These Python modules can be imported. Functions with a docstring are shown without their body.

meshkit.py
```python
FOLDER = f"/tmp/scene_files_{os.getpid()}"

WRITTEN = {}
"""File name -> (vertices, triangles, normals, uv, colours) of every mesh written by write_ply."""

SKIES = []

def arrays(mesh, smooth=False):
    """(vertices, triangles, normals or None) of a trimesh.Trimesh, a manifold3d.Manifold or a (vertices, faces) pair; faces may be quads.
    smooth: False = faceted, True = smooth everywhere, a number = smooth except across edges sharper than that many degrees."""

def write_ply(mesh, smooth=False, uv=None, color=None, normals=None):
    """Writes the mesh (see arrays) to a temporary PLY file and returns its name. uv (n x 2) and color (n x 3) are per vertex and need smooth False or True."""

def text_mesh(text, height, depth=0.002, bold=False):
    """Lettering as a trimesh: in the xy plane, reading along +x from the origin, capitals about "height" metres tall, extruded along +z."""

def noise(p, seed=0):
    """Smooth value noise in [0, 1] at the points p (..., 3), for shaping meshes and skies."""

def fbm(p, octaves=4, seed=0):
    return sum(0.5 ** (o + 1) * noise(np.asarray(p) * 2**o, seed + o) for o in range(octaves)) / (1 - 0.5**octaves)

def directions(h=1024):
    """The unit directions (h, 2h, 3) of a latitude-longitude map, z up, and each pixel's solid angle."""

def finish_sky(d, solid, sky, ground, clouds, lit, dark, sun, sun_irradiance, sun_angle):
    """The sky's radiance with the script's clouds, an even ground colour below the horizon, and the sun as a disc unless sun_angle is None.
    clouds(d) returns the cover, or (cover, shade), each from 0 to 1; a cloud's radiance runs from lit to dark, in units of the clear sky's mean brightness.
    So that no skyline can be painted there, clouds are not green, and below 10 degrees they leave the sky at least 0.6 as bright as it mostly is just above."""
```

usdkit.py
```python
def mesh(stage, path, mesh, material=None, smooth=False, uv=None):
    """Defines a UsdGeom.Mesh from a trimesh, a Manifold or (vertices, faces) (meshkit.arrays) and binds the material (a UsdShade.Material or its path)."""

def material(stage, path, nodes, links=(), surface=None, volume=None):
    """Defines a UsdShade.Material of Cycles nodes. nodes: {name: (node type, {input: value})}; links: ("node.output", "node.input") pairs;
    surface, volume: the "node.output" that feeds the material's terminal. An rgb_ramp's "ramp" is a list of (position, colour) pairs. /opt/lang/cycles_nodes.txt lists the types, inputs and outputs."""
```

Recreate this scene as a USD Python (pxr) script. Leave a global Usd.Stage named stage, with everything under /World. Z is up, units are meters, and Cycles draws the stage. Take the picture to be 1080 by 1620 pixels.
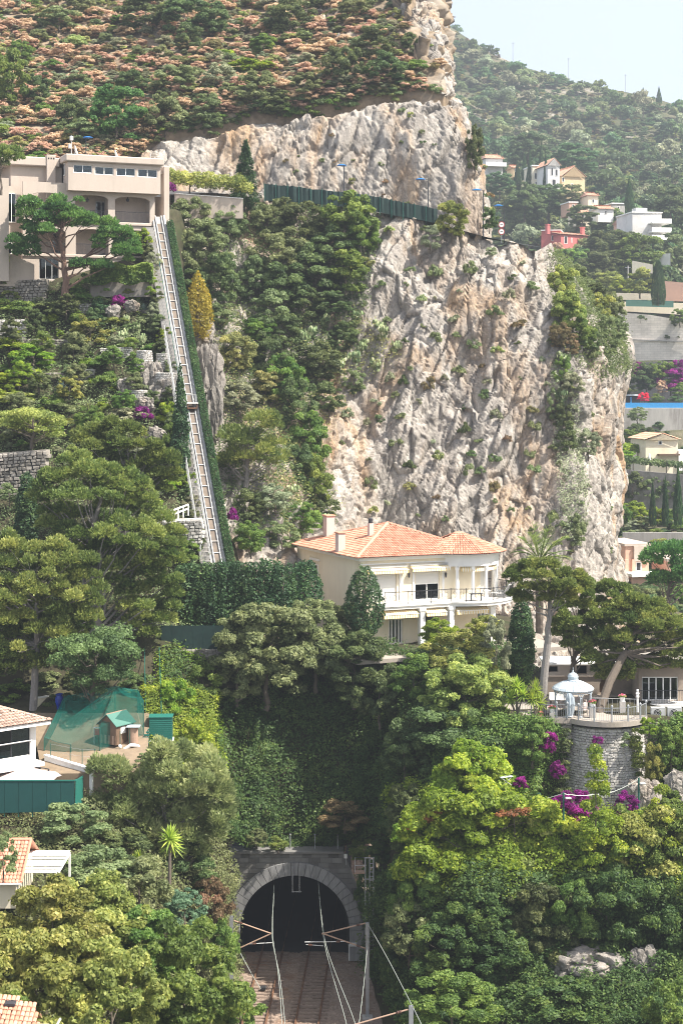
import math, random, numpy as np, trimesh, usdkit, meshkit
from pxr import Usd, UsdGeom, UsdLux, UsdShade, Sdf, Gf, Vt
from scipy.spatial import cKDTree
from scipy.interpolate import PchipInterpolator

stage = Usd.Stage.CreateInMemory()
UsdGeom.Xform.Define(stage, '/World')
# ---------------------------------------------------------------- camera, sky, sun, exposure
CAMZ, FPX, CX, HY = 45.0, 2700.0, 540.0, 620.0
cam = UsdGeom.Camera.Define(stage, '/World/camera')
cam.CreateHorizontalApertureAttr(36.0); cam.CreateFocalLengthAttr(90.0)
cam.CreateVerticalApertureOffsetAttr(-36.0 * 190 / 1080)
cam.CreateClippingRangeAttr(Gf.Vec2f(1.0, 20000.0))
cam.CreateExposureAttr(1.12)
cam.AddTranslateOp().Set(Gf.Vec3d(0, 0, CAMZ)); cam.AddRotateXOp().Set(90)
SUN_AZ, SUN_EL = math.radians(-19), math.radians(54)
SUN = np.array([math.cos(SUN_EL) * math.cos(SUN_AZ), math.cos(SUN_EL) * math.sin(SUN_AZ), math.sin(SUN_EL)])
dome = UsdLux.DomeLight.Define(stage, '/World/sky')
sky_mat = usdkit.material(stage, '/World/Looks/sky', {
    "s": ("sky_texture", {"sky_type": "single_scattering", "sun_disc": False, "sun_elevation": SUN_EL, "sun_rotation": math.atan2(SUN[0], SUN[1]), "aerosol_density": 4.0}),
    "m": ("mix_color", {"fac": 0.6, "b": (3.0, 3.14, 3.5), "use_clamp": False}),
    "b": ("background_shader", {"strength": 0.14})}, [("s.color", "m.a"), ("m.result", "b.color")], surface="b.background")
UsdShade.MaterialBindingAPI.Apply(dome.GetPrim()).Bind(sky_mat)
dome.GetPrim().SetCustomDataByKey('kind', 'structure')
sun = UsdLux.DistantLight.Define(stage, '/World/sun')
sun.CreateIntensityAttr(1.25); sun.CreateAngleAttr(0.5); sun.CreateNormalizeAttr(True); sun.CreateColorAttr(Gf.Vec3f(1.0, 0.95, 0.87))
_x = np.cross([0, 0, 1], SUN); _x /= np.linalg.norm(_x); _y = np.cross(SUN, _x)
sun.AddTransformOp().Set(Gf.Matrix4d(*map(float, [*_x, 0, *_y, 0, *SUN, 0, 0, 0, 0, 1])))

# ---------------------------------------------------------------- helpers
def P(px, py, D):
    D = D if D <= 240 else 240 + (D - 240) * 2.2
    return np.array([(px - CX) / FPX * D, D, CAMZ - (py - HY) / FPX * D])
def proj(v):
    v = np.asarray(v, float)
    return np.stack([CX + FPX * v[..., 0] / v[..., 1], HY - FPX * (v[..., 2] - CAMZ) / v[..., 1]], -1)
RNG = np.random.default_rng(7)
_used = {}
def uniq(parent, name):
    k = (parent, name); n = _used.get(k, 0); _used[k] = n + 1
    return f'{parent}/{name}' if n == 0 else f'{parent}/{name}_{n:03d}'
def meta(prim, label=None, cat=None, group=None, kind=None):
    for k, v in (('label', label), ('category', cat), ('group', group), ('kind', kind)):
        if v: prim.SetCustomDataByKey(k, v)
    return prim
def rot_z(a):
    c, s = math.cos(a), math.sin(a); return np.array([[c, -s, 0], [s, c, 0], [0, 0, 1.0]])
class MB:
    """collects triangles"""
    def __init__(s): s.v, s.f, s.t, s.n = [], [], [], 0
    def add(s, v, f, tone=None):
        v = np.asarray(v, float); f = np.asarray(f, int)
        if f.shape[1] == 4: f = np.vstack([f[:, [0, 1, 2]], f[:, [0, 2, 3]]])
        s.v.append(v); s.f.append(f + s.n); s.n += len(v)
        s.t.append(np.full(len(v), 0.5) if tone is None else np.broadcast_to(np.asarray(tone, float), (len(v),)))
        return s
    def tm(s, m, tone=None): return s.add(m.vertices, m.faces, tone)
    def box(s, lo, hi, tone=None):
        (a, b, c), (d, e, g) = lo, hi
        v = [(a, b, c), (d, b, c), (d, e, c), (a, e, c), (a, b, g), (d, b, g), (d, e, g), (a, e, g)]
        return s.add(v, [(0, 3, 2, 1), (4, 5, 6, 7), (0, 1, 5, 4), (1, 2, 6, 5), (2, 3, 7, 6), (3, 0, 4, 7)], tone)
    def bevel(s, lo, hi, r=0.02, tone=None):
        lo, hi = np.array(lo, float), np.array(hi, float); r = min(r, (hi - lo).min() * 0.4)
        pts = []
        for k in range(3):
            for sx in (0, 1):
                for sy in (0, 1):
                    for sz in (0, 1):
                        c = np.array([sx, sy, sz]); p = np.where(c, hi - r, lo + r); p[k] = hi[k] if c[k] else lo[k]; pts.append(p)
        return s.tm(trimesh.convex.convex_hull(np.array(pts)), tone)
    def tube(s, pts, r, n=6, tone=None, caps=True):
        p = np.asarray(pts, float); r = np.broadcast_to(np.asarray(r, float), (len(p),))
        t = np.gradient(p, axis=0); t /= np.linalg.norm(t, axis=1, keepdims=True) + 1e-9
        ref = np.where(np.abs(t[:, 2:]) < 0.9, [[0, 0, 1.0]], [[1.0, 0, 0]])
        a = np.cross(t, ref); a /= np.linalg.norm(a, axis=1, keepdims=True) + 1e-9; b = np.cross(t, a)
        an = np.arange(n) * 2 * np.pi / n
        v = p[:, None] + r[:, None, None] * (np.cos(an)[None, :, None] * a[:, None] + np.sin(an)[None, :, None] * b[:, None])
        i, j = np.meshgrid(np.arange(len(p) - 1), np.arange(n), indexing='ij')
        q = np.stack([i * n + j, i * n + (j + 1) % n, (i + 1) * n + (j + 1) % n, (i + 1) * n + j], -1).reshape(-1, 4)
        f = np.vstack([q[:, [0, 1, 2]], q[:, [0, 2, 3]]])
        if caps and n > 2:
            k = np.arange(1, n - 1); f = np.vstack([f, np.stack([0 * k, k + 1, k], 1), (len(p) - 1) * n + np.stack([0 * k, k, k + 1], 1)])
        return s.add(v.reshape(-1, 3), f, tone)
    def bar(s, a, b, w, h=None, tone=None):
        """rectangular bar from a to b, width w (horizontal), height h"""
        a, b = np.asarray(a, float), np.asarray(b, float); h = w if h is None else h
        t = (b - a) / (np.linalg.norm(b - a) + 1e-9)
        u = np.cross(t, [0, 0, 1.0]) if abs(t[2]) < 0.95 else np.array([1.0, 0, 0]); u /= np.linalg.norm(u); n = np.cross(u, t)
        c = [(-1, -1), (1, -1), (1, 1), (-1, 1)]
        v = [p + u * w / 2 * x + n * h / 2 * y for p in (a, b) for x, y in c]
        return s.add(v, [(0, 3, 2, 1), (4, 5, 6, 7), (0, 1, 5, 4), (1, 2, 6, 5), (2, 3, 7, 6), (3, 0, 4, 7)], tone)
    def lathe(s, c, prof, n=16, tone=None):
        prof = np.asarray(prof, float); an = np.arange(n) * 2 * np.pi / n
        v = np.stack([c[0] + prof[:, :1] * np.cos(an), c[1] + prof[:, :1] * np.sin(an), c[2] + np.repeat(prof[:, 1:2], n, 1)], -1).reshape(-1, 3)
        i, j = np.meshgrid(np.arange(len(prof) - 1), np.arange(n), indexing='ij')
        q = np.stack([i * n + j, i * n + (j + 1) % n, (i + 1) * n + (j + 1) % n, (i + 1) * n + j], -1).reshape(-1, 4)
        return s.add(v, q, tone)
    def prism(s, poly, axis, lo, hi, tone=None):
        """polygon (two coordinates) extruded along axis from lo to hi; axis 1: polygon is (x, z)"""
        from shapely.geometry import Polygon
        m = trimesh.creation.extrude_polygon(poly if hasattr(poly, 'exterior') else Polygon(poly), hi - lo, engine='earcut')
        v = np.array(m.vertices); h = v[:, 2] + lo
        if axis == 1: w = np.stack([v[:, 0], h, v[:, 1]], 1); f = m.faces[:, ::-1]
        elif axis == 0: w = np.stack([h, v[:, 0], v[:, 1]], 1); f = m.faces
        else: w = np.stack([v[:, 0], v[:, 1], h], 1); f = m.faces
        return s.add(w, f, tone)
    def arrays(s): return np.vstack(s.v), np.vstack(s.f), np.concatenate(s.t)
    def xf(s, R, o=(0, 0, 0)):
        s.v = [v @ np.asarray(R).T + np.asarray(o) for v in s.v]; return s
    def put(s, name, mat, parent='/World', **k):
        v, f, t = s.arrays(); return mesh(parent, name, v, f, mat, tone=t, **k)
def mesh(parent, name, v, f, mat=None, tone=None, smooth=False, label=None, cat=None, group=None, kind=None, path=None):
    parent = str(parent.GetPath()) if hasattr(parent, 'GetPath') else parent
    path = path or uniq(parent, name)
    v = np.asarray(v, np.float32); f = np.asarray(f, np.int32)
    if f.shape[1] == 4: f = np.vstack([f[:, [0, 1, 2]], f[:, [0, 2, 3]]])
    n = None
    if smooth is True:
        _, _, n = meshkit.arrays((v, f), True)
    elif smooth:
        v, f, n = meshkit.arrays((v, f), smooth); tone = None
    m = UsdGeom.Mesh.Define(stage, path)
    m.CreatePointsAttr(Vt.Vec3fArray.FromNumpy(np.ascontiguousarray(v, np.float32)))
    m.CreateFaceVertexCountsAttr(Vt.IntArray.FromNumpy(np.full(len(f), 3, np.int32)))
    m.CreateFaceVertexIndicesAttr(Vt.IntArray.FromNumpy(np.ascontiguousarray(f, np.int32).ravel()))
    m.CreateSubdivisionSchemeAttr('none')
    if n is not None:
        m.CreateNormalsAttr(Vt.Vec3fArray.FromNumpy(np.ascontiguousarray(n, np.float32))); m.SetNormalsInterpolation('vertex')
    if tone is not None:
        UsdGeom.PrimvarsAPI(m).CreatePrimvar('tone', Sdf.ValueTypeNames.FloatArray, 'vertex').Set(Vt.FloatArray.FromNumpy(np.ascontiguousarray(tone, np.float32)))
    if mat is not None: UsdShade.MaterialBindingAPI.Apply(m.GetPrim()).Bind(mat)
    meta(m.GetPrim(), label, cat, group, kind)
    return m.GetPrim()
def thing(name, label, cat, loc=(0, 0, 0), yaw=0.0, group=None):
    x = UsdGeom.Xform.Define(stage, uniq('/World', name))
    x.AddTranslateOp().Set(Gf.Vec3d(*map(float, loc)))
    if yaw: x.AddRotateZOp().Set(math.degrees(yaw))
    return meta(x.GetPrim(), label, cat, group)
# ---------------------------------------------------------------- materials
def M_plain(name, c, rough=0.7, var=0.12, scale=3.0, bump=0.0, metallic=0.0, spec=0.4, stain=None, stain_scale=0.5, streak=False):
    n = {"g": ("geometry", {}), "mp": ("mapping", {"scale": (1, 1, 0.18) if streak else (1, 1, 1)}),
         "n1": ("noise_texture", {"scale": scale, "detail": 6.0, "roughness": 0.65}), "n2": ("noise_texture", {"scale": stain_scale, "detail": 5.0, "roughness": 0.6}),
         "r": ("rgb_ramp", {"ramp": [(0.25, tuple(x * (1 - var) for x in c)), (0.75, tuple(min(1, x * (1 + var)) for x in c))]}),
         "r2": ("rgb_ramp", {"ramp": [(0.5, (0, 0, 0)), (0.72, (1, 1, 1))]}),
         "mx": ("mix_color", {"b": stain or c}), "p": ("principled_bsdf", {"roughness": rough, "metallic": metallic, "specular_ior_level": spec})}
    l = [("g.position", "mp.vector"), ("mp.vector", "n1.vector"), ("mp.vector", "n2.vector"), ("n1.fac", "r.fac"), ("n2.fac", "r2.fac"), ("r.color", "mx.a"), ("mx.result", "p.base_color")]
    if stain: l.append(("r2.color", "mx.fac"))
    else: n["mx"][1]["fac"] = 0.0
    if bump:
        n["bp"] = ("bump", {"strength": 0.6, "distance": bump}); l += [("n1.fac", "bp.height"), ("bp.normal", "p.normal")]
    return usdkit.material(stage, '/World/Looks/' + name, n, l, surface="p.BSDF")
def M_tone(name, dark, light, rough=0.75, bump=0.0, scale=4.0, spec=0.3):
    """per-vertex tone between two colours of the thing itself, plus fine grain"""
    n = {"a": ("attribute", {"attribute": "tone"}), "g": ("geometry", {}), "n": ("noise_texture", {"scale": scale, "detail": 5.0, "roughness": 0.65}),
         "ad": ("math", {"math_type": "multiply_add", "value2": 0.5, "value3": -0.25}), "s": ("math", {"math_type": "add", "use_clamp": True}),
         "r": ("rgb_ramp", {"ramp": [(0, dark), (1, light)]}), "p": ("principled_bsdf", {"roughness": rough, "specular_ior_level": spec})}
    l = [("g.position", "n.vector"), ("n.fac", "ad.value1"), ("ad.value", "s.value1"), ("a.fac", "s.value2"), ("s.value", "r.fac"), ("r.color", "p.base_color")]
    if bump:
        n["bp"] = ("bump", {"strength": 0.6, "distance": bump}); l += [("n.fac", "bp.height"), ("bp.normal", "p.normal")]
    return usdkit.material(stage, '/World/Looks/' + name, n, l, surface="p.BSDF")
def M_leaf(name, dark, mid, light, trans=0.35, var=0.06, spec=0.25, accent=None, tcol=1.5):
    K = 2.05; dark, mid, light = (tuple(min(0.75, K * x) for x in c) for c in (dark, mid, light))
    """foliage: tone per leaf, a slight change from plant to plant, light passing through"""
    ramp = [(0.0, dark), (0.5, mid), (0.92, light)] + ([(0.97, accent)] if accent else [])
    n = {"a": ("attribute", {"attribute": "tone"}), "o": ("object_info", {}), "g": ("geometry", {}), "n": ("noise_texture", {"scale": 0.35, "detail": 3.0}),
         "m1": ("map_range", {"to_min": -var, "to_max": var}), "m2": ("map_range", {"from_min": 0.3, "from_max": 0.7, "to_min": -0.16, "to_max": 0.16}),
         "s1": ("math", {"math_type": "add"}), "s2": ("math", {"math_type": "add", "use_clamp": True}),
         "r": ("rgb_ramp", {"ramp": ramp}), "hv": ("map_range", {"to_min": 0.5 - var * 0.35, "to_max": 0.5 + var * 0.35}), "h": ("hsv", {}),
         "p": ("principled_bsdf", {"roughness": 0.55, "specular_ior_level": spec}), "t": ("translucent_bsdf", {}), "hb": ("hsv", {"value": tcol, "saturation": 1.1}), "x": ("mix_closure", {"fac": trans})}
    l = [("o.random", "m1.value"), ("g.position", "n.vector"), ("n.fac", "m2.value"), ("m1.result", "s1.value1"), ("m2.result", "s1.value2"), ("s1.value", "s2.value1"), ("a.fac", "s2.value2"),
         ("s2.value", "r.fac"), ("o.random", "hv.value"), ("hv.result", "h.hue"), ("r.color", "h.color"), ("h.color", "p.base_color"), ("h.color", "hb.color"), ("hb.color", "t.color"),
         ("p.BSDF", "x.closure1"), ("t.BSDF", "x.closure2")]
    return usdkit.material(stage, '/World/Looks/' + name, n, l, surface="x.closure")
def M_rock(name, warm=0.5, dark=(0.15, 0.14, 0.125), k=1.0):
    n = {"g": ("geometry", {}), "mp": ("mapping", {"rotation": (0.5, 0.25, 0.3), "scale": (1, 1, 0.45)}),
         "big": ("noise_texture", {"scale": 0.13, "detail": 6.0, "roughness": 0.6, "distortion": 0.8}), "mid": ("noise_texture", {"scale": 0.7, "detail": 8.0, "roughness": 0.7}),
         "fine": ("noise_texture", {"scale": 4.0, "detail": 6.0, "roughness": 0.75}), "crk": ("voronoi_texture", {"feature": "distance_to_edge", "scale": 0.9}),
         "mpb": ("mapping", {"scale": (1.2, 1.2, 0.45)}), "mpv": ("mapping", {"scale": (1.1, 1.1, 0.10)}), "str": ("noise_texture", {"scale": 0.55, "detail": 5.0, "roughness": 0.65}),
         "grey": ("rgb_ramp", {"ramp": [(0.25, tuple(k * x for x in (0.22, 0.20, 0.18))), (0.5, tuple(k * x for x in (0.40, 0.36, 0.315))), (0.75, tuple(k * x for x in (0.60, 0.55, 0.48)))]}),
         "tan": ("rgb_ramp", {"ramp": [(0.25, (0.22 * k, 0.135 * k, 0.075 * k)), (0.5, (0.42 * k, 0.29 * k, 0.18 * k)), (0.75, (0.54 * k, 0.42 * k, 0.30 * k))]}),
         "wf": ("map_range", {"from_min": 0.60 - 0.22 * warm, "from_max": 0.72 - 0.12 * warm, "clamp": True}), "m1": ("mix_color", {}),
         "sf": ("rgb_ramp", {"ramp": [(0.52, (0, 0, 0)), (0.66, (0.7, 0.7, 0.7))]}), "m2": ("mix_color", {"b": dark}),
         "cf": ("map_range", {"from_min": 0.0, "from_max": 0.035, "to_min": 0.4, "to_max": 0.0, "clamp": True}), "m3": ("mix_color", {"b": (0.07, 0.06, 0.05)}),
         "ff": ("map_range", {"from_min": 0.3, "from_max": 0.7, "to_min": 0.72, "to_max": 1.25}), "m4": ("vector_math", {"math_type": "scale"}),
         "bp": ("bump", {"strength": 0.8, "distance": 0.12}), "bp2": ("bump", {"strength": 0.7, "distance": 0.35}), "p": ("principled_bsdf", {"roughness": 0.9, "specular_ior_level": 0.15})}
    l = [("g.position", "mp.vector"), ("g.position", "mpv.vector"), ("mpb.vector", "big.vector"), ("g.position", "mpb.vector"), ("mp.vector", "mid.vector"), ("g.position", "fine.vector"), ("mp.vector", "crk.vector"), ("mpv.vector", "str.vector"),
         ("mid.fac", "grey.fac"), ("mid.fac", "tan.fac"), ("big.fac", "wf.value"), ("wf.result", "m1.fac"), ("grey.color", "m1.a"), ("tan.color", "m1.b"),
         ("str.fac", "sf.fac"), ("sf.color", "m2.fac"), ("m1.result", "m2.a"), ("crk.distance", "cf.value"), ("cf.result", "m3.fac"), ("m2.result", "m3.a"),
         ("fine.fac", "ff.value"), ("m3.result", "m4.vector1"), ("ff.result", "m4.scale"), ("m4.vector", "p.base_color"), ("fine.fac", "bp.height"), ("mid.fac", "bp2.height"), ("bp2.normal", "bp.normal"), ("bp.normal", "p.normal")]
    return usdkit.material(stage, '/World/Looks/' + name, n, l, surface="p.BSDF")
ROCK = M_rock('limestone', 0.55, k=0.88)
ROCK_GREY = M_rock('grey_limestone', 0.2, k=0.72)
EARTH = M_plain('scrub_earth', (0.22, 0.168, 0.115), 0.95, 0.5, 1.2, 0.1, stain=(0.30, 0.27, 0.23), stain_scale=0.25, spec=0.1)
SOIL = M_plain('dark_soil', (0.055, 0.05, 0.03), 0.95, 0.45, 1.5, 0.1, stain=(0.035, 0.045, 0.018), stain_scale=0.35, spec=0.1)

# ---------------------------------------------------------------- the ground: lofted sheets of real terrain
def ridged(p, seed, octv=4):
    return sum(0.5 ** o * (1 - np.abs(2 * meshkit.noise(p * 2 ** o, seed + o) - 1)) for o in range(octv)) / 1.9
def facets(p, spacing, stretch, seed, amp, tilt):
    """broken-rock facets: each cell of a stretched Voronoi diagram has its own offset and slope"""
    q = p / (spacing * np.asarray(stretch)); rng = np.random.default_rng(seed)
    lo, hi = q.min(0) - 1, q.max(0) + 1
    keep = cKDTree(q)
    c = rng.uniform(lo, hi, (int(np.prod(hi - lo) * 1.0) + 8, 3))
    d, _ = keep.query(c, distance_upper_bound=1.5); c = c[np.isfinite(d)]
    d, i = cKDTree(c).query(q, 2)
    off = rng.uniform(-1, 1, len(c)) * amp; tl = rng.normal(0, tilt, (len(c), 3))
    return off[i[:, 0]] + ((q - c[i[:, 0]]) * tl[i[:, 0]]).sum(1) * spacing - amp * 0.7 * np.exp(-((d[:, 1] - d[:, 0]) / 0.07) ** 2)
SHEETS = {}
class Sheet:
    def __init__(s, name, rails, du, dv, mat, rock=None, bumps=(0.0, 1.0), seed=1):
        W = np.array([[P(*c) for c in r] for r in rails])
        R, C = W.shape[:2]
        Lu = np.linalg.norm(np.diff(W, axis=1), axis=2).mean(0); Lv = np.linalg.norm(np.diff(W, axis=0), axis=2).mean(1)
        cu, cv = np.r_[0, np.cumsum(Lu)], np.r_[0, np.cumsum(Lv)]
        nu, nv = int(cu[-1] / du) + 2, int(cv[-1] / dv) + 2
        A = PchipInterpolator(cv, W, axis=0)(np.linspace(0, cv[-1], nv))
        A = PchipInterpolator(cu, A, axis=1)(np.linspace(0, cu[-1], nu))
        def normals(A):
            n = np.cross(np.gradient(A, axis=1), np.gradient(A, axis=0)); return n / (np.linalg.norm(n, axis=2, keepdims=True) + 1e-9)
        N = normals(A)
        if (N * (np.array([0, 0, CAMZ]) - A)).sum(2).mean() < 0: N = -N
        p = A.reshape(-1, 3); d = np.zeros(len(p))
        if bumps[0]: d += (meshkit.fbm(p / bumps[1], 5, seed) - 0.5) * 2 * bumps[0]
        if rock is not None: d += rock(p)
        A = A + (N.reshape(-1, 3) * d[:, None]).reshape(A.shape)
        s.A, s.N, s.shape = A, normals(A), (nv, nu)
        if (s.N * (np.array([0, 0, CAMZ]) - A)).sum(2).mean() < 0: s.N = -s.N
        i, j = np.meshgrid(np.arange(nv - 1), np.arange(nu - 1), indexing='ij')
        q = np.stack([i * nu + j, (i + 1) * nu + j, (i + 1) * nu + j + 1, i * nu + j + 1], -1).reshape(-1, 4)
        v = A.reshape(-1, 3)
        fn = np.cross(v[q[:, 1]] - v[q[:, 0]], v[q[:, 3]] - v[q[:, 0]])
        if (fn * (np.array([0, 0, CAMZ]) - v[q[:, 0]])).sum() < 0: q = q[:, ::-1]
        mesh('/World', name, v, q, mat, smooth=True, kind='structure')
        SHEETS[name] = s
        s.pts = v; s.nrm = s.N.reshape(-1, 3)
        face = (s.nrm * (np.array([0, 0, CAMZ]) - v)).sum(1) > 0
        s.vis = np.where(face)[0]; s.tree = cKDTree(proj(v[s.vis]))
        s.top = cKDTree(v[:, :2])
    def on(s, px, py):
        _, i = s.tree.query(np.stack([np.atleast_1d(px), np.atleast_1d(py)], -1)); i = s.vis[i]
        return s.pts[i], s.nrm[i]
    def at(s, px, py):
        a, b = s.on(px, py); return a[0]
far = [
 [(520, -30, 660), (680, 60, 620), (800, 140, 600), (900, 170, 590), (1000, 195, 590), (1100, 220, 590), (1400, 300, 600)],
 [(520, -125, 575), (680, 20, 540), (800, 94, 525), (900, 128, 520), (1000, 150, 515), (1100, 176, 510), (1400, 265, 500)],
 [(520, 120, 490), (680, 150, 470), (800, 205, 455), (900, 238, 445), (1000, 250, 435), (1100, 262, 430), (1400, 330, 420)],
 [(520, 300, 405), (680, 310, 395), (800, 325, 385), (900, 345, 375), (1000, 352, 365), (1100, 358, 360), (1400, 400, 350)],
 [(520, 470, 330), (680, 470, 325), (800, 475, 322), (900, 480, 320), (1000, 482, 315), (1100, 485, 312), (1400, 500, 305)],
 [(520, 650, 292), (680, 650, 290), (800, 650, 288), (900, 650, 286), (1000, 650, 284), (1100, 650, 282), (1400, 655, 280)],
 [(520, 760, 268), (680, 760, 266), (800, 760, 264), (900, 760, 262), (1000, 760, 261), (1100, 760, 260), (1400, 765, 256)],
 [(520, 900, 232), (680, 900, 230), (800, 900, 228), (900, 900, 226), (1000, 900, 225), (1100, 900, 224), (1400, 905, 220)],
 [(520, 1010, 198), (680, 1010, 196), (800, 1010, 194), (900, 1010, 192), (1000, 1010, 190), (1100, 1010, 188), (1400, 1015, 186)],
 [(520, 1180, 166), (680, 1180, 164), (800, 1180, 162), (900, 1180, 160), (1000, 1180, 160), (1100, 1180, 160), (1400, 1185, 160)]]
FARROCK = usdkit.material(stage, '/World/Looks/far_slope', {
    "g": ("geometry", {}), "n": ("noise_texture", {"scale": 0.028, "detail": 8.0, "roughness": 0.68}), "n2": ("noise_texture", {"scale": 0.5, "detail": 5.0, "roughness": 0.7}),
    "r": ("rgb_ramp", {"ramp": [(0.36, (0.04, 0.055, 0.025)), (0.5, (0.085, 0.085, 0.045)), (0.58, (0.14, 0.125, 0.085)), (0.68, (0.30, 0.28, 0.25))]}),
    "mr": ("map_range", {"to_min": 0.6, "to_max": 1.4}), "sc": ("vector_math", {"math_type": "scale"}), "b": ("bump", {"strength": 0.8, "distance": 1.0}), "p": ("principled_bsdf", {"roughness": 0.95, "specular_ior_level": 0.1})},
    [("g.position", "n.vector"), ("g.position", "n2.vector"), ("n.fac", "r.fac"), ("n2.fac", "mr.value"), ("r.color", "sc.vector1"), ("mr.result", "sc.scale"), ("sc.vector", "p.base_color"), ("n2.fac", "b.height"), ("b.normal", "p.normal")], surface="p.BSDF")
Sheet('far_hillside', far, 2.2, 2.2, FARROCK, bumps=(2.5, 30.0), seed=3)
upper = [
 [(-260, -150, 266), (0, -150, 262), (150, -150, 260), (300, -150, 258), (400, -150, 256), (500, -150, 254), (590, -150, 248), (655, -150, 240), (674, -150, 240), (676, -130, 262), (640, -110, 300)],
 [(-260, 0, 236), (0, 0, 233), (150, 0, 231), (300, 0, 230), (400, 0, 229), (500, 0, 226), (600, 0, 214), (655, 0, 205), (678, 0, 206), (682, 10, 232), (650, 20, 280)],
 [(-260, 100, 213), (0, 105, 210), (150, 105, 208), (300, 100, 205), (400, 100, 203), (500, 95, 200), (600, 88, 196), (665, 88, 193), (695, 95, 194), (698, 100, 220), (660, 110, 270)],
 [(-260, 306, 178), (0, 302, 178), (150, 292, 182), (250, 222, 187), (340, 200, 188.5), (450, 180, 189), (540, 166, 189), (620, 150, 189), (700, 148, 189), (708, 155, 215), (680, 170, 265)]]
upper.append([(x, y + 40, d + 0.2) for x, y, d in upper[-1]])
def hill_rock(p):
    w = np.clip((proj(p)[:, 0] - 600) / 50, 0, 1) * np.clip((140 - proj(p)[:, 1]) / 60, 0, 1)
    return w * (facets(p, 3.0, (1, 1, 1.4), 5, 0.8, 0.35) + facets(p, 1.1, (1, 1, 1.3), 6, 0.25, 0.3))
Sheet('upper_hillside', upper, 0.7, 0.7, EARTH, bumps=(0.9, 7.0), seed=4, rock=hill_rock)
def crag():
    rows = [r[5:] for r in upper[:3]] + [[(500, 150, 192), (592, 150, 190.6), (650, 150, 190.2), (700, 150, 190), (709, 156, 215), (680, 170, 265)]]
    lim = [570, 615, 666, 692]; rows = [[(x, y, d - (0.9 if lim[k] < x and d < 216 else 1.4 if d >= 216 else -3.0)) for x, y, d in r] for k, r in enumerate(rows)]
    Sheet('summit_crag', rows, 0.18, 0.18, ROCK, rock=cliff_rock(80, 0.6), seed=12)
def cliff_rock(seed, big=1.0, ribs=1.0, block=1.0):
    def f(p):
        q = p @ np.array([[0.96, 0, 0.28], [0, 1, 0], [-0.28, 0, 0.96]])
        q = q + 0.3 * (np.stack([meshkit.noise(q / 1.5, seed + k) for k in (31, 32, 33)], -1) - 0.5)
        w = np.clip((meshkit.fbm(q / (5, 5, 9), 2, seed + 50) - 0.38) * 5, 0.1, 1)
        return big * (meshkit.fbm(q / (6, 6, 14), 3, seed) - 0.5) * 5.5 + ribs * w * ((ridged(q / (2.0, 2.0, 9.0), seed + 9, 3) - 0.6) * 0.8 + (ridged(q / (0.8, 0.8, 3.6), seed + 19, 2) - 0.6) * 0.2) \
            + block * (facets(q, 2.4, (0.6, 0.9, 2.4), seed + 1, 0.34, 0.12) + facets(q, 0.95, (0.6, 0.9, 2.2), seed + 2, 0.15, 0.13) + (1.2 - w) * facets(q, 0.45, (0.7, 0.9, 2.0), seed + 3, 0.07, 0.12)) + (meshkit.fbm(q / (0.4, 0.4, 0.8), 2, seed + 5) - 0.5) * 0.14
    return f
crag()
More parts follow.
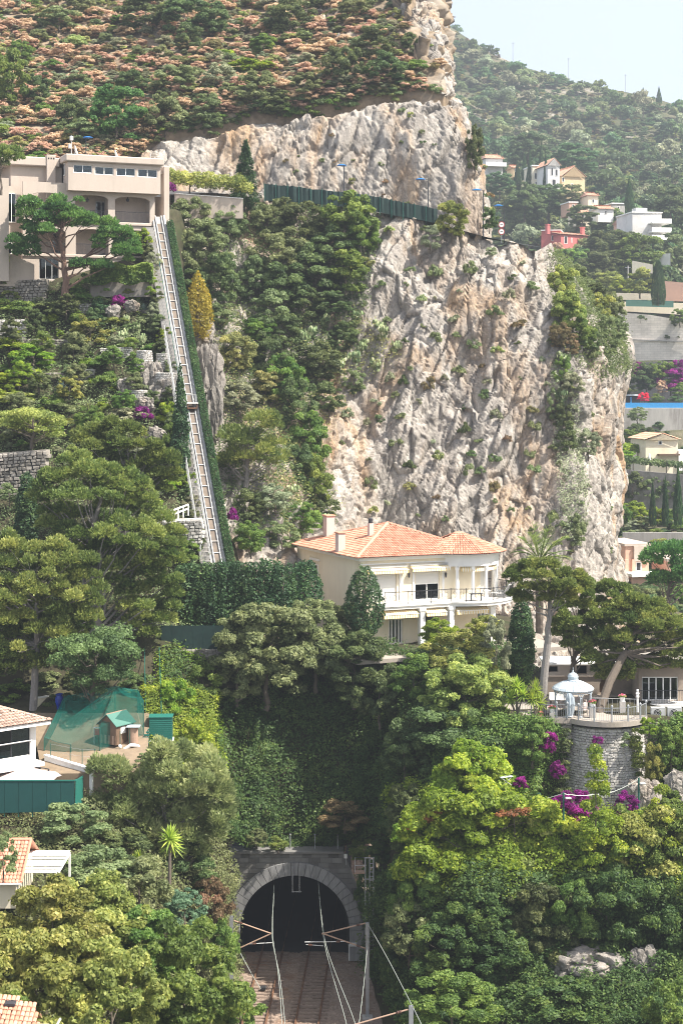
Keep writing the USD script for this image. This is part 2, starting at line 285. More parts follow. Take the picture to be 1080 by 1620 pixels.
ucliff = [
 [(-260, 322, 182), (0, 318, 182), (150, 312, 187), (250, 246, 192), (340, 224, 193), (450, 204, 194), (540, 192, 194), (620, 176, 194), (694, 176, 194), (708, 155, 215), (680, 170, 265)],
 [(-260, 308, 177.8), (0, 304, 177.8), (150, 295, 181.5), (250, 232, 186), (340, 210, 187.4), (450, 192, 187.8), (540, 180, 187.6), (622, 164, 187.6), (708, 164, 187.6), (714, 168, 215), (690, 180, 265)],
 [(-260, 312, 177), (0, 310, 177), (150, 305, 181), (250, 262, 184), (340, 250, 185), (440, 240, 185.6), (540, 242, 185.8), (632, 240, 186), (732, 232, 186.5), (738, 236, 212), (700, 250, 262)],
 [(-260, 320, 176), (0, 322, 176), (150, 322, 180), (240, 318, 182), (340, 316, 183), (430, 324, 183.5), (540, 338, 184), (645, 362, 185), (762, 372, 185), (768, 376, 210), (720, 390, 260)],
 [(-260, 360, 175.6), (0, 362, 175.6), (150, 362, 179.6), (240, 358, 181.6), (340, 356, 182.6), (430, 364, 183.1), (540, 378, 183.6), (645, 400, 184.6), (762, 410, 184.6), (768, 416, 210), (720, 430, 260)]]
Sheet('upper_cliff', ucliff, 0.16, 0.16, ROCK, rock=cliff_rock(20, 0.5, 0.8, 0.8), seed=5)
cliff = [
 [(190, 305, 171), (270, 308, 174), (340, 306, 176), (420, 316, 177), (500, 323, 177), (600, 337, 176), (690, 354, 175), (780, 378, 175), (846, 392, 175), (852, 396, 180), (846, 400, 215)],
 [(200, 420, 164.5), (270, 430, 167), (340, 420, 170.5), (420, 415, 172), (500, 410, 173), (600, 410, 173.2), (690, 425, 172.5), (780, 435, 171.4), (855, 450, 171.6), (890, 452, 177), (882, 455, 215)],
 [(215, 560, 155), (290, 560, 159), (360, 560, 162), (440, 560, 165), (520, 555, 168), (610, 550, 169.5), (700, 550, 169), (800, 550, 168), (880, 550, 168.5), (955, 555, 173), (950, 560, 215)],
 [(235, 700, 146), (310, 700, 150), (380, 700, 153), (450, 700, 156), (530, 700, 161.5), (620, 690, 165.5), (710, 690, 165.5), (810, 690, 164.5), (880, 690, 165), (946, 695, 169), (940, 700, 215)],
 [(260, 830, 139), (330, 830, 142), (400, 830, 144), (470, 830, 148), (540, 840, 156), (630, 840, 162), (720, 840, 162), (820, 830, 161.5), (885, 830, 162), (942, 830, 165), (936, 835, 215)],
 [(280, 930, 135), (350, 930, 137), (420, 930, 140), (490, 930, 144), (560, 940, 152), (640, 950, 158), (730, 950, 159), (830, 950, 158), (895, 950, 159), (950, 950, 162), (946, 955, 215)],
 [(290, 1060, 130), (360, 1060, 131), (430, 1060, 134), (500, 1060, 138), (570, 1060, 146), (650, 1065, 153), (740, 1065, 154), (840, 1065, 153), (920, 1065, 154), (985, 1065, 157), (985, 1070, 215)]]
Sheet('cliff', cliff, 0.12, 0.12, ROCK, rock=cliff_rock(40, 0.9, 0.85, 0.85), seed=6)
# cliff road: a flat strip between the two cliffs
road = [[c for c in ucliff[3][:9]], [(190, 304, 170.5), (270, 307, 173.5), (340, 305, 175.5), (420, 315, 176.5), (500, 322, 176.5), (600, 336, 175.5), (690, 353, 174.5), (780, 377, 174.5), (858, 391, 174.5)]]
road = [[(a[0], 620 - (620 - b[1]) / b[2] * (a[2] + 2), a[2] + 2) for a, b in zip(road[0], road[1])], road[1]]
ASPHALT = M_plain('asphalt', (0.055, 0.055, 0.055), 0.9, 0.25, 5.0, 0.02)
Sheet('cliff_road', road, 1.0, 1.0, ASPHALT)
garden = [
 [(-280, 330, 172), (-100, 330, 171), (0, 330, 170), (100, 330, 169), (200, 330, 168), (262, 330, 167), (292, 340, 170)],
 [(-280, 436, 158), (-100, 436, 158), (0, 436, 158), (100, 436, 158), (200, 436, 158), (250, 436, 160), (288, 436, 166)],
 [(-280, 560, 149), (-100, 560, 149), (0, 560, 149), (100, 560, 149.5), (210, 560, 150.5), (272, 560, 153.5), (305, 560, 159)],
 [(-280, 700, 141), (-100, 700, 141), (0, 700, 141), (100, 700, 141.5), (220, 700, 142.5), (300, 700, 146), (330, 700, 151)],
 [(-280, 850, 133), (-100, 850, 133), (0, 850, 133), (100, 850, 133), (240, 850, 134), (335, 850, 137), (362, 850, 141)],
 [(-280, 1000, 127), (-100, 1000, 127), (0, 1000, 127), (110, 1000, 127), (250, 1000, 128), (360, 1000, 131), (420, 1000, 133)],
 [(-280, 1095, 123.6), (-100, 1095, 123.6), (0, 1095, 123.6), (110, 1095, 123.6), (250, 1090, 124), (340, 1090, 125), (430, 1090, 128)]]
Sheet('garden_slope', garden, 0.5, 0.5, SOIL, bumps=(0.8, 5.0), seed=7)
ravine = [
 [(240, 985, 135), (330, 985, 141), (420, 980, 147), (500, 975, 151), (580, 973, 153), (660, 973, 155), (740, 973, 155), (840, 973, 156)],
 [(240, 1035, 127), (330, 1030, 128.5), (420, 1030, 130), (500, 1030, 131), (580, 1030, 131), (660, 1030, 130), (740, 1035, 129), (840, 1045, 133)],
 [(250, 1110, 122), (325, 1120, 125), (410, 1130, 127.8), (500, 1130, 128.8), (580, 1130, 128.3), (650, 1120, 126), (730, 1110, 122.5), (830, 1110, 129)],
 [(255, 1220, 118), (330, 1230, 121), (400, 1240, 125.4), (490, 1240, 126.4), (570, 1240, 126.2), (640, 1230, 123), (730, 1200, 120), (840, 1190, 126)],
 [(300, 1300, 116), (350, 1325, 120.5), (395, 1336, 124.4), (470, 1338, 124.9), (530, 1338, 124.9), (585, 1330, 122.6), (645, 1315, 118), (760, 1300, 121)]]
Sheet('ravine_slope', ravine, 0.4, 0.4, SOIL, bumps=(0.5, 4.0), seed=8)
left = [
 [(-280, 1085, 124), (0, 1085, 124), (120, 1085, 124), (200, 1085, 124), (260, 1090, 123.5), (335, 1110, 124.5)],
 [(-280, 1206, 114), (0, 1206, 114), (120, 1206, 114.5), (200, 1208, 115), (260, 1215, 117), (340, 1230, 121)],
 [(-280, 1300, 108), (0, 1300, 108), (120, 1300, 109), (200, 1310, 111), (280, 1320, 114), (360, 1345, 122)],
 [(-280, 1400, 100), (0, 1400, 100), (120, 1400, 102), (220, 1410, 106), (310, 1420, 112), (364, 1430, 123)],
 [(-280, 1510, 93), (0, 1510, 93), (130, 1510, 96), (240, 1515, 102), (320, 1520, 112), (370, 1520, 123)],
 [(-280, 1620, 88), (0, 1620, 88), (140, 1620, 92), (250, 1620, 99), (330, 1620, 106), (378, 1622, 110.6)],
 [(-280, 1760, 80), (0, 1760, 80), (150, 1760, 84), (260, 1760, 90), (340, 1760, 94), (395, 1765, 97)],
 [(-280, 2050, 68), (0, 2050, 68), (160, 2050, 71), (270, 2050, 74), (350, 2050, 76), (420, 2060, 77)]]
Sheet('left_bank', left, 0.4, 0.4, SOIL, bumps=(0.4, 4.0), seed=9)
right = [
 [(640, 1070, 131), (700, 1072, 133), (760, 1074, 135), (840, 1074, 135), (920, 1074, 135), (1010, 1074, 135), (1100, 1074, 135), (1350, 1074, 135)],
 [(640, 1115, 124), (690, 1125, 121), (750, 1137, 119), (830, 1141, 118), (905, 1132, 119.8), (1010, 1132, 119.9), (1100, 1152, 118.5), (1350, 1152, 119)],
 [(622, 1230, 122), (670, 1240, 118), (740, 1250, 115.5), (830, 1275, 117), (905, 1300, 119.2), (1010, 1300, 119.2), (1100, 1292, 117), (1350, 1292, 116)],
 [(605, 1330, 123), (645, 1330, 117), (720, 1322, 112), (830, 1316, 111.5), (910, 1320, 111), (1010, 1320, 111), (1100, 1322, 111), (1350, 1325, 111)],
 [(592, 1420, 123), (625, 1430, 117), (690, 1420, 110.5), (800, 1400, 109), (900, 1400, 109), (1010, 1400, 109), (1100, 1400, 109), (1350, 1400, 109)],
 [(578, 1522, 123), (612, 1524, 117), (670, 1530, 110), (800, 1520, 107.5), (900, 1520, 107), (1010, 1520, 107), (1100, 1520, 107), (1350, 1520, 107)],
 [(604, 1622, 110.6), (630, 1625, 109), (690, 1640, 106), (800, 1640, 103), (900, 1640, 102), (1010, 1640, 101), (1100, 1640, 101), (1350, 1640, 101)],
 [(625, 1765, 97), (655, 1768, 96.5), (720, 1785, 93), (820, 1795, 90), (900, 1800, 89), (1010, 1800, 88), (1100, 1800, 88), (1350, 1800, 88)],
 [(650, 2060, 77), (680, 2060, 77), (740, 2060, 76), (830, 2060, 75), (920, 2060, 74), (1020, 2060, 73), (1120, 2060, 73), (1380, 2060, 73)]]
Sheet('right_bank', right, 0.4, 0.4, SOIL, bumps=(0.45, 4.0), seed=10)
TZ = CAMZ - 41.0       # top of the track bed
mesh('/World', 'ground', [(-3000, -200, 2.2), (3000, -200, 2.2), (3000, 6000, 2.2), (-3000, 6000, 2.2)], [(0, 1, 2, 3)], SOIL, kind='structure')
HZ = MB().box((-700, -30, 1.0), (700, 1250, 330))
haze_mat = usdkit.material(stage, '/World/Looks/haze', {"v": ("principled_volume", {"color": (0.80, 0.87, 0.95), "density": 0.00024, "anisotropy": 0.3})}, volume="v.volume")
HZ.put('haze', haze_mat, kind='stuff')
# ---------------------------------------------------------------- plants: kinds built once, placed one by one
UsdGeom.Xform.Define(stage, '/World/Prototypes').GetPrim().SetSpecifier(Sdf.SpecifierClass)
BARK = M_tone('bark', (0.06, 0.045, 0.035), (0.20, 0.165, 0.13), 0.9, 0.05, 6.0)
BARK_RED = M_tone('pine_bark', (0.07, 0.04, 0.03), (0.24, 0.15, 0.11), 0.9, 0.05, 6.0)
BARK_GREY = M_tone('pale_bark', (0.10, 0.09, 0.08), (0.32, 0.29, 0.265), 0.9, 0.05, 6.0)
LM = {}
def leafmat(n, *a, **k): LM[n] = M_leaf('leaf_' + n, *a, **k)
leafmat('pine', (0.030, 0.050, 0.016), (0.078, 0.102, 0.028), (0.175, 0.185, 0.055), var=0.05, trans=0.3)
leafmat('stone_pine', (0.018, 0.050, 0.018), (0.045, 0.10, 0.028), (0.09, 0.155, 0.04), var=0.05, trans=0.3)
leafmat('redleaf', (0.07, 0.035, 0.018), (0.16, 0.07, 0.03), (0.25, 0.13, 0.05), var=0.02)
leafmat('teal', (0.03, 0.055, 0.036), (0.060, 0.105, 0.062), (0.11, 0.165, 0.095), var=0.03)
leafmat('olive', (0.044, 0.060, 0.025), (0.092, 0.112, 0.048), (0.165, 0.18, 0.085), var=0.08)
leafmat('oak', (0.022, 0.034, 0.014), (0.052, 0.070, 0.026), (0.105, 0.125, 0.045), var=0.1)
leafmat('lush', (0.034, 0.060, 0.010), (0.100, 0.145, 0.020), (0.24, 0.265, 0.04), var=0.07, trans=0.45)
leafmat('green', (0.028, 0.052, 0.013), (0.070, 0.106, 0.025), (0.155, 0.19, 0.045), var=0.07, trans=0.4)
leafmat('yellow', (0.046, 0.062, 0.016), (0.120, 0.136, 0.036), (0.285, 0.275, 0.088), var=0.08, trans=0.4)
leafmat('rust', (0.19, 0.132, 0.09), (0.285, 0.2, 0.138), (0.37, 0.28, 0.195), var=0.05, trans=0.25)
leafmat('sage', (0.06, 0.07, 0.04), (0.13, 0.14, 0.085), (0.23, 0.235, 0.15), var=0.12)
leafmat('scrub', (0.05, 0.055, 0.022), (0.12, 0.115, 0.045), (0.24, 0.20, 0.09), var=0.25)
leafmat('golden', (0.06, 0.06, 0.014), (0.165, 0.135, 0.02), (0.31, 0.23, 0.035), var=0.03)
leafmat('cypress', (0.010, 0.024, 0.011), (0.022, 0.046, 0.018), (0.06, 0.095, 0.028), var=0.04, trans=0.2)
leafmat('feather', (0.05, 0.066, 0.028), (0.112, 0.130, 0.052), (0.21, 0.215, 0.10), var=0.03, trans=0.35)
leafmat('magenta', (0.035, 0.006, 0.032), (0.105, 0.008, 0.085), (0.26, 0.03, 0.20), var=0.03, trans=0.4)
leafmat('pinkflower', (0.22, 0.03, 0.06), (0.42, 0.07, 0.12), (0.55, 0.2, 0.25), var=0.02)
leafmat('crimson', (0.28, 0.01, 0.03), (0.6, 0.02, 0.06), (0.7, 0.08, 0.1), var=0.03, trans=0.4)
leafmat('palm', (0.03, 0.05, 0.018), (0.08, 0.115, 0.035), (0.19, 0.21, 0.07), var=0.05)
leafmat('yucca', (0.04, 0.07, 0.015), (0.13, 0.17, 0.03), (0.34, 0.36, 0.07), var=0.05)
leafmat('agave', (0.09, 0.13, 0.11), (0.17, 0.22, 0.18), (0.27, 0.32, 0.25), var=0.05, trans=0.1)
leafmat('cactus', (0.05, 0.075, 0.035), (0.12, 0.155, 0.07), (0.33, 0.33, 0.2), var=0.06, trans=0.05)
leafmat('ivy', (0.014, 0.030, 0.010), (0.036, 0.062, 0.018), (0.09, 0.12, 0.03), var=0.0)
leafmat('far_green', (0.020, 0.040, 0.018), (0.046, 0.074, 0.030), (0.10, 0.125, 0.05), var=0.14)
leafmat('grass', (0.07, 0.085, 0.03), (0.17, 0.16, 0.06), (0.32, 0.27, 0.13), var=0.15)
def unit(v): return v / (np.linalg.norm(v, axis=-1, keepdims=True) + 1e-9)
def leaves(p, n, L, W, rng, tone, direc=None, spread=0.6):
    k = len(p); n = unit(n + rng.normal(0, spread, (k, 3)))
    d = rng.normal(0, 1, (k, 3)) if direc is None else direc + rng.normal(0, 0.35, (k, 3))
    a = unit(d - (d * n).sum(1, keepdims=True) * n) if direc is None else unit(d)
    b = unit(np.cross(n, a)); s = rng.uniform(0.65, 1.3, (k, 1))
    v = np.stack([p + a * L * s / 2, p + b * W * s / 2 + a * L * s * 0.05, p - a * L * s / 2, p - b * W * s / 2 + a * L * s * 0.05], 1).reshape(-1, 3)
    f = (np.arange(k)[:, None] * 4 + np.array([[0, 1, 2, 3]]))
    return v, f, np.repeat(tone, 4)
def blob_leaves(blobs, n, L, W, rng, style='broad', flat=1.0, low=-0.35):
    """leaf faces on and just inside a heap of ellipsoids; blobs: rows of centre and three radii"""
    B = np.asarray(blobs, float); area = (B[:, 3] * B[:, 4] + B[:, 3] * B[:, 5] + B[:, 4] * B[:, 5])
    i = rng.choice(len(B), n, p=area / area.sum())
    d = unit(rng.normal(0, 1, (n, 3))); d[:, 2] = np.where(d[:, 2] < low, -d[:, 2] * rng.uniform(0, 1, n), d[:, 2])
    r = 1 - np.abs(rng.normal(0, 0.11 if style == "pine" else 0.18, n)) + 0.06 * (rng.uniform(0, 1, n) < 0.12); r *= 1 + 0.3 * (meshkit.noise(d * 2.5 + i[:, None] * 7.3, 3) - 0.5) * 2
    p = B[i, :3] + d * r[:, None] * B[i, 3:]
    nr = unit(d / B[i, 3:])
    inside = np.zeros(n, bool)
    for k in range(len(B)):
        q = ((p - B[k, :3]) / B[k, 3:]); inside |= ((q * q).sum(1) < 0.45) & (i != k)
    p, nr, i = p[~inside], nr[~inside], i[~inside]
    bt = rng.normal(0, 0.15 if style == 'pine' else 0.12, len(B)); tone = np.clip(0.47 + bt[i] + rng.normal(0, 0.15, len(p)), 0.02, 0.99)
    if style == 'pine':
        return leaves(p, nr, L, W, rng, tone, direc=nr + np.array([0, 0, 0.4]))
    return leaves(p, nr, L, W, rng, tone)
def heap(rng, n, rx, rz, cz, br=(0.28, 0.42), up=-0.2):
    """blob centres over an ellipsoid"""
    d = unit(rng.normal(0, 1, (n, 3))); d[:, 2] = np.where(d[:, 2] < up, np.abs(d[:, 2]), d[:, 2])
    s = rng.uniform(0.3, 1.0, (n, 1)) ** 0.6 * 0.9; c = d * s * np.array([rx, rx, rz]) + [0, 0, cz]
    r = rng.uniform(*br, n) * rx
    return np.column_stack([c, r * rng.uniform(0.9, 1.25, n), r * rng.uniform(0.9, 1.25, n), r * rng.uniform(0.7, 1.0, n)])
KINDS = {}
def proto(kind, parts):
    x = f'/World/Prototypes/{kind}_{len(KINDS.get(kind, [])):03d}'; UsdGeom.Xform.Define(stage, x)
    for name, (v, f, t, mat) in parts.items(): mesh(x, name, v, f, mat, tone=t, path=f'{x}/{name}')
    KINDS.setdefault(kind, []).append(x)
def limbs(rng, base, top, ends, r0, mb=None, n=5):
    mb = mb or MB(); base, top = np.array(base, float), np.array(top, float)
    t = np.linspace(0, 1, 9)[:, None]; w = rng.normal(0, 0.02, (9, 3)) * np.linalg.norm(top - base); w[0] = 0
    tr = base + (top - base) * t + w; mb.tube(tr, r0 * (1 - 0.72 * t[:, 0]), 8, tone=0.5)
    for e in ends:
        e = np.asarray(e, float); k = int(np.clip((e[2] - base[2]) / (top[2] - base[2] + 1e-9) * 8 - rng.uniform(0.8, 3), 1, 8)); a = tr[k]
        s = np.linspace(0, 1, n)[:, None]; mid = a + (e - a) * s; mid[:, 2] -= np.sin(s[:, 0] * np.pi) * 0.12 * np.linalg.norm(e - a) * rng.uniform(-0.3, 1)
        mid += rng.normal(0, 0.03, mid.shape) * np.linalg.norm(e - a) * np.sin(s * np.pi)
        mb.tube(mid, r0 * (1 - 0.08 * k) * 0.42 * (1 - 0.75 * s[:, 0]) + 0.004 * r0, 5, tone=0.55, caps=False)
    return mb
def make_broad(kind, n, L, count, cz=0.56, rz=0.44, nb=16, rx=0.5, trunk=True, style='broad', W=0.6, br=(0.28, 0.42), up=-0.2):
    for s in range(count):
        rng = np.random.default_rng(hash_(kind) + s); B = heap(rng, nb, rx, rz, cz, br, up)
        lo = B[:, 2] - B[:, 5]; B[:, 2] += max(0, 0.02 - lo.min())
        v, f, t = blob_leaves(B, n, L, L * W, rng, style)
        parts = {'crown': (v, f, t, None)}
        if trunk:
            tv, tf, tt = limbs(rng, (0, 0, -0.03), (0, 0, cz), B[:7, :3], 0.028).arrays(); parts['trunk'] = (tv, tf, tt, BARK)
        proto(kind, parts)
def hash_(s): return sum(ord(c) * 131 ** (i % 5) for i, c in enumerate(s)) % 100003
make_broad('big_tree', 32000, 0.032, 4, nb=85, br=(0.09, 0.2), cz=0.48, rz=0.52, up=-0.8)
make_broad('tree', 11000, 0.046, 6, nb=46, br=(0.12, 0.24), cz=0.48, rz=0.52, up=-0.8)
make_broad('shrub', 3200, 0.07, 6, cz=0.42, rz=0.5, nb=18, trunk=False, br=(0.18, 0.32))
make_broad('small_shrub', 480, 0.17, 6, cz=0.36, rz=0.55, nb=7, trunk=False, W=0.55)
make_broad('far_tree', 700, 0.13, 6, nb=10, trunk=True)
make_broad('pine_tree', 9000, 0.06, 3, nb=30, W=0.22, style='pine', br=(0.14, 0.24), cz=0.62, rz=0.38)
def make_column(kind, n, L, count, power=1.0, rough=0.12):
    for s in range(count):
        rng = np.random.default_rng(hash_(kind) + s); z = rng.uniform(0, 1, n); a = rng.uniform(0, 2 * np.pi, n)
        r = 0.5 * np.minimum(1, ((1 - z) * 1.35)) ** power * np.minimum(1, 0.75 + z * 1.2) * (1 - np.abs(rng.normal(0, rough, n)))
        r *= 1 + 0.25 * (meshkit.fbm(np.stack([np.cos(a) * 2.2, np.sin(a) * 2.2, z * 5.0], 1) + s * 11, 3, 5) - 0.5)
        p = np.stack([r * np.cos(a), r * np.sin(a), z], 1); nr = np.stack([np.cos(a), np.sin(a), 0.4 + 0 * a], 1)
        t = np.clip(0.45 + 0.5 * (meshkit.noise(p * (9, 9, 9), 4) - 0.5) + rng.normal(0, 0.13, n), 0.02, 0.98)
        v, f, t = leaves(p, nr, L, L * 0.45, rng, t, direc=nr * 0.5 + np.array([0, 0, 1.0]))
        # leaf proportions: the unit column is squeezed when placed
        proto(kind, {'crown': (v, f, t, None), 'trunk': (*limbs(rng, (0, 0, -0.03), (0, 0, 0.9), [], 0.05).arrays(), BARK)})
make_column('column', 5000, 0.075, 3, 0.75)
make_column('spire', 2600, 0.10, 3, 0.95)
make_column('blunt_column', 6500, 0.055, 2, 0.42, 0.08)
def make_conifer():
    rng = np.random.default_rng(5); V = MB(); k = 0
    for z in np.linspace(0.1, 0.97, 26):
        R = 0.5 * (1 - z) ** 0.8 * rng.uniform(0.8, 1.15)
        for a in rng.uniform(0, 2 * np.pi, 6):
            m = 60; s = rng.uniform(0.1, 1, m) ** 0.7; d = np.array([math.cos(a), math.sin(a), -0.12])
            p = np.array([0, 0, z]) + d * R * s[:, None] + rng.normal(0, 0.014 + 0.02 * R, (m, 3))
            V.add(*leaves(p, np.tile([0, 0, 1.0], (m, 1)), 0.075, 0.02, rng, np.clip(rng.normal(0.45, 0.15, m), 0, 1), direc=np.tile(d, (m, 1))))
    proto('conifer', {'crown': (*V.arrays(), None), 'trunk': (*limbs(rng, (0, 0, -0.03), (0, 0, 0.97), [], 0.02).arrays(), BARK)})
make_conifer()
def frond(mb, o, direction, L, droop, w, rng, n=10, leaflets=26, tone=0.5):
    d = np.array(direction, float); s = np.linspace(0, 1, n); path = o + np.outer(s, d) * L; path[:, 2] -= droop * L * s ** 2.2
    mb.tube(path, 0.008 * L * (1 - 0.8 * s) + 0.002, 3, tone=tone + 0.1, caps=False)
    side = unit(np.cross(d, [0, 0, 1.0])); u = rng.uniform(0.12, 1, leaflets)
    for sg in (-1, 1):
        c = np.stack([np.interp(u, s, path[:, k]) for k in range(3)], 1)
        t = unit(d * 0.75 + sg * side + np.array([0, 0, -0.25])); ln = w * L * (np.sin(np.pi * np.clip(u, 0.12, 0.98)) * 0.8 + 0.25)
        e = c + t * ln[:, None]; wd = unit(np.cross(t, [0, 0, 1.0])) * 0.012 * L
        v = np.stack([c - wd, c + wd, e], 1).reshape(-1, 3); mb.add(v, np.arange(len(v)).reshape(-1, 3), np.clip(tone + np.repeat(rng.normal(0, 0.12, leaflets), 3), 0, 1))
def make_palm(kind, trunk_h, nf, droop, seeds=2, stiff=False, w=0.28, elev=(-0.25, 1.2)):
    for s in range(seeds):
        rng = np.random.default_rng(hash_(kind) + s); mb = MB()
        for k in range(nf):
            a = rng.uniform(0, 2 * np.pi); e = rng.uniform(*elev)
            frond(mb, np.array([0, 0, trunk_h]), (math.cos(a) * math.cos(e), math.sin(a) * math.cos(e), math.sin(e)), 0.5 * rng.uniform(0.8, 1.1), droop * rng.uniform(0.5, 1.3), w, rng, tone=rng.uniform(0.3, 0.7))
        parts = {'crown': (*mb.arrays(), None)}
        if trunk_h > 0.05:
            tb = MB(); z = np.linspace(-0.03, trunk_h, 14); tb.tube(np.stack([0 * z, 0 * z, z], 1), 0.045 + 0.008 * (np.arange(14) % 2), 8); parts['trunk'] = (*tb.arrays(), BARK)
        proto(kind, parts)
make_palm('palm', 0.55, 46, 0.35); make_palm('low_palm', 0.03, 30, 0.4)
def rosette(mb, o, R, n, rng, elev=(0.0, 1.4), w=0.07, tone=0.5):
    for k in range(n):
        a = k * 2.4; e = np.interp(k / n, [0, 1], elev[::-1]) + rng.normal(0, 0.1); d = np.array([math.cos(a) * math.cos(e), math.sin(a) * math.cos(e), math.sin(e)])
        L = R * rng.uniform(0.8, 1.1); sd = unit(np.cross(d, [0, 0, 1.0]) + 1e-6) * w * R; m = o + d * L * 0.5; tp = o + d * L - [0, 0, 0.08 * L]
        upn = unit(np.cross(sd, d)) * w * R * 0.4
        mb.add([o - sd * 0.6, o + sd * 0.6, m - sd, m + sd, m - upn, tp], [(0, 4, 2), (0, 1, 4), (1, 3, 4), (2, 4, 5), (4, 3, 5)], np.clip(tone + rng.normal(0, 0.14), 0, 1))
def make_rosettes():
    for s in range(2):
        rng = np.random.default_rng(50 + s); mb = MB(); rosette(mb, np.array([0, 0, 0.05]), 0.55, 34, rng, (0.1, 1.4)); proto('agave', {'leaves': (*mb.arrays(), None)})
        mb = MB(); tb = MB(); tops = [(0.02, 0, 0.74), (0.18, 0.06, 0.60), (-0.17, -0.05, 0.50)][:3 - s]
        for t in tops:
            rosette(mb, np.array(t), 0.27, 60, rng, (-0.7, 1.5), 0.075); m = np.array([t[0] * 0.3, t[1] * 0.3, t[2] * 0.55]); tb.tube([(0, 0, -0.05), m, t], [0.035, 0.028, 0.022], 6)
        proto('yucca', {'crown': (*mb.arrays(), None), 'trunk': (*tb.arrays(), BARK)})
    for s in range(3):
        rng = np.random.default_rng(60 + s); mb = MB(); pads = [(np.array([rng.uniform(-0.25, 0.25), rng.uniform(-0.25, 0.25), 0.1]), 0)]
        for k in range(70):
            c, g = pads[rng.integers(len(pads))]
            if g > 4: continue
            d = unit(np.array([rng.normal(0, 0.7), rng.normal(0, 0.7), rng.uniform(0.3, 1.2)])); p = c + d * 0.14; pads.append((p, g + 1))
        for c, g in pads:
            n = unit(rng.normal(0, 1, 3) * [1, 1, 0.3]); u = unit(np.cross(n, [0, 0, 1.0])); w = np.cross(u, n); an = np.arange(7) * 2 * np.pi / 7
            ring = c + (np.cos(an)[:, None] * u * 0.065 + np.sin(an)[:, None] * w * 0.095)
            v = np.vstack([ring, c + n * 0.02, c - n * 0.02]); f = [(k, (k + 1) % 7, 7) for k in range(7)] + [((k + 1) % 7, k, 8) for k in range(7)]
            mb.add(v, f, np.clip(rng.normal(0.5, 0.2), 0, 1))
        proto('cactus', {'pads': (*mb.arrays(), None)})
make_rosettes()
def make_vine_column():
    rng = np.random.default_rng(77); n = 5200; z = rng.uniform(0, 1, n) ** 0.9; a = rng.uniform(0, 2 * np.pi, n)
    r = (0.5 * (1 - z) ** 0.7 + 0.06) * (0.55 + 0.8 * meshkit.fbm(np.stack([np.cos(a) * 1.5, np.sin(a) * 1.5, z * 7], 1), 3, 8)) * (1 - np.abs(rng.normal(0, 0.2, n)))
    p = np.stack([r * np.cos(a) + 0.06 * np.sin(z * 9), r * np.sin(a), z], 1); nr = np.stack([np.cos(a), np.sin(a), 0.3 + 0 * a], 1)
    v, f, t = leaves(p, nr, 0.09, 0.05, rng, np.clip(0.5 + 0.5 * (meshkit.noise(p * 8, 4) - 0.5) + rng.normal(0, 0.15, n), 0, 1))
    proto('vine_column', {'crown': (v, f, t, None), 'trunk': (*limbs(rng, (0, 0, -0.03), (0, 0, 0.95), [], 0.03).arrays(), BARK)})
make_vine_column()
_pc = {}
def place(kind, name, label, cat, base, w, h, mat, group=None, yaw=None, which=None):
    ks = KINDS[kind]; n = _pc.get(kind, 0); _pc[kind] = n + 1
    src = ks[(n * 7 + 3 * (n // len(ks))) % len(ks) if which is None else which]
    x = UsdGeom.Xform.Define(stage, uniq('/World', name)); x.AddTranslateOp().Set(Gf.Vec3d(*map(float, base)))
    x.AddRotateZOp().Set(float(RNG.uniform(0, 360) if yaw is None else yaw)); x.AddScaleOp().Set(Gf.Vec3f(float(w), float(w), float(h)))
    p = x.GetPrim(); p.GetReferences().AddInternalReference(src); p.SetInstanceable(True)
    UsdShade.MaterialBindingAPI.Apply(p).Bind(LM[mat] if isinstance(mat, str) else mat)
    return meta(p, label, cat, group)
def plant(kind, name, label, cat, sheet, cx, cy, w, h, mat, group=None, D=None, sink=0.06, **k):
    """a plant whose picture is about w by h photo pixels round (cx, cy), standing on a sheet or at a distance"""
    D = D - 5 if D and D > 240 else D
    b = P(cx, cy + h / 2, D) if D else SHEETS[sheet].at(cx, cy + h / 2).astype(float)
    s = b[1] / FPX; b = b - [0, 0, sink * h * s]
    return place(kind, name, label, cat, b, w * s, h * s * (1 + sink), mat, group, **k)
def inside(poly, n, rng):
    from matplotlib.path import Path
def sample_poly(poly, n, rng):
    """n random points of a pixel polygon"""
    from shapely.geometry import Polygon
    from shapely import contains_xy
    g = Polygon(poly); x0, y0, x1, y1 = g.bounds; out = []
    while len(out) < n:
        q = rng.uniform((x0, y0), (x1, y1), (n * 3, 2)); out += list(q[contains_xy(g, q[:, 0], q[:, 1])])
    return np.array(out[:n])
def spaced(poly, n, dmin, rng, avoid=()):
    """like sample_poly but no two nearer than dmin, clear of given circles"""
    out = []
    for q in sample_poly(poly, n * 12, rng):
        if all((q[0] - a) ** 2 + (q[1] - b) ** 2 > dmin ** 2 for a, b in out[-2500:]) and all((q[0] - a) ** 2 + (q[1] - b) ** 2 > c * c for a, b, c in avoid): out.append(q)
        if len(out) == n: break
    return np.array(out)
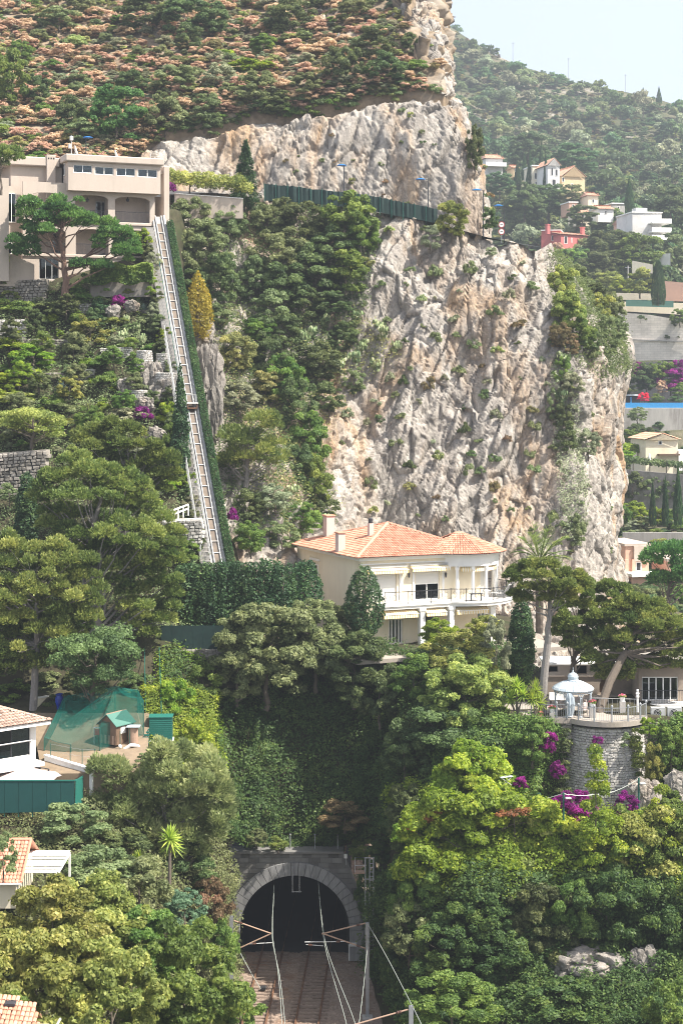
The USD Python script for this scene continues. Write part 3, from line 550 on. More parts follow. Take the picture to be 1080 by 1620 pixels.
def hero(name, label, cat, base, ellipses, D, mat, n=20000, L=0.28, W=0.07, style='pine', clumps=40, cr=(0.6, 1.1), trunk_top=None, trunk_r=0.3, bark=None, depth=0.6, seed=1, flat=0.8, lean=None, limbs_n=26, group=None, trunk_mid=None, poly=None, gap=18, deep=3.4):
    """a tree built from the silhouette of its clumps: ellipses are (px, py, rx, ry) at distance D"""
    if style == 'pine': n, W, clumps = int(n * 1.5), W * 1.35, int(clumps * 1.35)
    ellipses = ellipses or [(0, 0, 1, 1)]
    rng = np.random.default_rng(seed); B = []; tot = sum(e[2] * e[3] for e in ellipses); sc = D / FPX
    for cx, cy, rx, ry in ellipses:
        k = max(3, int(clumps * rx * ry / tot))
        for _ in range(k):
            r = rng.uniform(*cr); q = unit(rng.normal(0, 1, 2)) * rng.uniform(0.15, 1) ** 0.5
            x, y = cx + q[0] * max(rx - r * 0.7 / sc, rx * 0.3), cy + q[1] * max(ry - r * 0.5 / sc, ry * 0.3)
            dd = rng.normal(0, depth) * rx * sc * math.sqrt(max(0.1, 1 - q[0] ** 2)); B.append([*P(x, y, D + dd), r * rng.uniform(0.9, 1.3), r * rng.uniform(0.9, 1.3), r * flat * rng.uniform(0.8, 1.2)])
    if poly is not None:
        from shapely.geometry import Polygon, Point
        g = Polygon(poly); B = []
        for x, y in np.vstack([spaced(poly, 900, gap, rng), spaced(poly, 900, gap * 1.5, rng)]):
            r = rng.uniform(*cr); e = g.exterior.distance(Point(x, y)) * sc; dd = rng.uniform(-1, 1) * min(0.4 + e * 0.9, deep)
            B.append([*P(x, y, D + dd), r * rng.uniform(0.9, 1.25), r * rng.uniform(0.9, 1.25), r * min(1.05, flat * 1.2) * rng.uniform(0.85, 1.15)])
    B = np.array(B); o = np.array(base, float)
    t = thing(name, label, cat, o, group=group); B[:, :3] -= o
    v, f, tn = blob_leaves(B, n, L, W, rng, style, low=-0.2); mesh(t, 'crown', v, f, LM[mat], tone=tn)
    top = (np.array(trunk_top) - o) if trunk_top is not None else np.array([B[:, 0].mean(), B[:, 1].mean(), B[:, 2].max() * 0.8])
    pick = rng.permutation(len(B))[:limbs_n]; ends = B[pick, :3] - np.array([0, 0, 1]) * B[pick, 5:6] * 0.3
    mb = MB()
    if trunk_mid is not None:
        mid = np.array(trunk_mid) - o; mb.tube([(0, 0, -0.3), mid * 0.5 + rng.normal(0, 0.05, 3), mid], [trunk_r, trunk_r * 0.9, trunk_r * 0.8], 9); limbs(rng, mid, top, ends, trunk_r * 0.8, mb)
    else: limbs(rng, (0, 0, -0.3), top, ends, trunk_r, mb)
    mb.put('trunk', bark or BARK, t)
    return t

def column_tree(name, label, cat, px, pyb, w, h, D, mat, group=None, seed=1, blunt=0.5, n=7000, sheet=None):
    """a dense cypress-like column made of upright plumes"""
    rng = np.random.default_rng(seed); s = D / FPX; W, H = w * s / 2, h * s; t = thing(name, label, cat, P(px, pyb, D), group=group); B = []
    prof = lambda z: W * min(1, ((1 - z) * 1.6) ** blunt) * min(1, 0.8 + z)
    for k in range(max(30, int(60 * w / 50))):
        z = rng.uniform(0.02, 0.9); R = prof(z); a = rng.uniform(0, 2 * np.pi); r = R * rng.uniform(0.26, 0.40) + 0.06; q = max(0, R - r * 0.9)
        B.append([q * math.cos(a), q * math.sin(a), z * H, r, r, min(r * rng.uniform(1.6, 2.4), H * (1.0 - z) + 0.15)])
    for z in np.linspace(0.08, 0.9, 9): B.append([0, 0, z * H, prof(z) * 0.85, prof(z) * 0.85, H * 0.09])
    v, f, tn = blob_leaves(np.array(B), int(n * 1.5), 0.2, 0.12, rng, 'column', low=-0.95); mesh(t, 'crown', v, f, LM[mat], tone=tn)
    MB().tube([(0, 0, -0.5), (0, 0, H * 0.5), (0, 0, H * 0.9)], [W * 0.18, W * 0.12, 0.03], 7).put('trunk', BARK, t)
# ---------------------------------------------------------------- buildings and built things
CREAM = M_plain('cream_render', (0.78, 0.69, 0.52), 0.85, 0.05, 2.0, stain=(0.68, 0.58, 0.42), stain_scale=0.35, streak=True)
WHITE = M_plain('white_render', (0.78, 0.76, 0.72), 0.8, 0.04, 2.0, stain=(0.62, 0.60, 0.56), stain_scale=0.6, streak=True)
TRIM = M_plain('white_trim', (0.80, 0.78, 0.74), 0.6, 0.03, 4.0)
BEIGE = M_plain('pinkish_beige_render', (0.48, 0.405, 0.34), 0.85, 0.05, 1.5, stain=(0.39, 0.33, 0.275), stain_scale=0.5, streak=True)
BEIGE_IN = M_plain('pale_inner_render', (0.56, 0.47, 0.40), 0.85, 0.04, 1.5)
OCHRE = M_plain('ochre_render', (0.62, 0.47, 0.28), 0.85, 0.06, 1.0)
PINK = M_plain('coral_render', (0.50, 0.14, 0.13), 0.85, 0.06, 1.0)
SALMON = M_plain('salmon_render', (0.60, 0.37, 0.27), 0.85, 0.06, 1.0)
SHUTTER = M_plain('roller_shutter', (0.70, 0.67, 0.61), 0.6, 0.03, 8.0)
TILE = M_tone('terracotta_tiles', (0.36, 0.15, 0.085), (0.68, 0.36, 0.25), 0.8, 0.0, 8.0)
TILE_OLD = M_tone('weathered_tiles', (0.20, 0.13, 0.10), (0.55, 0.40, 0.31), 0.85, 0.0, 3.0)
TILE_FAR = M_tone('distant_tiles', (0.50, 0.25, 0.15), (0.66, 0.42, 0.30), 0.85, 0.0, 2.0)
IRON = M_plain('wrought_iron', (0.05, 0.05, 0.055), 0.5, 0.2, 5.0, metallic=0.3)
STEEL = M_plain('galvanised_steel', (0.36, 0.37, 0.38), 0.5, 0.12, 4.0, metallic=0.5)
PALE_STEEL = M_plain('pale_painted_steel', (0.44, 0.44, 0.43), 0.5, 0.12, 4.0, stain=(0.36, 0.35, 0.33), stain_scale=1.5)
RUSTY = M_plain('rusty_steel', (0.13, 0.065, 0.035), 0.8, 0.35, 6.0, stain=(0.25, 0.13, 0.07), stain_scale=2.0)
CONCRETE = M_plain('concrete', (0.40, 0.38, 0.35), 0.9, 0.12, 2.0, 0.02, stain=(0.24, 0.22, 0.20), stain_scale=0.8, streak=True)
STONE = M_tone('dry_stone', (0.15, 0.135, 0.115), (0.38, 0.345, 0.30), 0.9, 0.03, 5.0)
STONE_PALE = M_tone('pale_wall_stone', (0.35, 0.33, 0.30), (0.58, 0.555, 0.51), 0.9, 0.03, 5.0)
PORTAL = M_tone('portal_stone', (0.085, 0.080, 0.072), (0.26, 0.25, 0.235), 0.9, 0.03, 3.0)
RING = M_plain('portal_ring_concrete', (0.27, 0.265, 0.26), 0.9, 0.3, 2.5, 0.02, stain=(0.07, 0.07, 0.073), stain_scale=1.6, streak=True)
CURTAIN = M_plain('pale_blind', (0.30, 0.34, 0.38), 0.8, 0.1, 3.0)
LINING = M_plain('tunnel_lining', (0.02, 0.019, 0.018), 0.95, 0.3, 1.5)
NET_DARK = M_plain('dark_green_screen', (0.012, 0.034, 0.030), 0.8, 0.25, 2.5)
TEAL = M_plain('green_screen_fabric', (0.007, 0.060, 0.056), 0.7, 0.1, 1.5)
TEAL_TOP = M_plain('teal_slats', (0.012, 0.13, 0.10), 0.6, 0.1, 3.0)
BLUE = M_plain('blue_enamel', (0.02, 0.20, 0.55), 0.35, 0.05, 4.0)
URN = M_plain('cobalt_glaze', (0.01, 0.03, 0.22), 0.15, 0.1, 4.0)
YELLOW_STRIPE = M_tone('awning_stripes', (0.76, 0.55, 0.22), (0.82, 0.78, 0.68), 0.8, 0.0, 0.1)
CANVAS = M_plain('parasol_canvas', (0.54, 0.45, 0.42), 0.85, 0.04, 3.0)
WOOD = M_plain('brown_boards', (0.15, 0.095, 0.06), 0.8, 0.25, 4.0)
SAND = M_plain('sandy_yard', (0.22, 0.165, 0.11), 0.95, 0.25, 2.0, 0.02, stain=(0.15, 0.12, 0.07), stain_scale=0.5)
POOLBLUE = M_plain('pool_tiles', (0.04, 0.26, 0.55), 0.3, 0.05, 2.0)
PAVING = M_plain('terrace_paving', (0.34, 0.295, 0.25), 0.85, 0.12, 1.2, stain=(0.30, 0.26, 0.21), stain_scale=0.8)
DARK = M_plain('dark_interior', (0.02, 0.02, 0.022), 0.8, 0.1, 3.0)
RED = M_plain('red_enamel', (0.38, 0.05, 0.05), 0.5, 0.05, 3.0)
GREENROOF = M_plain('green_felt_roof', (0.07, 0.17, 0.135), 0.8, 0.08, 3.0)
GREENPOST = M_plain('green_paint', (0.02, 0.10, 0.075), 0.5, 0.1, 3.0)
ZINC = M_plain('pale_blue_zinc', (0.42, 0.48, 0.52), 0.45, 0.1, 3.0, metallic=0.2, stain=(0.52, 0.57, 0.60), stain_scale=1.5)
GLASS = usdkit.material(stage, '/World/Looks/window_glass', {"g": ("glossy_bsdf", {"color": (0.85, 0.9, 0.95), "roughness": 0.05}), "t": ("transparent_bsdf", {"color": (0.55, 0.62, 0.63)}), "f": ("fresnel", {"IOR": 1.6}), "x": ("mix_closure", {})},
                        [("f.fac", "x.fac"), ("t.BSDF", "x.closure1"), ("g.BSDF", "x.closure2")], surface="x.closure")
NET = usdkit.material(stage, '/World/Looks/green_net', {"d": ("diffuse_bsdf", {"color": (0.012, 0.13, 0.10)}), "tl": ("translucent_bsdf", {"color": (0.012, 0.13, 0.10)}), "m": ("mix_closure", {"fac": 0.4}), "t": ("transparent_bsdf", {}), "x": ("mix_closure", {"fac": 0.42})},
                      [("d.BSDF", "m.closure1"), ("tl.BSDF", "m.closure2"), ("t.BSDF", "x.closure1"), ("m.closure", "x.closure2")], surface="x.closure")
class Frame:
    """a building's own axes: x along its front to the right, y inward, z up"""
    def __init__(s, px, py, D, deg): s.o = P(px, py, D); s.yaw = math.radians(deg); s.R = rot_z(s.yaw)
    def hit(s, px, py, y=0.0):
        d = np.array([(px - CX) / FPX, 1.0, -(py - HY) / FPX]); n = s.R[:, 1]; c = np.array([0, 0, CAMZ])
        q = c + d * (((s.o + n * y - c) @ n) / (d @ n)); l = s.R.T @ (q - s.o); return l[0], l[2]
    def thing(s, *a, **k): return thing(*a, loc=s.o, yaw=s.yaw, **k)
def tiles(mb, quad, w=0.24, l=0.42, r=0.07, rng=None, seg=3):
    """barrel tiles on a planar polygon: the first two corners are the eave, from left to right"""
    from shapely.geometry import Polygon, Point
    from shapely import contains_xy
    q = np.asarray(quad, float); rng = rng or np.random.default_rng(3); e = unit(q[1] - q[0]); n = unit(np.cross(e, q[-1] - q[0])); s = np.cross(n, e)
    if n[2] < 0: n = -n
    loc = np.stack([(q - q[0]) @ e, (q - q[0]) @ s], 1); g = Polygon(loc).buffer(0.03); x0, y0, x1, y1 = g.bounds
    X, Y = np.meshgrid(np.arange(x0 + w / 2, x1, w), np.arange(y0, y1 - l * 0.3, l * 0.85)); c = np.stack([X.ravel(), Y.ravel()], 1)
    c = c[contains_xy(g, c[:, 0], c[:, 1] + l * 0.3)]
    an = np.linspace(0, np.pi, seg + 1); N = len(c)
    j = rng.normal(0, 0.008, (N, 2)); tone = np.clip(rng.normal(0.55, 0.2, N), 0, 1)
    V = []
    for t, lift, rr in ((0.0, 0.035, 1.0), (l, 0.0, 0.85)):
        a = c[:, None, 0] + j[:, :1] - np.cos(an)[None] * w * 0.5 * rr; b = np.repeat((c[:, 1] + t)[:, None], seg + 1, 1); h = np.sin(an)[None] * r * rr + lift + 0 * a
        V.append(q[0] + a[..., None] * e + b[..., None] * s + h[..., None] * n)
    V = np.stack(V, 1).reshape(-1, 3); k = (seg + 1) * 2; f = []
    for m in range(seg): f.append(np.stack([np.arange(N) * k + m, np.arange(N) * k + m + 1, np.arange(N) * k + seg + 2 + m, np.arange(N) * k + seg + 1 + m], 1))
    mb.add(V, np.vstack(f), np.repeat(tone, k)); mb.add(q, [(0, 1, 2)] + ([(0, 2, 3)] if len(q) == 4 else []), 0.15)
    return mb
def window(t, x0, z0, x1, z1, y, frame=TRIM, n=2, glass=GLASS, fw=0.06, back=DARK, rail=False, depth=0.08):
    """a framed window in the plane y (outside is towards smaller y); its panes are sub-parts; a dark room lies behind"""
    m = MB(); xs = np.linspace(x0, x1, n + 1)
    m.box((x0, y - depth, z0), (x1, y + 0.02, z0 + fw)).box((x0, y - depth, z1 - fw), (x1, y + 0.02, z1))
    for i, x in enumerate(xs): a = x if i == 0 else (x - fw if i == n else x - fw / 2); m.box((a, y - depth + 0.003, z0 + fw), (a + fw, y + 0.017, z1 - fw))
    if rail: m.box((x0 + fw, y - depth + 0.006, (z0 + z1) / 2 - 0.03), (x1 - fw, y + 0.01, (z0 + z1) / 2 + 0.03))
    w = m.put('window', frame, t)
    for i in range(n): MB().box((xs[i] + 0.02, y - depth * 0.5, z0 + fw * 0.5), (xs[i + 1] - 0.02, y - depth * 0.5 + 0.012, z1 - fw * 0.5)).put('pane', glass, w)
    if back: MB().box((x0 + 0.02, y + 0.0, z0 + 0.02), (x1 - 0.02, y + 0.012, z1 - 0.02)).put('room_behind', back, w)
    return w
def railing(t, a, b, h, mat=IRON, step=0.13, bar=0.02, name='railing', top=0.045, base=0.08):
    a, b = np.array(a, float), np.array(b, float); L = np.linalg.norm(b - a); m = MB(); up = np.array([0, 0, 1.0])
    m.bar(a + up * h, b + up * h, top, top); m.bar(a + up * base, b + up * base, top * 0.7, top * 0.7)
    for k in range(int(L / step) + 1):
        p = a + (b - a) * min(1, k * step / L); m.bar(p + up * base, p + up * h, bar, bar)
    return m.put(name, mat, t)
def arch_poly(x0, z0, x1, z1, rise, n=10):
    """an opening with a flat segmental arch"""
    xs = np.linspace(x0, x1, n); c = (x0 + x1) / 2; h = (x1 - x0) / 2
    return [(x0, z0)] + [(x, z1 - rise + rise * math.sqrt(max(0, 1 - ((x - c) / h) ** 2)) ** 0.9) for x in xs] + [(x1, z0)]
def wall_with_holes(mb, outer, holes, y0, y1):
    from shapely.geometry import Polygon
    g = Polygon(outer)
    for h in holes: g = g.difference(Polygon(h))
    for p in getattr(g, 'geoms', [g]): mb.prism(p, 1, y0, y1)
    return mb
def stone_wall(name, label, pts, h, size=0.3, mat=STONE, thick=0.45, cat='stone wall', batter=0.06, seed=0, cap=None, top=None):
    """a wall of separate rough stones along a line of base points in the world; top: heights along the line"""
    rng = np.random.default_rng(seed + 77); p = np.asarray(pts, float); o = p[0].copy(); p = p - o
    L = np.r_[0, np.cumsum(np.linalg.norm(np.diff(p[:, :2], axis=0), axis=1))]; t = thing(name, label, cat, o)
    H = np.full(len(p), h) if top is None else np.asarray(top, float)
    at = lambda s: np.array([np.interp(s, L, p[:, k]) for k in range(3)])
    m = MB(); body = MB(); z = 0.0; hmax = H.max()
    unitbox = trimesh.convex.convex_hull(np.array([[x * 0.5, y, w * 0.5] for x in (-1, 1) for y in (0.03, 1) for w in (-1, 1)] + [[x * 0.36, -0.18, w * 0.34] for x in (-1, 1) for w in (-1, 1)]))
    while z < hmax:
        rh = size * rng.uniform(0.55, 0.95); s = rng.uniform(-size, 0)
        while s < L[-1]:
            w = size * rng.uniform(0.7, 1.7); c = at(min(max(s + w / 2, 0), L[-1])); d = at(min(s + w, L[-1])) - at(max(s, 0)); d[2] = 0
            if np.linalg.norm(d) > 1e-3 and z + rh * 0.5 < np.interp(s + w / 2, L, H):
                d = unit(d); nr = np.array([d[1], -d[0], 0]); v = np.array(unitbox.vertices) * [w * 1.0, thick * rng.uniform(0.9, 1.0), rh * 1.0] + rng.normal(0, 0.018 * size / 0.3, (len(unitbox.vertices), 3))
                m.add(c + d * v[:, :1] - nr * (v[:, 1:2] + z * batter - 0.08 * size * rng.uniform(0, 1)) + np.array([0, 0, 1]) * (v[:, 2:] + z + rh / 2), unitbox.faces, np.clip(rng.normal(0.5, 0.22), 0, 1))
            s += w
        z += rh
    m.put('stones', mat, t, kind='stuff')
    for i in range(len(p) - 1):
        a, b = p[i], p[i + 1]; d = unit((b - a) * [1, 1, 0]); nr = np.array([d[1], -d[0], 0]); k = 0.03
        q = [a - nr * k, b - nr * k, b - nr * (k + thick), a - nr * (k + thick)]; tp = [q[0] - nr * H[i] * batter + [0, 0, H[i] - 0.06], q[1] - nr * H[i + 1] * batter + [0, 0, H[i + 1] - 0.06], q[2] + [0, 0, H[i + 1] - 0.06], q[3] + [0, 0, H[i] - 0.06]]
        body.add(q + tp, [(0, 3, 2, 1), (4, 5, 6, 7), (0, 1, 5, 4), (1, 2, 6, 5), (2, 3, 7, 6), (3, 0, 4, 7)], 0.42)
    body.put('core', mat, t)
    return t
def boulder(name, label, px, py, w, h, D, mat=ROCK_GREY, seed=0, depth=0.9, cat='rock'):
    s = D / FPX; m = trimesh.creation.icosphere(5); v = np.array(m.vertices); rng = np.random.default_rng(seed)
    v = np.sign(v) * np.abs(v) ** 0.75
    q = v * 1.4 + seed * 3.1; v = v * (1 + 0.7 * (meshkit.fbm(q * 0.8, 4, seed) - 0.5)[:, None]); v += m.vertices * (facets(q, 0.8, (0.8, 0.8, 1.5), seed, 0.13, 0.22) + 0.16 * (ridged(q * 1.6, seed, 3) - 0.6))[:, None]
    v = v * np.array([w / 2, w / 2 * depth, h / 2]) * s
    o = P(px, py + h / 2, D); t = mesh('/World', name, v + o + [0, w / 2 * depth * s * 0.5, h / 2 * s], m.faces, mat, label=label, cat=cat)
    return t
# --- the cream villa with the terracotta roof
def villa():
    F = Frame(570, 1024, 133, 24); t = F.thing('villa', 'cream two-storey villa with terracotta hip roof below the cliff', 'villa')
    ze = 7.0; Lx, Ly = 10.6, 12.9; cx, cy, R = 9.8, 2.2, 3.25
    an = np.linspace(-np.pi * 0.78, np.pi * 0.62, 26); arc = [(cx + R * math.cos(a), cy + R * math.sin(a)) for a in an]
    w = MB(); from shapely.geometry import Polygon, box as sbox
    foot = Polygon([(0, 0), (Lx, 0), (Lx, Ly), (0, Ly)])
    # openings of the front wall are cut, the side and the rear are plain
    hx = lambda px, py=920, y=0.0: F.hit(px, py, y)[0]
    hz = lambda py, px=640, y=0.0: F.hit(px, py, y)[1]
    up = [(hx(590), 3.42, hx(627), hz(903)), (hx(657), 3.42, hx(695), hz(905))]
    lowd = [(hx(615, 1000), 0.05, hx(637, 1000), hz(978)), (hx(672, 1000), 0.05, hx(688, 1000), hz(975)), (hx(755, 990), 0.4, hx(768, 990), hz(972))]
    outer = [(0, 0), (Lx, 0), (Lx, ze), (0, ze)]
    wall_with_holes(w, outer, [[(a, b), (c, b), (c, d), (a, d)] for a, b, c, d in up + lowd], 0, 0.3)
    sw = MB(); wz, wl = 4.5, 5.65
    yw0, yw1 = 8.3, 9.6
    wall_with_holes(sw, [(0, 0), (Ly - 0.303, 0), (Ly - 0.303, ze), (0, ze)], [[(yw0, wz), (yw1, wz), (yw1, wl), (yw0, wl)]], 0, 0.3)
    sw.xf(np.array([[0, 1, 0], [1, 0, 0], [0, 0, 1.0]]), (0, 0.303, 0)); w.v += sw.v; w.f += [f[:, ::-1] + w.n for f in sw.f]; w.t += sw.t; w.n += sw.n
    w.box((0.303, Ly - 0.3, 0), (Lx, Ly, ze)).box((Lx - 0.3, 5.6, 0), (Lx, Ly - 0.303, ze)); w.box((0.303, 0.303, 3.2), (Lx - 0.3, Ly - 0.303, 3.35))
    w.put('wall', CREAM, t)
    MB().box((0.4, 2.6, 0.1), (Lx - 0.4, 2.65, 3.1)).box((0.4, 1.6, 3.4), (Lx - 0.4, 1.65, 6.9)).put('inner_wall', BEIGE_IN, t)
    # small side window
    sf = MB(); sf.box((-0.03, yw0, wz), (0.12, yw1, wz + 0.07)).box((-0.03, yw0, wl - 0.07), (0.12, yw1, wl)).box((-0.03, yw0, wz + 0.07), (0.12, yw0 + 0.07, wl - 0.07)).box((-0.03, yw1 - 0.07, wz + 0.07), (0.12, yw1, wl - 0.07)).box((-0.12, yw0 - 0.3, wl + 0.32), (-0.002, yw1 + 0.3, wl + 0.47)); q = sf.put('window', TRIM, t)
    MB().box((0.05, yw0 + 0.03, wz + 0.03), (0.07, yw1 - 0.03, wl - 0.03)).put('pane', GLASS, q)
    # roller shutters, one part-open over a glazed door
    a, b, c, d = up[0]; s = MB()
    for k in range(int((d - b) / 0.085)): s.box((a + 0.02, 0.10 + 0.004 * (k % 2), b + k * 0.085 + 0.004), (c - 0.02, 0.14, b + (k + 1) * 0.085))
    s.put('roller_shutter', SHUTTER, t)
    a, b, c, d = up[1]; zs = hz(925); s = MB()
    for k in range(int((d - zs) / 0.085)): s.box((a + 0.02, 0.10 + 0.004 * (k % 2), zs + k * 0.085 + 0.004), (c - 0.02, 0.14, zs + (k + 1) * 0.085))
    s.put('roller_shutter', SHUTTER, t, label='partly raised roller shutter over the balcony door'); window(t, a, b, c, zs, 0.22, n=2)
    # pilasters, cornice
    for px in (586, 631, 652, 699): x = hx(px); MB().bevel((x, -0.07, 3.45), (x + 0.18, -0.002, ze - 0.75), 0.02).put('pilaster', TRIM, t)
    m = MB().box((-0.16, -0.16, ze - 0.30), (Lx - 1.5, -0.003, ze - 0.05)).box((-0.16, -0.003, ze - 0.30), (-0.003, Ly + 0.1, ze - 0.05)).box((-0.05, -0.05, ze - 0.62), (Lx - 2.5, -0.004, ze - 0.53)); m.put('cornice', TRIM, t)
    # rounded right end: loggia with columns
    an2 = np.linspace(-np.pi * 0.80, np.pi * 0.55, 30)
    def ringband(r0, r1, z0, z1, aa=an2):
        b = MB(); o = np.stack([cx + r1 * np.cos(aa), cy + r1 * np.sin(aa)], 1); i = np.stack([cx + r0 * np.cos(aa), cy + r0 * np.sin(aa)], 1)[::-1]
        return b.prism(Polygon(np.vstack([o, i])), 2, z0, z1)
    rb = ringband(R - 0.35, R, ze - 1.0, ze - 0.04); rb.put('entablature', TRIM, t)
    inner = MB(); ia = np.linspace(-np.pi * 0.75, np.pi * 0.55, 24); ir = R - 1.15
    bb = ringband(ir - 0.2, ir, 3.36, ze - 0.3, ia); bb.put('loggia_wall', CREAM, t)
    for k, a in enumerate(np.radians([-120, -96, -72, -40, -26, -6, 18])):
        x, y = cx + (R - 0.2) * math.cos(a), cy + (R - 0.2) * math.sin(a)
        MB().lathe((x, y, 3.42), [(0.02, 0), (0.19, 0), (0.19, 0.12), (0.15, 0.2), (0.14, 1.4), (0.13, 2.25), (0.18, 2.35), (0.18, ze - 0.97 - 3.42), (0.02, ze - 0.97 - 3.42)], 14).put('column', TRIM, t)
    for a0, a1 in ((-112, -80), (-70, -44)):
        aa = np.radians(np.linspace(a0, a1, 8)); s = ringband(ir + 0.02, ir + 0.06, 3.5, 5.7, aa); s.put('roller_shutter', SHUTTER, t)
        s = MB(); n_ = 20; q = np.radians(np.linspace(a0 - 2, a1 + 2, n_ + 1))
        for k in range(n_):
            p = [(cx + r * math.cos(q[j]), cy + r * math.sin(q[j])) for r, j in ((R - 0.34, k), (R - 0.34, k + 1))]; o = [(cx + (R - 0.10) * math.cos(q[j]), cy + (R - 0.10) * math.sin(q[j])) for j in (k, k + 1)]
            s.add([(p[0][0], p[0][1], 5.98), (p[1][0], p[1][1], 5.98), (o[1][0], o[1][1], 5.78), (o[0][0], o[0][1], 5.78), (o[1][0], o[1][1], 5.58), (o[0][0], o[0][1], 5.58)], [(0, 1, 2, 3), (3, 2, 4, 5)], float(k % 2))
        s.put('awning', YELLOW_STRIPE, t)
    # balcony slab follows front and round end
    by = -1.55; oa = np.linspace(-np.pi * 0.70, np.pi * 0.30, 24); Ro = R + 1.15
    slab = Polygon([(1.35, -0.004), (1.35, by)] + [(cx + Ro * math.cos(a), cy + Ro * math.sin(a)) for a in oa if cy + Ro * math.sin(a) <= 5] + [(Lx - 0.31, 5.0), (Lx - 0.31, -0.004)]).buffer(0)
    m = MB(); m.prism(slab, 2, 2.98, 3.22); m.prism(slab.buffer(0.10, join_style=2), 2, 3.22, 3.36); m.put('balcony', TRIM, t)
    edge = [(1.35, by)] + [(cx + Ro * math.cos(a), cy + Ro * math.sin(a)) for a in oa if cy + Ro * math.sin(a) < 4.6]
    edge = [edge[0], (3.4, by), (5.4, by)] + edge[1:]
    for i in range(len(edge) - 1):
        if i > 3 and i % 2 == 0: continue
        a, b = edge[i], edge[i + 1] if i < 3 else edge[min(i + 2, len(edge) - 1)]; a, b = np.array([*a, 3.36]), np.array([*b, 3.36]); L = np.linalg.norm(b - a)
        if L < 0.2: continue
        m = MB(); m.bar(a + [0, 0, 0.98], b + [0, 0, 0.98], 0.05).bar(a + [0, 0, 0.1], b + [0, 0, 0.1], 0.03); d = (b - a) / L
        for x in np.arange(0, L, 0.12): m.bar(a + d * x + [0, 0, 0.1], a + d * x + [0, 0, 0.98], 0.014)
        for x in np.arange(0.3, L - 0.2, 0.55):  # scrolls
            q = np.linspace(0, 2 * np.pi, 9); m.tube(a + d * x + np.outer(np.cos(q) * 0.17, d) + np.outer(np.sin(q) * 0.22 + 0.55, [0, 0, 1]), 0.012, 4)
        for x in (0, L): m.bar(a + d * x, a + d * x + [0, 0, 1.05], 0.05)
        m.put('balcony_railing', IRON, t)
    # lower columns, awnings, doors
    for px in (667, 713, 778):
        x = F.hit(px, 990, by + 0.3)[0]; m = MB().bevel((x - 0.24, by + 0.1, -0.3), (x + 0.24, by + 0.55, 2.85), 0.03).bevel((x - 0.3, by + 0.05, 2.7), (x + 0.3, by + 0.6, 2.975), 0.03); m.put('pier', TRIM, t)
    def awn(x0, x1, ztop, y0, y1, drop, val):
        m = MB(); n = int((x1 - x0) / 0.11); xs = np.linspace(x0, x1, n + 1)
        for k in range(n): m.add([(xs[k], y0, ztop), (xs[k + 1], y0, ztop), (xs[k + 1], y1, ztop - drop), (xs[k], y1, ztop - drop), (xs[k + 1], y1 - 0.01, ztop - drop - val), (xs[k], y1 - 0.01, ztop - drop - val)], [(0, 3, 2, 1), (3, 5, 4, 2)], float(k % 2))
        p = m.put('awning', YELLOW_STRIPE, t); MB().box((x0 - 0.03, y0 - 0.16, ztop + 0.005), (x1 + 0.03, y0, ztop + 0.17)).put('cassette', PALE_STEEL, p); MB().tube([(x0 - 0.02, y1, ztop - drop), (x1 + 0.02, y1, ztop - drop)], 0.035, 6).put('front_bar', TRIM, p)
    awn(hx(578, 900), hx(642, 900), hz(897), -0.02, -0.5, 0.16, 0.26); awn(hx(648, 900), hx(708, 900), hz(896), -0.02, -0.5, 0.16, 0.26)
    f1 = lambda px: F.hit(px, 970, by)[0]
    awn(f1(606), f1(661), 2.9, by + 0.55, by - 0.1, 0.3, 0.3); awn(f1(674), f1(706), 2.85, by + 0.55, by - 0.1, 0.25, 0.28); awn(f1(722), f1(772), 2.85, by + 0.55, by - 0.1, 0.25, 0.28)
    a, b, c, d = lowd[0]; window(t, a, b, c, d, 0.2, n=4, fw=0.12, back=None); a, b, c, d = lowd[1]; window(t, a, b, c, d, 0.2, n=1, fw=0.1, back=None); a, b, c, d = lowd[2]; window(t, a, b, c, d, 0.2, n=2, fw=0.08, back=None)
    for px in (645, 703):
        x, z = F.hit(px, 909); m = MB().bar((x, -0.01, z + 0.15), (x, -0.16, z + 0.15), 0.03).lathe((x, -0.2, z - 0.25), [(0.01, 0), (0.07, 0.08), (0.10, 0.32), (0.12, 0.34), (0.03, 0.45), (0.0, 0.5)], 8); m.put('wall_lamp', IRON, t)
    # roof
    ov = 0.55; ap = (5.4, 6.4, 9.05); c4 = [(-ov, -ov, ze), (Lx + 0.2, -ov, ze), (Lx + 0.2, Ly + ov, ze), (-ov, Ly + ov, ze)]
    r = MB(); rr = np.random.default_rng(5)
    for i in range(4): tiles(r, [c4[i], c4[(i + 1) % 4], ap], rng=rr)
    Rr = R + 0.6; ca = np.linspace(-np.pi * 0.95, np.pi * 0.75, 15)
    for i in range(14): tiles(r, [(cx + Rr * math.cos(ca[i]), cy + Rr * math.sin(ca[i]), ze + 0.02), (cx + Rr * math.cos(ca[i + 1]), cy + Rr * math.sin(ca[i + 1]), ze + 0.02), (cx, cy, 8.55)], w=0.2, rng=rr)
    roof = r.put('roof', TILE, t)
    h = MB()
    for a in c4: h.tube([np.array(a) + [0, 0, 0.05], np.array(ap) + [0, 0, 0.06]], 0.10, 6, tone=0.75)
    h.put('hip_tiles', TILE, roof)
    MB().prism(Polygon([(p[0], p[1]) for p in c4]).union(Polygon([(cx + Rr * math.cos(a), cy + Rr * math.sin(a)) for a in ca])).buffer(-0.06), 2, ze - 0.045, ze - 0.012).put('eaves', TRIM, t)
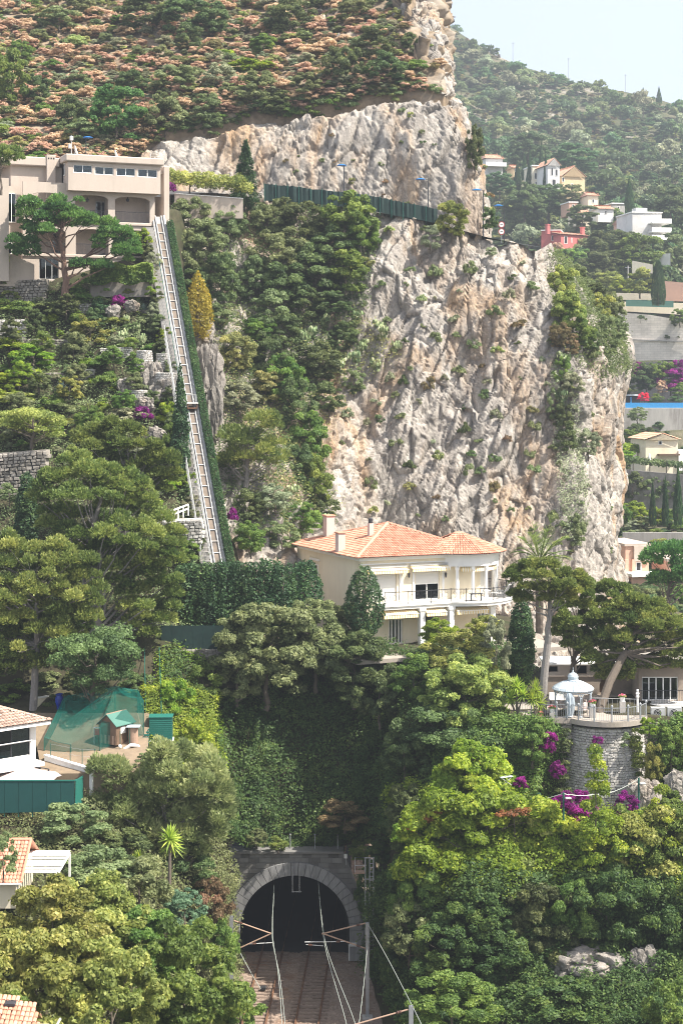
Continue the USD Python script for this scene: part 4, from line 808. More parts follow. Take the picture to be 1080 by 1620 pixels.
    def chim(px, pyb, y, w, hgt, lab=None):
        x, z = F.hit(px, pyb, y); c = MB().bevel((x - w / 2, y - w / 2, z - 0.5), (x + w / 2, y + w / 2, z + hgt - 0.12), 0.02); q = c.put('chimney', M_CHIM, roof, label=lab); MB().bevel((x - w / 2 - 0.07, y - w / 2 - 0.07, z + hgt - 0.118), (x + w / 2 + 0.07, y + w / 2 + 0.07, z + hgt), 0.03, tone=0.6).put('chimney_cap', TILE, roof)
    chim(520, 852, 10.5, 0.75, 2.0, 'tallest chimney at the rear left'); chim(538, 868, 3.8, 0.62, 1.35, 'low square chimney')
    x, z = F.hit(586, 842, 4.6); MB().bevel((x - 0.2, 4.4, z - 0.4), (x + 0.2, 4.8, z + 0.72), 0.02).put('chimney', M_CHIM, roof, label='slim flue with a black cowl'); MB().lathe((x, 4.6, z + 0.72), [(0.0, 0), (0.19, 0), (0.2, 0.12), (0.16, 0.16), (0.2, 0.2), (0.2, 0.38), (0.0, 0.46)], 12).put('cowl', IRON, roof)
    MB().box((-3, -6.0, -0.32), (15, -0.004, -0.02)).put('terrace', PAVING, t)
    return F
M_CHIM = M_plain('chimney_render', (0.62, 0.47, 0.41), 0.85, 0.06, 3.0)
VF = villa()
def lounger(px, py, y, lab):
    x, z = VF.hit(px, py, y); o = VF.o + VF.R @ np.array([x, y, 3.36]); t = thing('sun_lounger', lab, 'lounger', o, VF.yaw - 0.9)
    m = MB().bar((-0.8, -0.28, 0.3), (0.4, -0.28, 0.3), 0.05).bar((-0.8, 0.28, 0.3), (0.4, 0.28, 0.3), 0.05)
    for sx in (-0.7, 0.35):
        for sy in (-0.28, 0.28): m.bar((sx, sy, 0), (sx, sy, 0.3), 0.05)
    m.put('frame', PALE_STEEL, t); MB().bevel((-0.85, -0.3, 0.3), (0.3, 0.3, 0.38), 0.03).put('mattress', TRIM, t)
    b = MB().bevel((0, -0.3, 0), (0.85, 0.3, 0.08), 0.03); b.xf(np.array([[0.55, 0, -0.83], [0, 1, 0], [0.83, 0, 0.55]]), (0.3, 0, 0.36)); b.put('backrest', TRIM, t)
lounger(793, 942, -0.6, 'white sun lounger at the right end of the villa balcony, nearer one'); lounger(800, 940, 0.6, 'white sun lounger at the right end of the villa balcony, rear one')
x_, z_ = VF.hit(750, 944, -1.6); tb = thing('balcony_table', 'low dark table with chairs on the rounded balcony', 'table', VF.o + VF.R @ np.array([x_, -1.9, 3.36]), VF.yaw)
MB().bevel((-0.5, -0.3, 0.55), (0.5, 0.3, 0.6), 0.02).put('tabletop', IRON, tb)
for sx in (-0.45, 0.45): MB().bar((sx, 0, 0), (sx, 0, 0.55), 0.06).put('leg', IRON, tb)
# --- the flat-roofed house at the top left
def top_house():
    F = Frame(108, 300, 157, 22); t = F.thing('flat_roofed_house', 'large pinkish beige house with flat roof and arched loggias above the garden terraces', 'house')
    X = lambda px, py=270, y=0.0: F.hit(px, py, y)[0]
    Z = lambda py, px=108, y=0.0: F.hit(px, py, y)[1]
    W = X(254, 290); zt = Z(243); base = Z(452, 200, 1.2); D = 11.0
    wins = []
    for a, b, c, d in ((116, 260, 146, 273), (150, 263, 180, 276), (184, 265, 214, 278), (218, 267, 249, 280)):
        wins.append((X(a), F.hit((a + c) / 2, d)[1], X(c), F.hit((a + c) / 2, b)[1]))
    m = MB(); wall_with_holes(m, [(0, 0), (W, 0), (W, zt - 0.65), (0, zt - 0.65)], [[(a, b), (c, b), (c, d), (a, d)] for a, b, c, d in wins], 0, 0.25)
    m.box((0, 0.253, 0), (0.25, 2.05, zt - 0.65)).box((W - 0.25, 0.253, 0), (W, D, zt - 0.65)).box((0.253, 0.253, 0), (W - 0.253, D, 0.22)).box((0.253, D - 0.25, 0.223), (W - 0.253, D, zt - 0.65)); m.box((0.26, 3.4, 0.23), (W - 0.26, 3.5, zt - 0.7))
    m.put('upper_storey', BEIGE, t)
    for a, b, c, d in wins: window(t, a, b, c, d, 0.16, n=2, fw=0.07, back=CURTAIN)
    wz0, wz1 = F.hit(97, 277, 1.4)[1], F.hit(97, 257, 1.4)[1]
    s = MB().box((-0.05, 1.25, wz0), (-0.003, 1.85, wz1)); q = s.put('side_window', TRIM, t); MB().box((-0.06, 1.34, wz0 + 0.1), (-0.052, 1.76, wz1 - 0.1)).put('pane', DARK, q)
    # flat roof with a rounded fascia
    m = MB(); m.bevel((-0.3, -0.3, zt - 0.65), (W + 0.25, D + 0.3, zt), 0.08); m.bevel((-6.5, 2.1, zt - 0.95), (-0.31, D + 0.3, zt - 0.12), 0.08); m.put('roof', BEIGE, t)
    # rear left wing and chimney
    xw0 = X(17, 270, 2.6); m = MB().box((xw0, 2.6, -1.0), (-0.003, D, zt - 0.952)); m.put('rear_wing', BEIGE, t)
    xc0, xc1 = X(74, 260, 2.0), X(88, 260, 2.0); m = MB().bevel((xc0, 2.0, -0.6), (xc1, 2.59, zt + 0.12), 0.03); ch = m.put('chimney', BEIGE, t)
    for k in range(3): MB().box((xc0 + 0.12 + k * 0.24, 1.985, zt - 0.28), (xc0 + 0.24 + k * 0.24, 1.998, zt - 0.14)).put('vent', DARK, ch)
    # the terrace parapet over the wide arch, and loggia walls below the upper storey
    y1 = 0.75; xl = X(36, 300, y1); xr = W - 0.35
    zpar = F.hit(60, 287, y1)[1]; zf1 = F.hit(210, 352, y1)[1]; zf2 = F.hit(213, 405, y1)[1]
    holes = [arch_poly(X(182, 330, y1), zf1 + 0.02, X(237, 330, y1), F.hit(210, 311, y1)[1], 0.32), arch_poly(X(119, 330, y1), zf1 + 0.02, X(171, 330, y1), F.hit(145, 308, y1)[1], 0.32), arch_poly(X(46, 330, y1), zf1 + 0.02, X(102, 330, y1), F.hit(74, 304, y1)[1], 0.4)]
    low = [arch_poly(X(189, 385, y1), zf2 + 0.02, X(239, 385, y1), F.hit(214, 364, y1)[1], 0.34), arch_poly(X(120, 385, y1), zf2 + 0.02, X(172, 385, y1), F.hit(146, 362, y1)[1], 0.34), arch_poly(X(52, 385, y1), zf2 + 0.02, X(104, 385, y1), F.hit(78, 360, y1)[1], 0.34)]
    m = MB(); wall_with_holes(m, [(xl, zf1 - 0.4), (xr, zf1 - 0.4), (xr, -0.004), (0.0, -0.004), (0.0, zpar), (xl, zpar)], holes, y1, y1 + 0.3); m.put('loggia_wall', BEIGE, t)
    m = MB(); wall_with_holes(m, [(xl, zf2 - 0.35), (xr, zf2 - 0.35), (xr, zf1 - 0.402), (xl, zf1 - 0.402)], low, y1, y1 + 0.3); m.put('loggia_wall', BEIGE, t)
    doors = [(X(62, 430, y1), base + 0.4, X(93, 430, y1), F.hit(80, 408, y1)[1])]
    m = MB(); wall_with_holes(m, [(xl, base), (xr, base), (xr, zf2 - 0.353), (xl, zf2 - 0.353)], [[(a, b), (c, b), (c, d), (a, d)] for a, b, c, d in doors], y1, y1 + 0.3); m.put('ground_storey_wall', BEIGE, t)
    for a, b, c, d in doors: window(t, a, b, c, d, y1 + 0.2, n=3, frame=PALE_STEEL, back=None)
    # slab bands
    MB().bevel((xl - 0.15, y1 - 0.14, zf1 - 0.28), (xr + 0.12, y1 - 0.003, zf1 - 0.03), 0.03).put('slab_edge', BEIGE, t); MB().bevel((xl - 0.15, y1 - 0.14, zf2 - 0.28), (xr + 0.12, y1 - 0.003, zf2 - 0.03), 0.03).put('slab_edge', BEIGE, t)
    # interior of the loggias
    m = MB().box((xl + 0.3, y1 + 2.2, base), (xr - 0.3, y1 + 2.3, -0.05))
    for x in (X(108, 330, y1), X(176, 330, y1)): m.box((x - 0.12, y1 + 0.31, base), (x + 0.12, y1 + 2.19, -0.05))
    m.box((xr - 0.3, y1 + 0.303, base), (xr, D, -0.05)).box((xl, y1 + 0.303, base), (xl + 0.3, D, -0.9)); m.put('loggia_interior', BEIGE_IN, t)
    m = MB().box((xl + 0.31, y1 + 0.303, zf1 - 0.3), (xr - 0.31, y1 + 2.19, zf1)).box((xl + 0.31, y1 + 0.303, zf2 - 0.3), (xr - 0.31, y1 + 2.19, zf2)); m.put('loggia_floor', PAVING, t)
    for px, z in ((160, zf1), (225, zf2), (92, zf2), (70, zf1)): x = X(px, 330, y1 + 2.1); window(t, x - 0.55, z + 0.03, x + 0.55, z + 2.1, y1 + 2.12, n=2, frame=PALE_STEEL, fw=0.07)
    for h, z in ((holes[0], zf1), (holes[1], zf1), (holes[2], zf1), (low[0], zf2), (low[1], zf2), (low[2], zf2)): railing(t, (h[0][0] + 0.03, y1 + 0.1, z), (h[-1][0] - 0.03, y1 + 0.1, z), 1.0, step=0.11)
    for px in (202, 138): x, z = F.hit(px, 313, y1 + 1.0); MB().lathe((x, y1 + 1.0, z - 0.35), [(0.01, 0), (0.14, 0.05), (0.16, 0.25), (0.05, 0.34), (0.02, 0.5)], 8).put('hanging_lamp', IRON, t)
    # shaded left wing in front
    xa, xb = X(-60, 350, -1.5), X(14, 350, -1.5); m = MB().box((xa, -1.5, base), (xb, D, F.hit(8, 281, -1.5)[1])); m.put('left_wing', BEIGE, t)
    m = MB().box((xb + 0.003, 1.6, base), (xl - 0.003, 1.9, zpar - 0.4)); m.put('link_wall', BEIGE, t); x = (xb + xl) / 2; window(t, x - 0.45, F.hit(28, 352, 1.6)[1], x + 0.4, F.hit(28, 306, 1.6)[1], 1.55, n=2, back=DARK); window(t, x - 0.4, F.hit(28, 402, 1.6)[1], x + 0.4, F.hit(28, 383, 1.6)[1], 1.55, n=2, back=DARK)
    # lift shaft beside the funicular
    xs0, xs1 = X(259, 300, 1.5), X(268, 300, 1.5); MB().bevel((xs0, 1.5, F.hit(262, 366, 1.5)[1]), (xs1, 4.5, F.hit(262, 263, 1.5)[1]), 0.04).put('lift_shaft', BEIGE, t); MB().box((W + 0.0, 1.8, F.hit(256, 270, 1.8)[1] - 0.3), (xs0, 3.5, F.hit(256, 270, 1.8)[1])).put('lift_bridge', BEIGE, t)
    MB().box((W + 0.05, 2.5, F.hit(257, 310, 2)[1]), (xs0 - 0.02, 2.6, F.hit(257, 272, 2)[1] - 0.35)).put('lift_door', ZINC, t)
    # awning-like ledge, entrance steps wall
    x0, x1 = X(30, 425, -0.5), X(54, 425, -0.5); MB().add([(x0 - 2, -0.6, F.hit(12, 392, -0.6)[1]), (x1, -0.6, F.hit(54, 418, -0.6)[1]), (x1, -0.6, base - 0.4), (x0 - 2, -0.6, base - 0.4), (x0 - 2, -0.4, F.hit(12, 392, -0.6)[1]), (x1, -0.4, F.hit(54, 418, -0.6)[1]), (x1, -0.4, base - 0.4), (x0 - 2, -0.4, base - 0.4)], [(0, 3, 2, 1), (4, 5, 6, 7), (0, 1, 5, 4), (1, 2, 6, 5), (2, 3, 7, 6), (3, 0, 4, 7)]).put('stair_parapet', BEIGE, t)
    return F, zt
HF, HZT = top_house()
def roof_thing(name, label, cat, px, y):
    x, _ = HF.hit(px, 240, y); return thing(name, label, cat, HF.o + HF.R @ np.array([x, y, HZT + 0.003]), HF.yaw)
def dish(t, c, r, aim, mat):
    prof = [(0.0, 0.0)] + [(r * s, 0.28 * r * s * s) for s in np.linspace(0.2, 1, 7)] + [(r * 0.97, 0.28 * r + 0.02), (r * 0.6, 0.13 * r + 0.02), (0, 0.02)]
    m = MB().lathe((0, 0, 0), prof, 20); z = unit(np.array(aim, float)); x = unit(np.cross([0, 0, 1.0], z)); y = np.cross(z, x); m.xf(np.stack([x, y, z], 1), c); return m.put('dish', mat, t)
t = roof_thing('satellite_dish', 'large white satellite dish leaning on the flat roof, right one', 'satellite dish', 183, 4.0); MB().tube([(0, 0, 0), (0, 0, 0.5)], 0.05).tube([(0.1, 0, 0.3), (0.9, -0.3, 0.12)], 0.025).tube([(0, 0, 0.15), (0.9, -0.3, 0.12)], 0.025).put('stand', STEEL, t); dish(t, (0, 0, 0.55), 0.62, (0.95, -0.25, 0.42), WHITE)
t = roof_thing('satellite_dish', 'white satellite dish beside the mast on the flat roof, left one', 'satellite dish', 118, 3.0); MB().tube([(0, 0, 0), (0, 0, 0.6)], 0.05).tube([(0, 0, 0.1), (0.9, 0.1, 0.05)], 0.02).put('stand', STEEL, t); dish(t, (0.05, 0, 0.62), 0.62, (0.9, -0.3, 0.3), WHITE)
t = roof_thing('antenna_mast', 'white antenna mast with boxes on the flat roof', 'antenna', 113, 2.6); MB().tube([(0, 0, 0), (0, 0, 2.1)], 0.05).put('pole', PALE_STEEL, t); MB().bevel((-0.3, -0.15, 0.9), (-0.05, 0.1, 1.3), 0.02).put('antenna_box', PALE_STEEL, t); MB().bevel((-0.15, -0.15, 1.65), (0.15, 0.1, 2.05), 0.02).put('antenna_box', PALE_STEEL, t)
t = roof_thing('antenna_mast', 'thin white rod on the right part of the flat roof', 'antenna', 238, 3.0); MB().tube([(0, 0, 0), (0, 0, 0.95)], 0.045).put('pole', PALE_STEEL, t)
def ac_unit(label, px, py, w, D, yaw=0.3):
    o = P(px, py, D); t = thing('air_conditioner', label, 'air conditioner', o, yaw); s = w / 2
    MB().bevel((-s, 0, 0), (s, 0.4, s * 1.45), 0.02).put('casing', PALE_STEEL, t)
    m = MB(); m.lathe((0, 0, 0), [(s * 0.28, 0), (s * 0.32, 0.02), (0.02, 0.02)], 4)
    q = np.linspace(0, 2 * np.pi, 21)[:-1]; c = np.array([-0.1 * s, -0.004, s * 0.72]); ring = c + np.stack([np.cos(q) * s * 0.55, 0 * q, np.sin(q) * s * 0.55], 1)
    MB().add(np.vstack([ring, c]), [((k + 1) % 20, k, 20) for k in range(20)]).put('fan_opening', DARK, t)
    g = MB()
    for r in (0.2, 0.38, 0.55): g.tube([c + np.array([math.cos(a) * s * r, -0.02, math.sin(a) * s * r]) for a in np.linspace(0, 2 * np.pi, 17)], 0.012, 4)
    g.put('fan_guard', PALE_STEEL, t)
    f = MB()
    for sx in (-0.7, 0.7): f.box((sx * s - 0.04, 0.05, -0.35), (sx * s + 0.04, 0.35, -0.003))
    f.put('feet', CONCRETE, t)
ac_unit('white air conditioner on the wall left of the umbrella-shaped pine', 27, 436, 0.95, 155)
# --- funicular
CHANNEL = M_plain('dirty_channel', (0.17, 0.135, 0.105), 0.9, 0.25, 1.5, stain=(0.09, 0.085, 0.08), stain_scale=0.4)
def funicular():
    B0, T0 = P(344, 884, 134.0), P(252, 352, 160.5); d = T0 - B0; L = np.linalg.norm(d); e = d / L; u = unit(np.array([-e[1], e[0], 0]) * -1); n = np.cross(u, e)
    t = thing('funicular_track', 'narrow white inclined lift track with crossbars climbing to the flat-roofed house', 'funicular', B0)
    Q = lambda s, x, h=0.0: e * s + u * x + n * h
    def strip(x0, x1, h0, h1, s0=-3.0, s1=L + 1.0):
        m = MB(); v = [Q(s, x, h) for s in (s0, s1) for x, h in ((x0, h0), (x1, h0), (x1, h1), (x0, h1))]; return m.add(v, [(0, 3, 2, 1), (4, 5, 6, 7), (0, 1, 5, 4), (1, 2, 6, 5), (2, 3, 7, 6), (3, 0, 4, 7)])
    strip(-0.55, 0.62, -2.6, -0.12).put('concrete_bed', CONCRETE, t)
    strip(0.46, 0.62, -0.115, 0.10).put('kerb', PALE_STEEL, t)
    for x in (-0.28, 0.28): strip(x - 0.035, x + 0.035, -0.10, 0.06).put('rail', PALE_STEEL, t)
    strip(-0.2, 0.2, -0.116, -0.10, -2, L).put('channel', CHANNEL, t)
    for k in range(int(L / 1.15)):
        s = 0.6 + k * 1.15; strip(-0.36, 0.30, -0.09, 0.0, s, s + 0.07).put('crossbar', [PALE_STEEL, CONCRETE][k % 2], t)
    m = MB()
    for k in range(int(L / 0.42)):
        s = k * 0.42; a = Q(s, -0.95, -0.15); m.box(a + [-0.36, -0.16, -0.5], a + [0.36, 0.16, 0.0])
    m.put('steps', CONCRETE, t, kind='stuff')
    for x in (-1.32, -0.62):
        m = MB(); h = np.array([0, 0, 1.0]); m.tube([Q(0, x) + h, Q(L * 0.62, x) + h], 0.03, 5).tube([Q(0, x) + h * 0.5, Q(L * 0.62, x) + h * 0.5], 0.022, 5)
        for k in range(int(L * 0.62 / 0.55)): m.tube([Q(k * 0.55, x), Q(k * 0.55, x) + h], 0.028, 4)
        m.put('handrail', PALE_STEEL, t)
    m = MB(); m.tube([Q(L * 0.3, -0.70, 0.3), Q(L * 0.86, -0.70, 0.3)], 0.025, 5); m.put('cable_pipe', GREENPOST, t)
    s = L * 0.40; c = thing('funicular_carriage', 'small white platform carriage half way down the inclined track', 'carriage', B0 + Q(s, 0, 0.07), math.atan2(u[1], u[0]))
    MB().bevel((-0.5, -0.35, 0.45), (0.5, 0.45, 0.53), 0.02).put('platform', TRIM, c); MB().bar((-0.45, 0.4, 0.5), (-0.45, 0.4, 1.2), 0.05).bar((0.45, 0.4, 0.5), (0.45, 0.4, 1.2), 0.05).bar((-0.45, 0.4, 1.2), (0.45, 0.4, 1.2), 0.05).put('guard_rail', PALE_STEEL, c); MB().bevel((-0.4, -0.3, 0.0), (0.4, 0.9, 0.12), 0.02).bar((-0.4, -0.25, 0.1), (-0.4, -0.25, 0.5), 0.08).bar((0.4, -0.25, 0.1), (0.4, -0.25, 0.5), 0.08).put('underframe', RUSTY, c)
    # the clipped hedge that follows the track
    h = thing('clipped_hedge', 'long narrow clipped hedge running up the right side of the inclined track', 'hedge', B0); rng = np.random.default_rng(4); N = 26000; s = rng.uniform(-2.5, L * 0.985, N); f = rng.integers(0, 3, N); a = rng.uniform(-1, 1, N)
    x = np.where(f == 0, 0.92 + a * 0.26, np.where(f == 1, 0.66, 1.18)) + rng.normal(0, 0.04, N); z = np.where(f == 0, 0.72, (a + 1) * 0.49 - 0.25) + rng.normal(0, 0.05, N)
    p = np.outer(s, e) + np.outer(x, u) + np.outer(z, [0, 0, 1]); nr = np.where((f == 0)[:, None], [0, 0, 1.0], np.where((f == 1)[:, None], -u, u))
    v, ff, tn = leaves(p, nr, 0.16, 0.09, rng, np.clip(0.45 + 0.5 * (meshkit.noise(p * 1.2, 4) - 0.5) + rng.normal(0, 0.13, N), 0, 1)); mesh(h, 'foliage', v, ff, LM['cypress_hedge'], tone=tn)
    mesh(h, 'twigs', *MB().add([Q(sv, xx) + np.array([0, 0, zz]) for sv in (-2.5, L * 0.98) for xx, zz in ((0.74, -0.5), (1.1, -0.5), (1.1, 0.6), (0.74, 0.6))], [(0, 3, 2, 1), (4, 5, 6, 7), (0, 1, 5, 4), (1, 2, 6, 5), (2, 3, 7, 6), (3, 0, 4, 7)]).arrays()[:2], BARK)
leafmat('cypress_hedge', (0.016, 0.036, 0.016), (0.036, 0.068, 0.028), (0.08, 0.12, 0.04), var=0.02)
funicular()
# --- the cliff road: green mesh fence, lamps, signs
def road_fence():
    top = [(418, 291), (460, 294), (500, 299), (540, 303), (580, 308), (620, 316), (655, 323), (692, 330)]; D = 175.0; sh = {}
    o = P(418, 320, D); t = thing('road_fence', 'dark green mesh fence along the outer edge of the cliff road', 'fence', o); tx = np.array([q[0] for q in top]); ty = np.array([q[1] for q in top]); n = 15; xs = np.linspace(418, 692, n + 1); rng = np.random.default_rng(8)
    for k in range(n):
        u = np.linspace(xs[k] + 0.3, xs[k + 1] - 0.3, 7); yt = np.interp(u, tx, ty) + rng.normal(0, 0.5, 7); yb = np.interp(u, tx, ty) + np.interp(u, [418, 500, 692], [26, 23, 24]); w = rng.normal(0, 0.06, 7)
        a = np.array([P(x, y, D + dw) for x, y, dw in zip(u, yt, w)]) - o; b = np.array([P(x, y, D + dw * 0.4) for x, y, dw in zip(u, yb, w)]) - o
        m = MB(); v = np.vstack([a, b, a + [0, 0.02, 0], b + [0, 0.02, 0]]); q = []
        for j in range(6): q += [(j, 7 + j, 8 + j, j + 1), (14 + j, 15 + j, 22 + j, 21 + j), (j, j + 1, 15 + j, 14 + j)]
        m.add(v, q).put('mesh_panel', NET_DARK, t); p = P(xs[k], np.interp(xs[k], tx, ty) - 2, D) - o; g = P(xs[k], np.interp(xs[k], tx, ty) + 28, D) - o; MB().tube([g, p + [0, -0.03, 0.0]], 0.04, 5).put('post', GREENPOST, t)
road_fence()
def lamp(px, pyhead, pybase, D, arm, label):
    o = P(px, pybase, D); t = thing('street_lamp', label, 'street lamp', o, group=None); h = P(px, pyhead, D)[2] - o[2]
    MB().tube([(0, 0, -0.8), (0, 0, h * 0.5), (0, 0, h)], [0.075, 0.06, 0.05], 6).tube([(0, 0, h), (arm * 0.5, 0, h + 0.12), (arm, 0, h + 0.1)], 0.035, 5).put('pole', IRON, t)
    MB().lathe((0, 0, 0), [(0.0, 0.1), (0.18, 0.09), (0.42, 0.0), (0.40, -0.06), (0.0, -0.03)], 12).xf(np.diag([1.25, 1, 1]), (arm, 0, h + 0.08)).put('lamp_head', BLUE, t)
lamp(544, 262, 300, 177.5, -0.25, 'leftmost blue-headed street lamp on the cliff road, at the fence'); lamp(677, 284, 328, 177, -0.8, 'blue-headed street lamp at the right end of the green road fence'); lamp(764, 301, 372, 181, -0.7, 'blue-headed street lamp against the edge of the upper cliff'); lamp(797, 326, 374, 182, -0.6, 'rightmost blue-headed street lamp, over the road signs'); lamp(136, 218, 262, 176, 0.2, 'blue-headed street lamp behind the flat-roofed house')
def road_sign():
    o = P(793, 376, 174.5); t = thing('road_signs', 'pair of round red-rimmed road signs on one post at the cliff road', 'road sign', o); s = 174.5 / FPX
    MB().tube([(0, 0.05, -0.5), (0, 0.05, 26 * s)], 0.04, 6).put('post', STEEL, t)
    for py, txt in ((355, '30'), (366, '30')):
        z = (376 - py) * s; q = np.linspace(0, 2 * np.pi, 25)[:-1]
        def disc(r, y): c = np.stack([np.cos(q) * r, 0 * q + y, np.sin(q) * r + z], 1); return MB().add(np.vstack([c, [[0, y, z]]]), [((k + 1) % 24, k, 24) for k in range(24)])
        d = disc(0.33, 0.0).add(*disc(0.33, 0.02).arrays()[:2]).put('disc', RED, t); disc(0.25, -0.006).put('face', TRIM, d)
        MB().box((-0.13, -0.012, z - 0.035), (0.13, -0.008, z + 0.035)).put('bar_mark', IRON, d)
road_sign()
# --- tunnel portal, track bed, tracks
PD = 123.0
def portal():
    s = PD / FPX; o = P(466, 620 + 41 / s, PD); t = thing('tunnel_portal', 'grey stone railway tunnel portal at the bottom of the ravine', 'tunnel portal', o); zr = (1518 - 1470) * s - 0.0; r1, r2 = 86 * s, 107 * s
    Z = lambda py: (1518.4 - py) * s
    Xp = lambda px: (px - 466) * s
    from shapely.geometry import Polygon, box as sbox
    an = np.linspace(0, np.pi, 41); hole = Polygon([(r2, -1)] + [(r2 * math.cos(a), Z(1470) + r2 * math.sin(a)) for a in an] + [(-r2, -1)])
    wall = Polygon([(Xp(352), 0), (Xp(590), 0), (Xp(590), Z(1440)), (Xp(566), Z(1410)), (Xp(541), Z(1349)), (Xp(375), Z(1349)), (Xp(352), Z(1349))])
    rng = np.random.default_rng(12); z = 0.0; cut = hole.buffer(0.02)
    core = wall.difference(hole); m = MB()
    for g in getattr(core, 'geoms', [core]): m.prism(g, 1, 0.06, 1.4)
    m.put('backing', PORTAL, t)
    mats = [PORTAL]
    while z < Z(1349) - 0.05:
        h = min(0.37, Z(1349) - z); x = Xp(352) - rng.uniform(0, 0.6)
        while x < Xp(590):
            w = rng.uniform(0.55, 1.0); g = sbox(x + 0.012, z + 0.012, x + w - 0.012, z + h - 0.012).intersection(wall).difference(cut)
            for p in getattr(g, 'geoms', [g]):
                if p.geom_type == 'Polygon' and p.area > 0.03: MB().prism(p.simplify(0.02), 1, rng.uniform(-0.03, 0.02), 0.055, tone=float(np.clip(rng.normal(0.45, 0.2), 0, 1))).put('stone_block', PORTAL, t)
            x += w
        z += h
    N = 27; a = np.linspace(0, np.pi, N + 1)
    for k in range(N):
        q = np.linspace(a[k] + 0.004, a[k + 1] - 0.004, 4); pts = [(r2 * math.cos(x), Z(1470) + r2 * math.sin(x)) for x in q] + [((r1 + 0.03) * math.cos(x), Z(1470) + (r1 + 0.03) * math.sin(x)) for x in q[::-1]]; MB().prism(pts, 1, -0.14 - 0.01 * rng.uniform(), 0.5).put('voussoir', RING, t)
    for sx in (-1, 1):
        zz = 0.0
        while zz < Z(1470) - 0.1: h = min(0.55, Z(1470) - zz); x0, x1 = sorted((sx * (r1 + 0.03), sx * (r2 + (0.12 if sx > 0 else 0)))); MB().box((x0, -0.16, zz + 0.006), (x1, 0.5, zz + h - 0.006)).put('jamb_stone', RING, t); zz += h
    MB().bevel((Xp(355), -0.2, Z(1349)), (Xp(543), 1.3, Z(1345)), 0.03).put('coping', PORTAL, t)
    # lining: a long dark vault
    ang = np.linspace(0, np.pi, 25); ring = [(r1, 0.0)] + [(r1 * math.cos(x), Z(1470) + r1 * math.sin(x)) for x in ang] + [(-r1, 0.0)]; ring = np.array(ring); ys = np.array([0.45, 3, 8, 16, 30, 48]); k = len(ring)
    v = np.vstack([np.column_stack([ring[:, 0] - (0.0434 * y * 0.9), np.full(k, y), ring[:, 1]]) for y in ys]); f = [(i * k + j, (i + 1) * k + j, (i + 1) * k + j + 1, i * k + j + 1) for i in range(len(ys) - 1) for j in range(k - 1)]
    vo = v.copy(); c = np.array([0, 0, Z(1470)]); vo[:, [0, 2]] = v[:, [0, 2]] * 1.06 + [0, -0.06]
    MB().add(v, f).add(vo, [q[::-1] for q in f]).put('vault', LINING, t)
    MB().box((-7, 48, 0), (3, 48.2, 9)).put('end_wall', LINING, t); MB().box((-6.5, 2.0, -0.3), (4.2, 47.9, 0.03)).put('sooty_floor', LINING, t)  # near-black sheet over the bed paints the tunnel darkness into the floor
    # plaques and a cable duct on the right jamb; bracket under the crown
    x0 = Xp(555); MB().bevel((x0 - 0.1, -0.24, Z(1495)), (x0 + 0.42, -0.17, Z(1489)), 0.01).put('plaque', TRIM, t); MB().bevel((Xp(551), -0.25, Z(1522) + 0.2), (Xp(553), -0.165, Z(1492)), 0.01).put('cable_duct', TRIM, t)
    m = MB()
    for x in (-0.25, 0.25): m.bar((x + 0.1, -0.25, Z(1368)), (x + 0.1, -0.25, Z(1408)), 0.06)
    m.bar((-0.2, -0.25, Z(1408)), (0.5, -0.25, Z(1408)), 0.06).put('crown_bracket', STEEL, t)
portal()
TX = lambda xc, D: xc + 0.0434 * (121 - D)
def trackbed():
    u = np.linspace(-9.2, 4.2, 110); d = np.linspace(84, 171, 560); U, Dg = np.meshgrid(u, d); x = U + 0.0434 * (121 - Dg) * 0.9; p = np.stack([x, Dg, 0 * x], -1); z = TZ - 0.075 - 0.35 * np.clip((np.abs(U + 3.3) - 3.6) / 3, 0, 1) + (meshkit.fbm(p.reshape(-1, 3) * 2.2, 3, 3).reshape(x.shape) - 0.5) * 0.14 + (meshkit.noise(p.reshape(-1, 3) * 9, 5).reshape(x.shape) - 0.5) * 0.09
    p[..., 2] = z; i, j = np.meshgrid(np.arange(559), np.arange(109), indexing='ij'); q = np.stack([i * 110 + j, i * 110 + j + 1, (i + 1) * 110 + j + 1, (i + 1) * 110 + j], -1).reshape(-1, 4)
    mesh('/World', 'track_bed', p.reshape(-1, 3), q, BALLAST, kind='structure')
BALLAST = M_plain('ballast', (0.25, 0.19, 0.15), 0.95, 0.45, 7.0, 0.05, stain=(0.20, 0.12, 0.075), stain_scale=0.6, spec=0.1)
trackbed()
SLEEPER = M_plain('sleeper', (0.19, 0.14, 0.108), 0.9, 0.2, 4.0)
def track(xc, label):
    t = thing('railway_track', label, 'railway track', (TX(xc, 121), 121, TZ), -math.atan(0.0434)); c = 1 / math.cos(math.atan(0.0434)); y0, y1 = -36, 46
    t_yaw = None
    for sx in (-0.7525, 0.7525): MB().box((sx - 0.035, y0, 0.02), (sx + 0.035, y1, 0.16)).box((sx - 0.07, y0, -0.001), (sx + 0.07, y1, 0.018)).put('rail', RUSTY, t)
    k = 0
    for y in np.arange(-24, 4.2, 0.62): MB().bevel((-1.25, y - 0.11, -0.16), (1.25, y + 0.11, -0.005), 0.02).put('sleeper', SLEEPER, t)
track(-5.22, 'left railway track running into the tunnel, in the sun'); track(-1.79, 'right railway track running into the tunnel, half in shade')
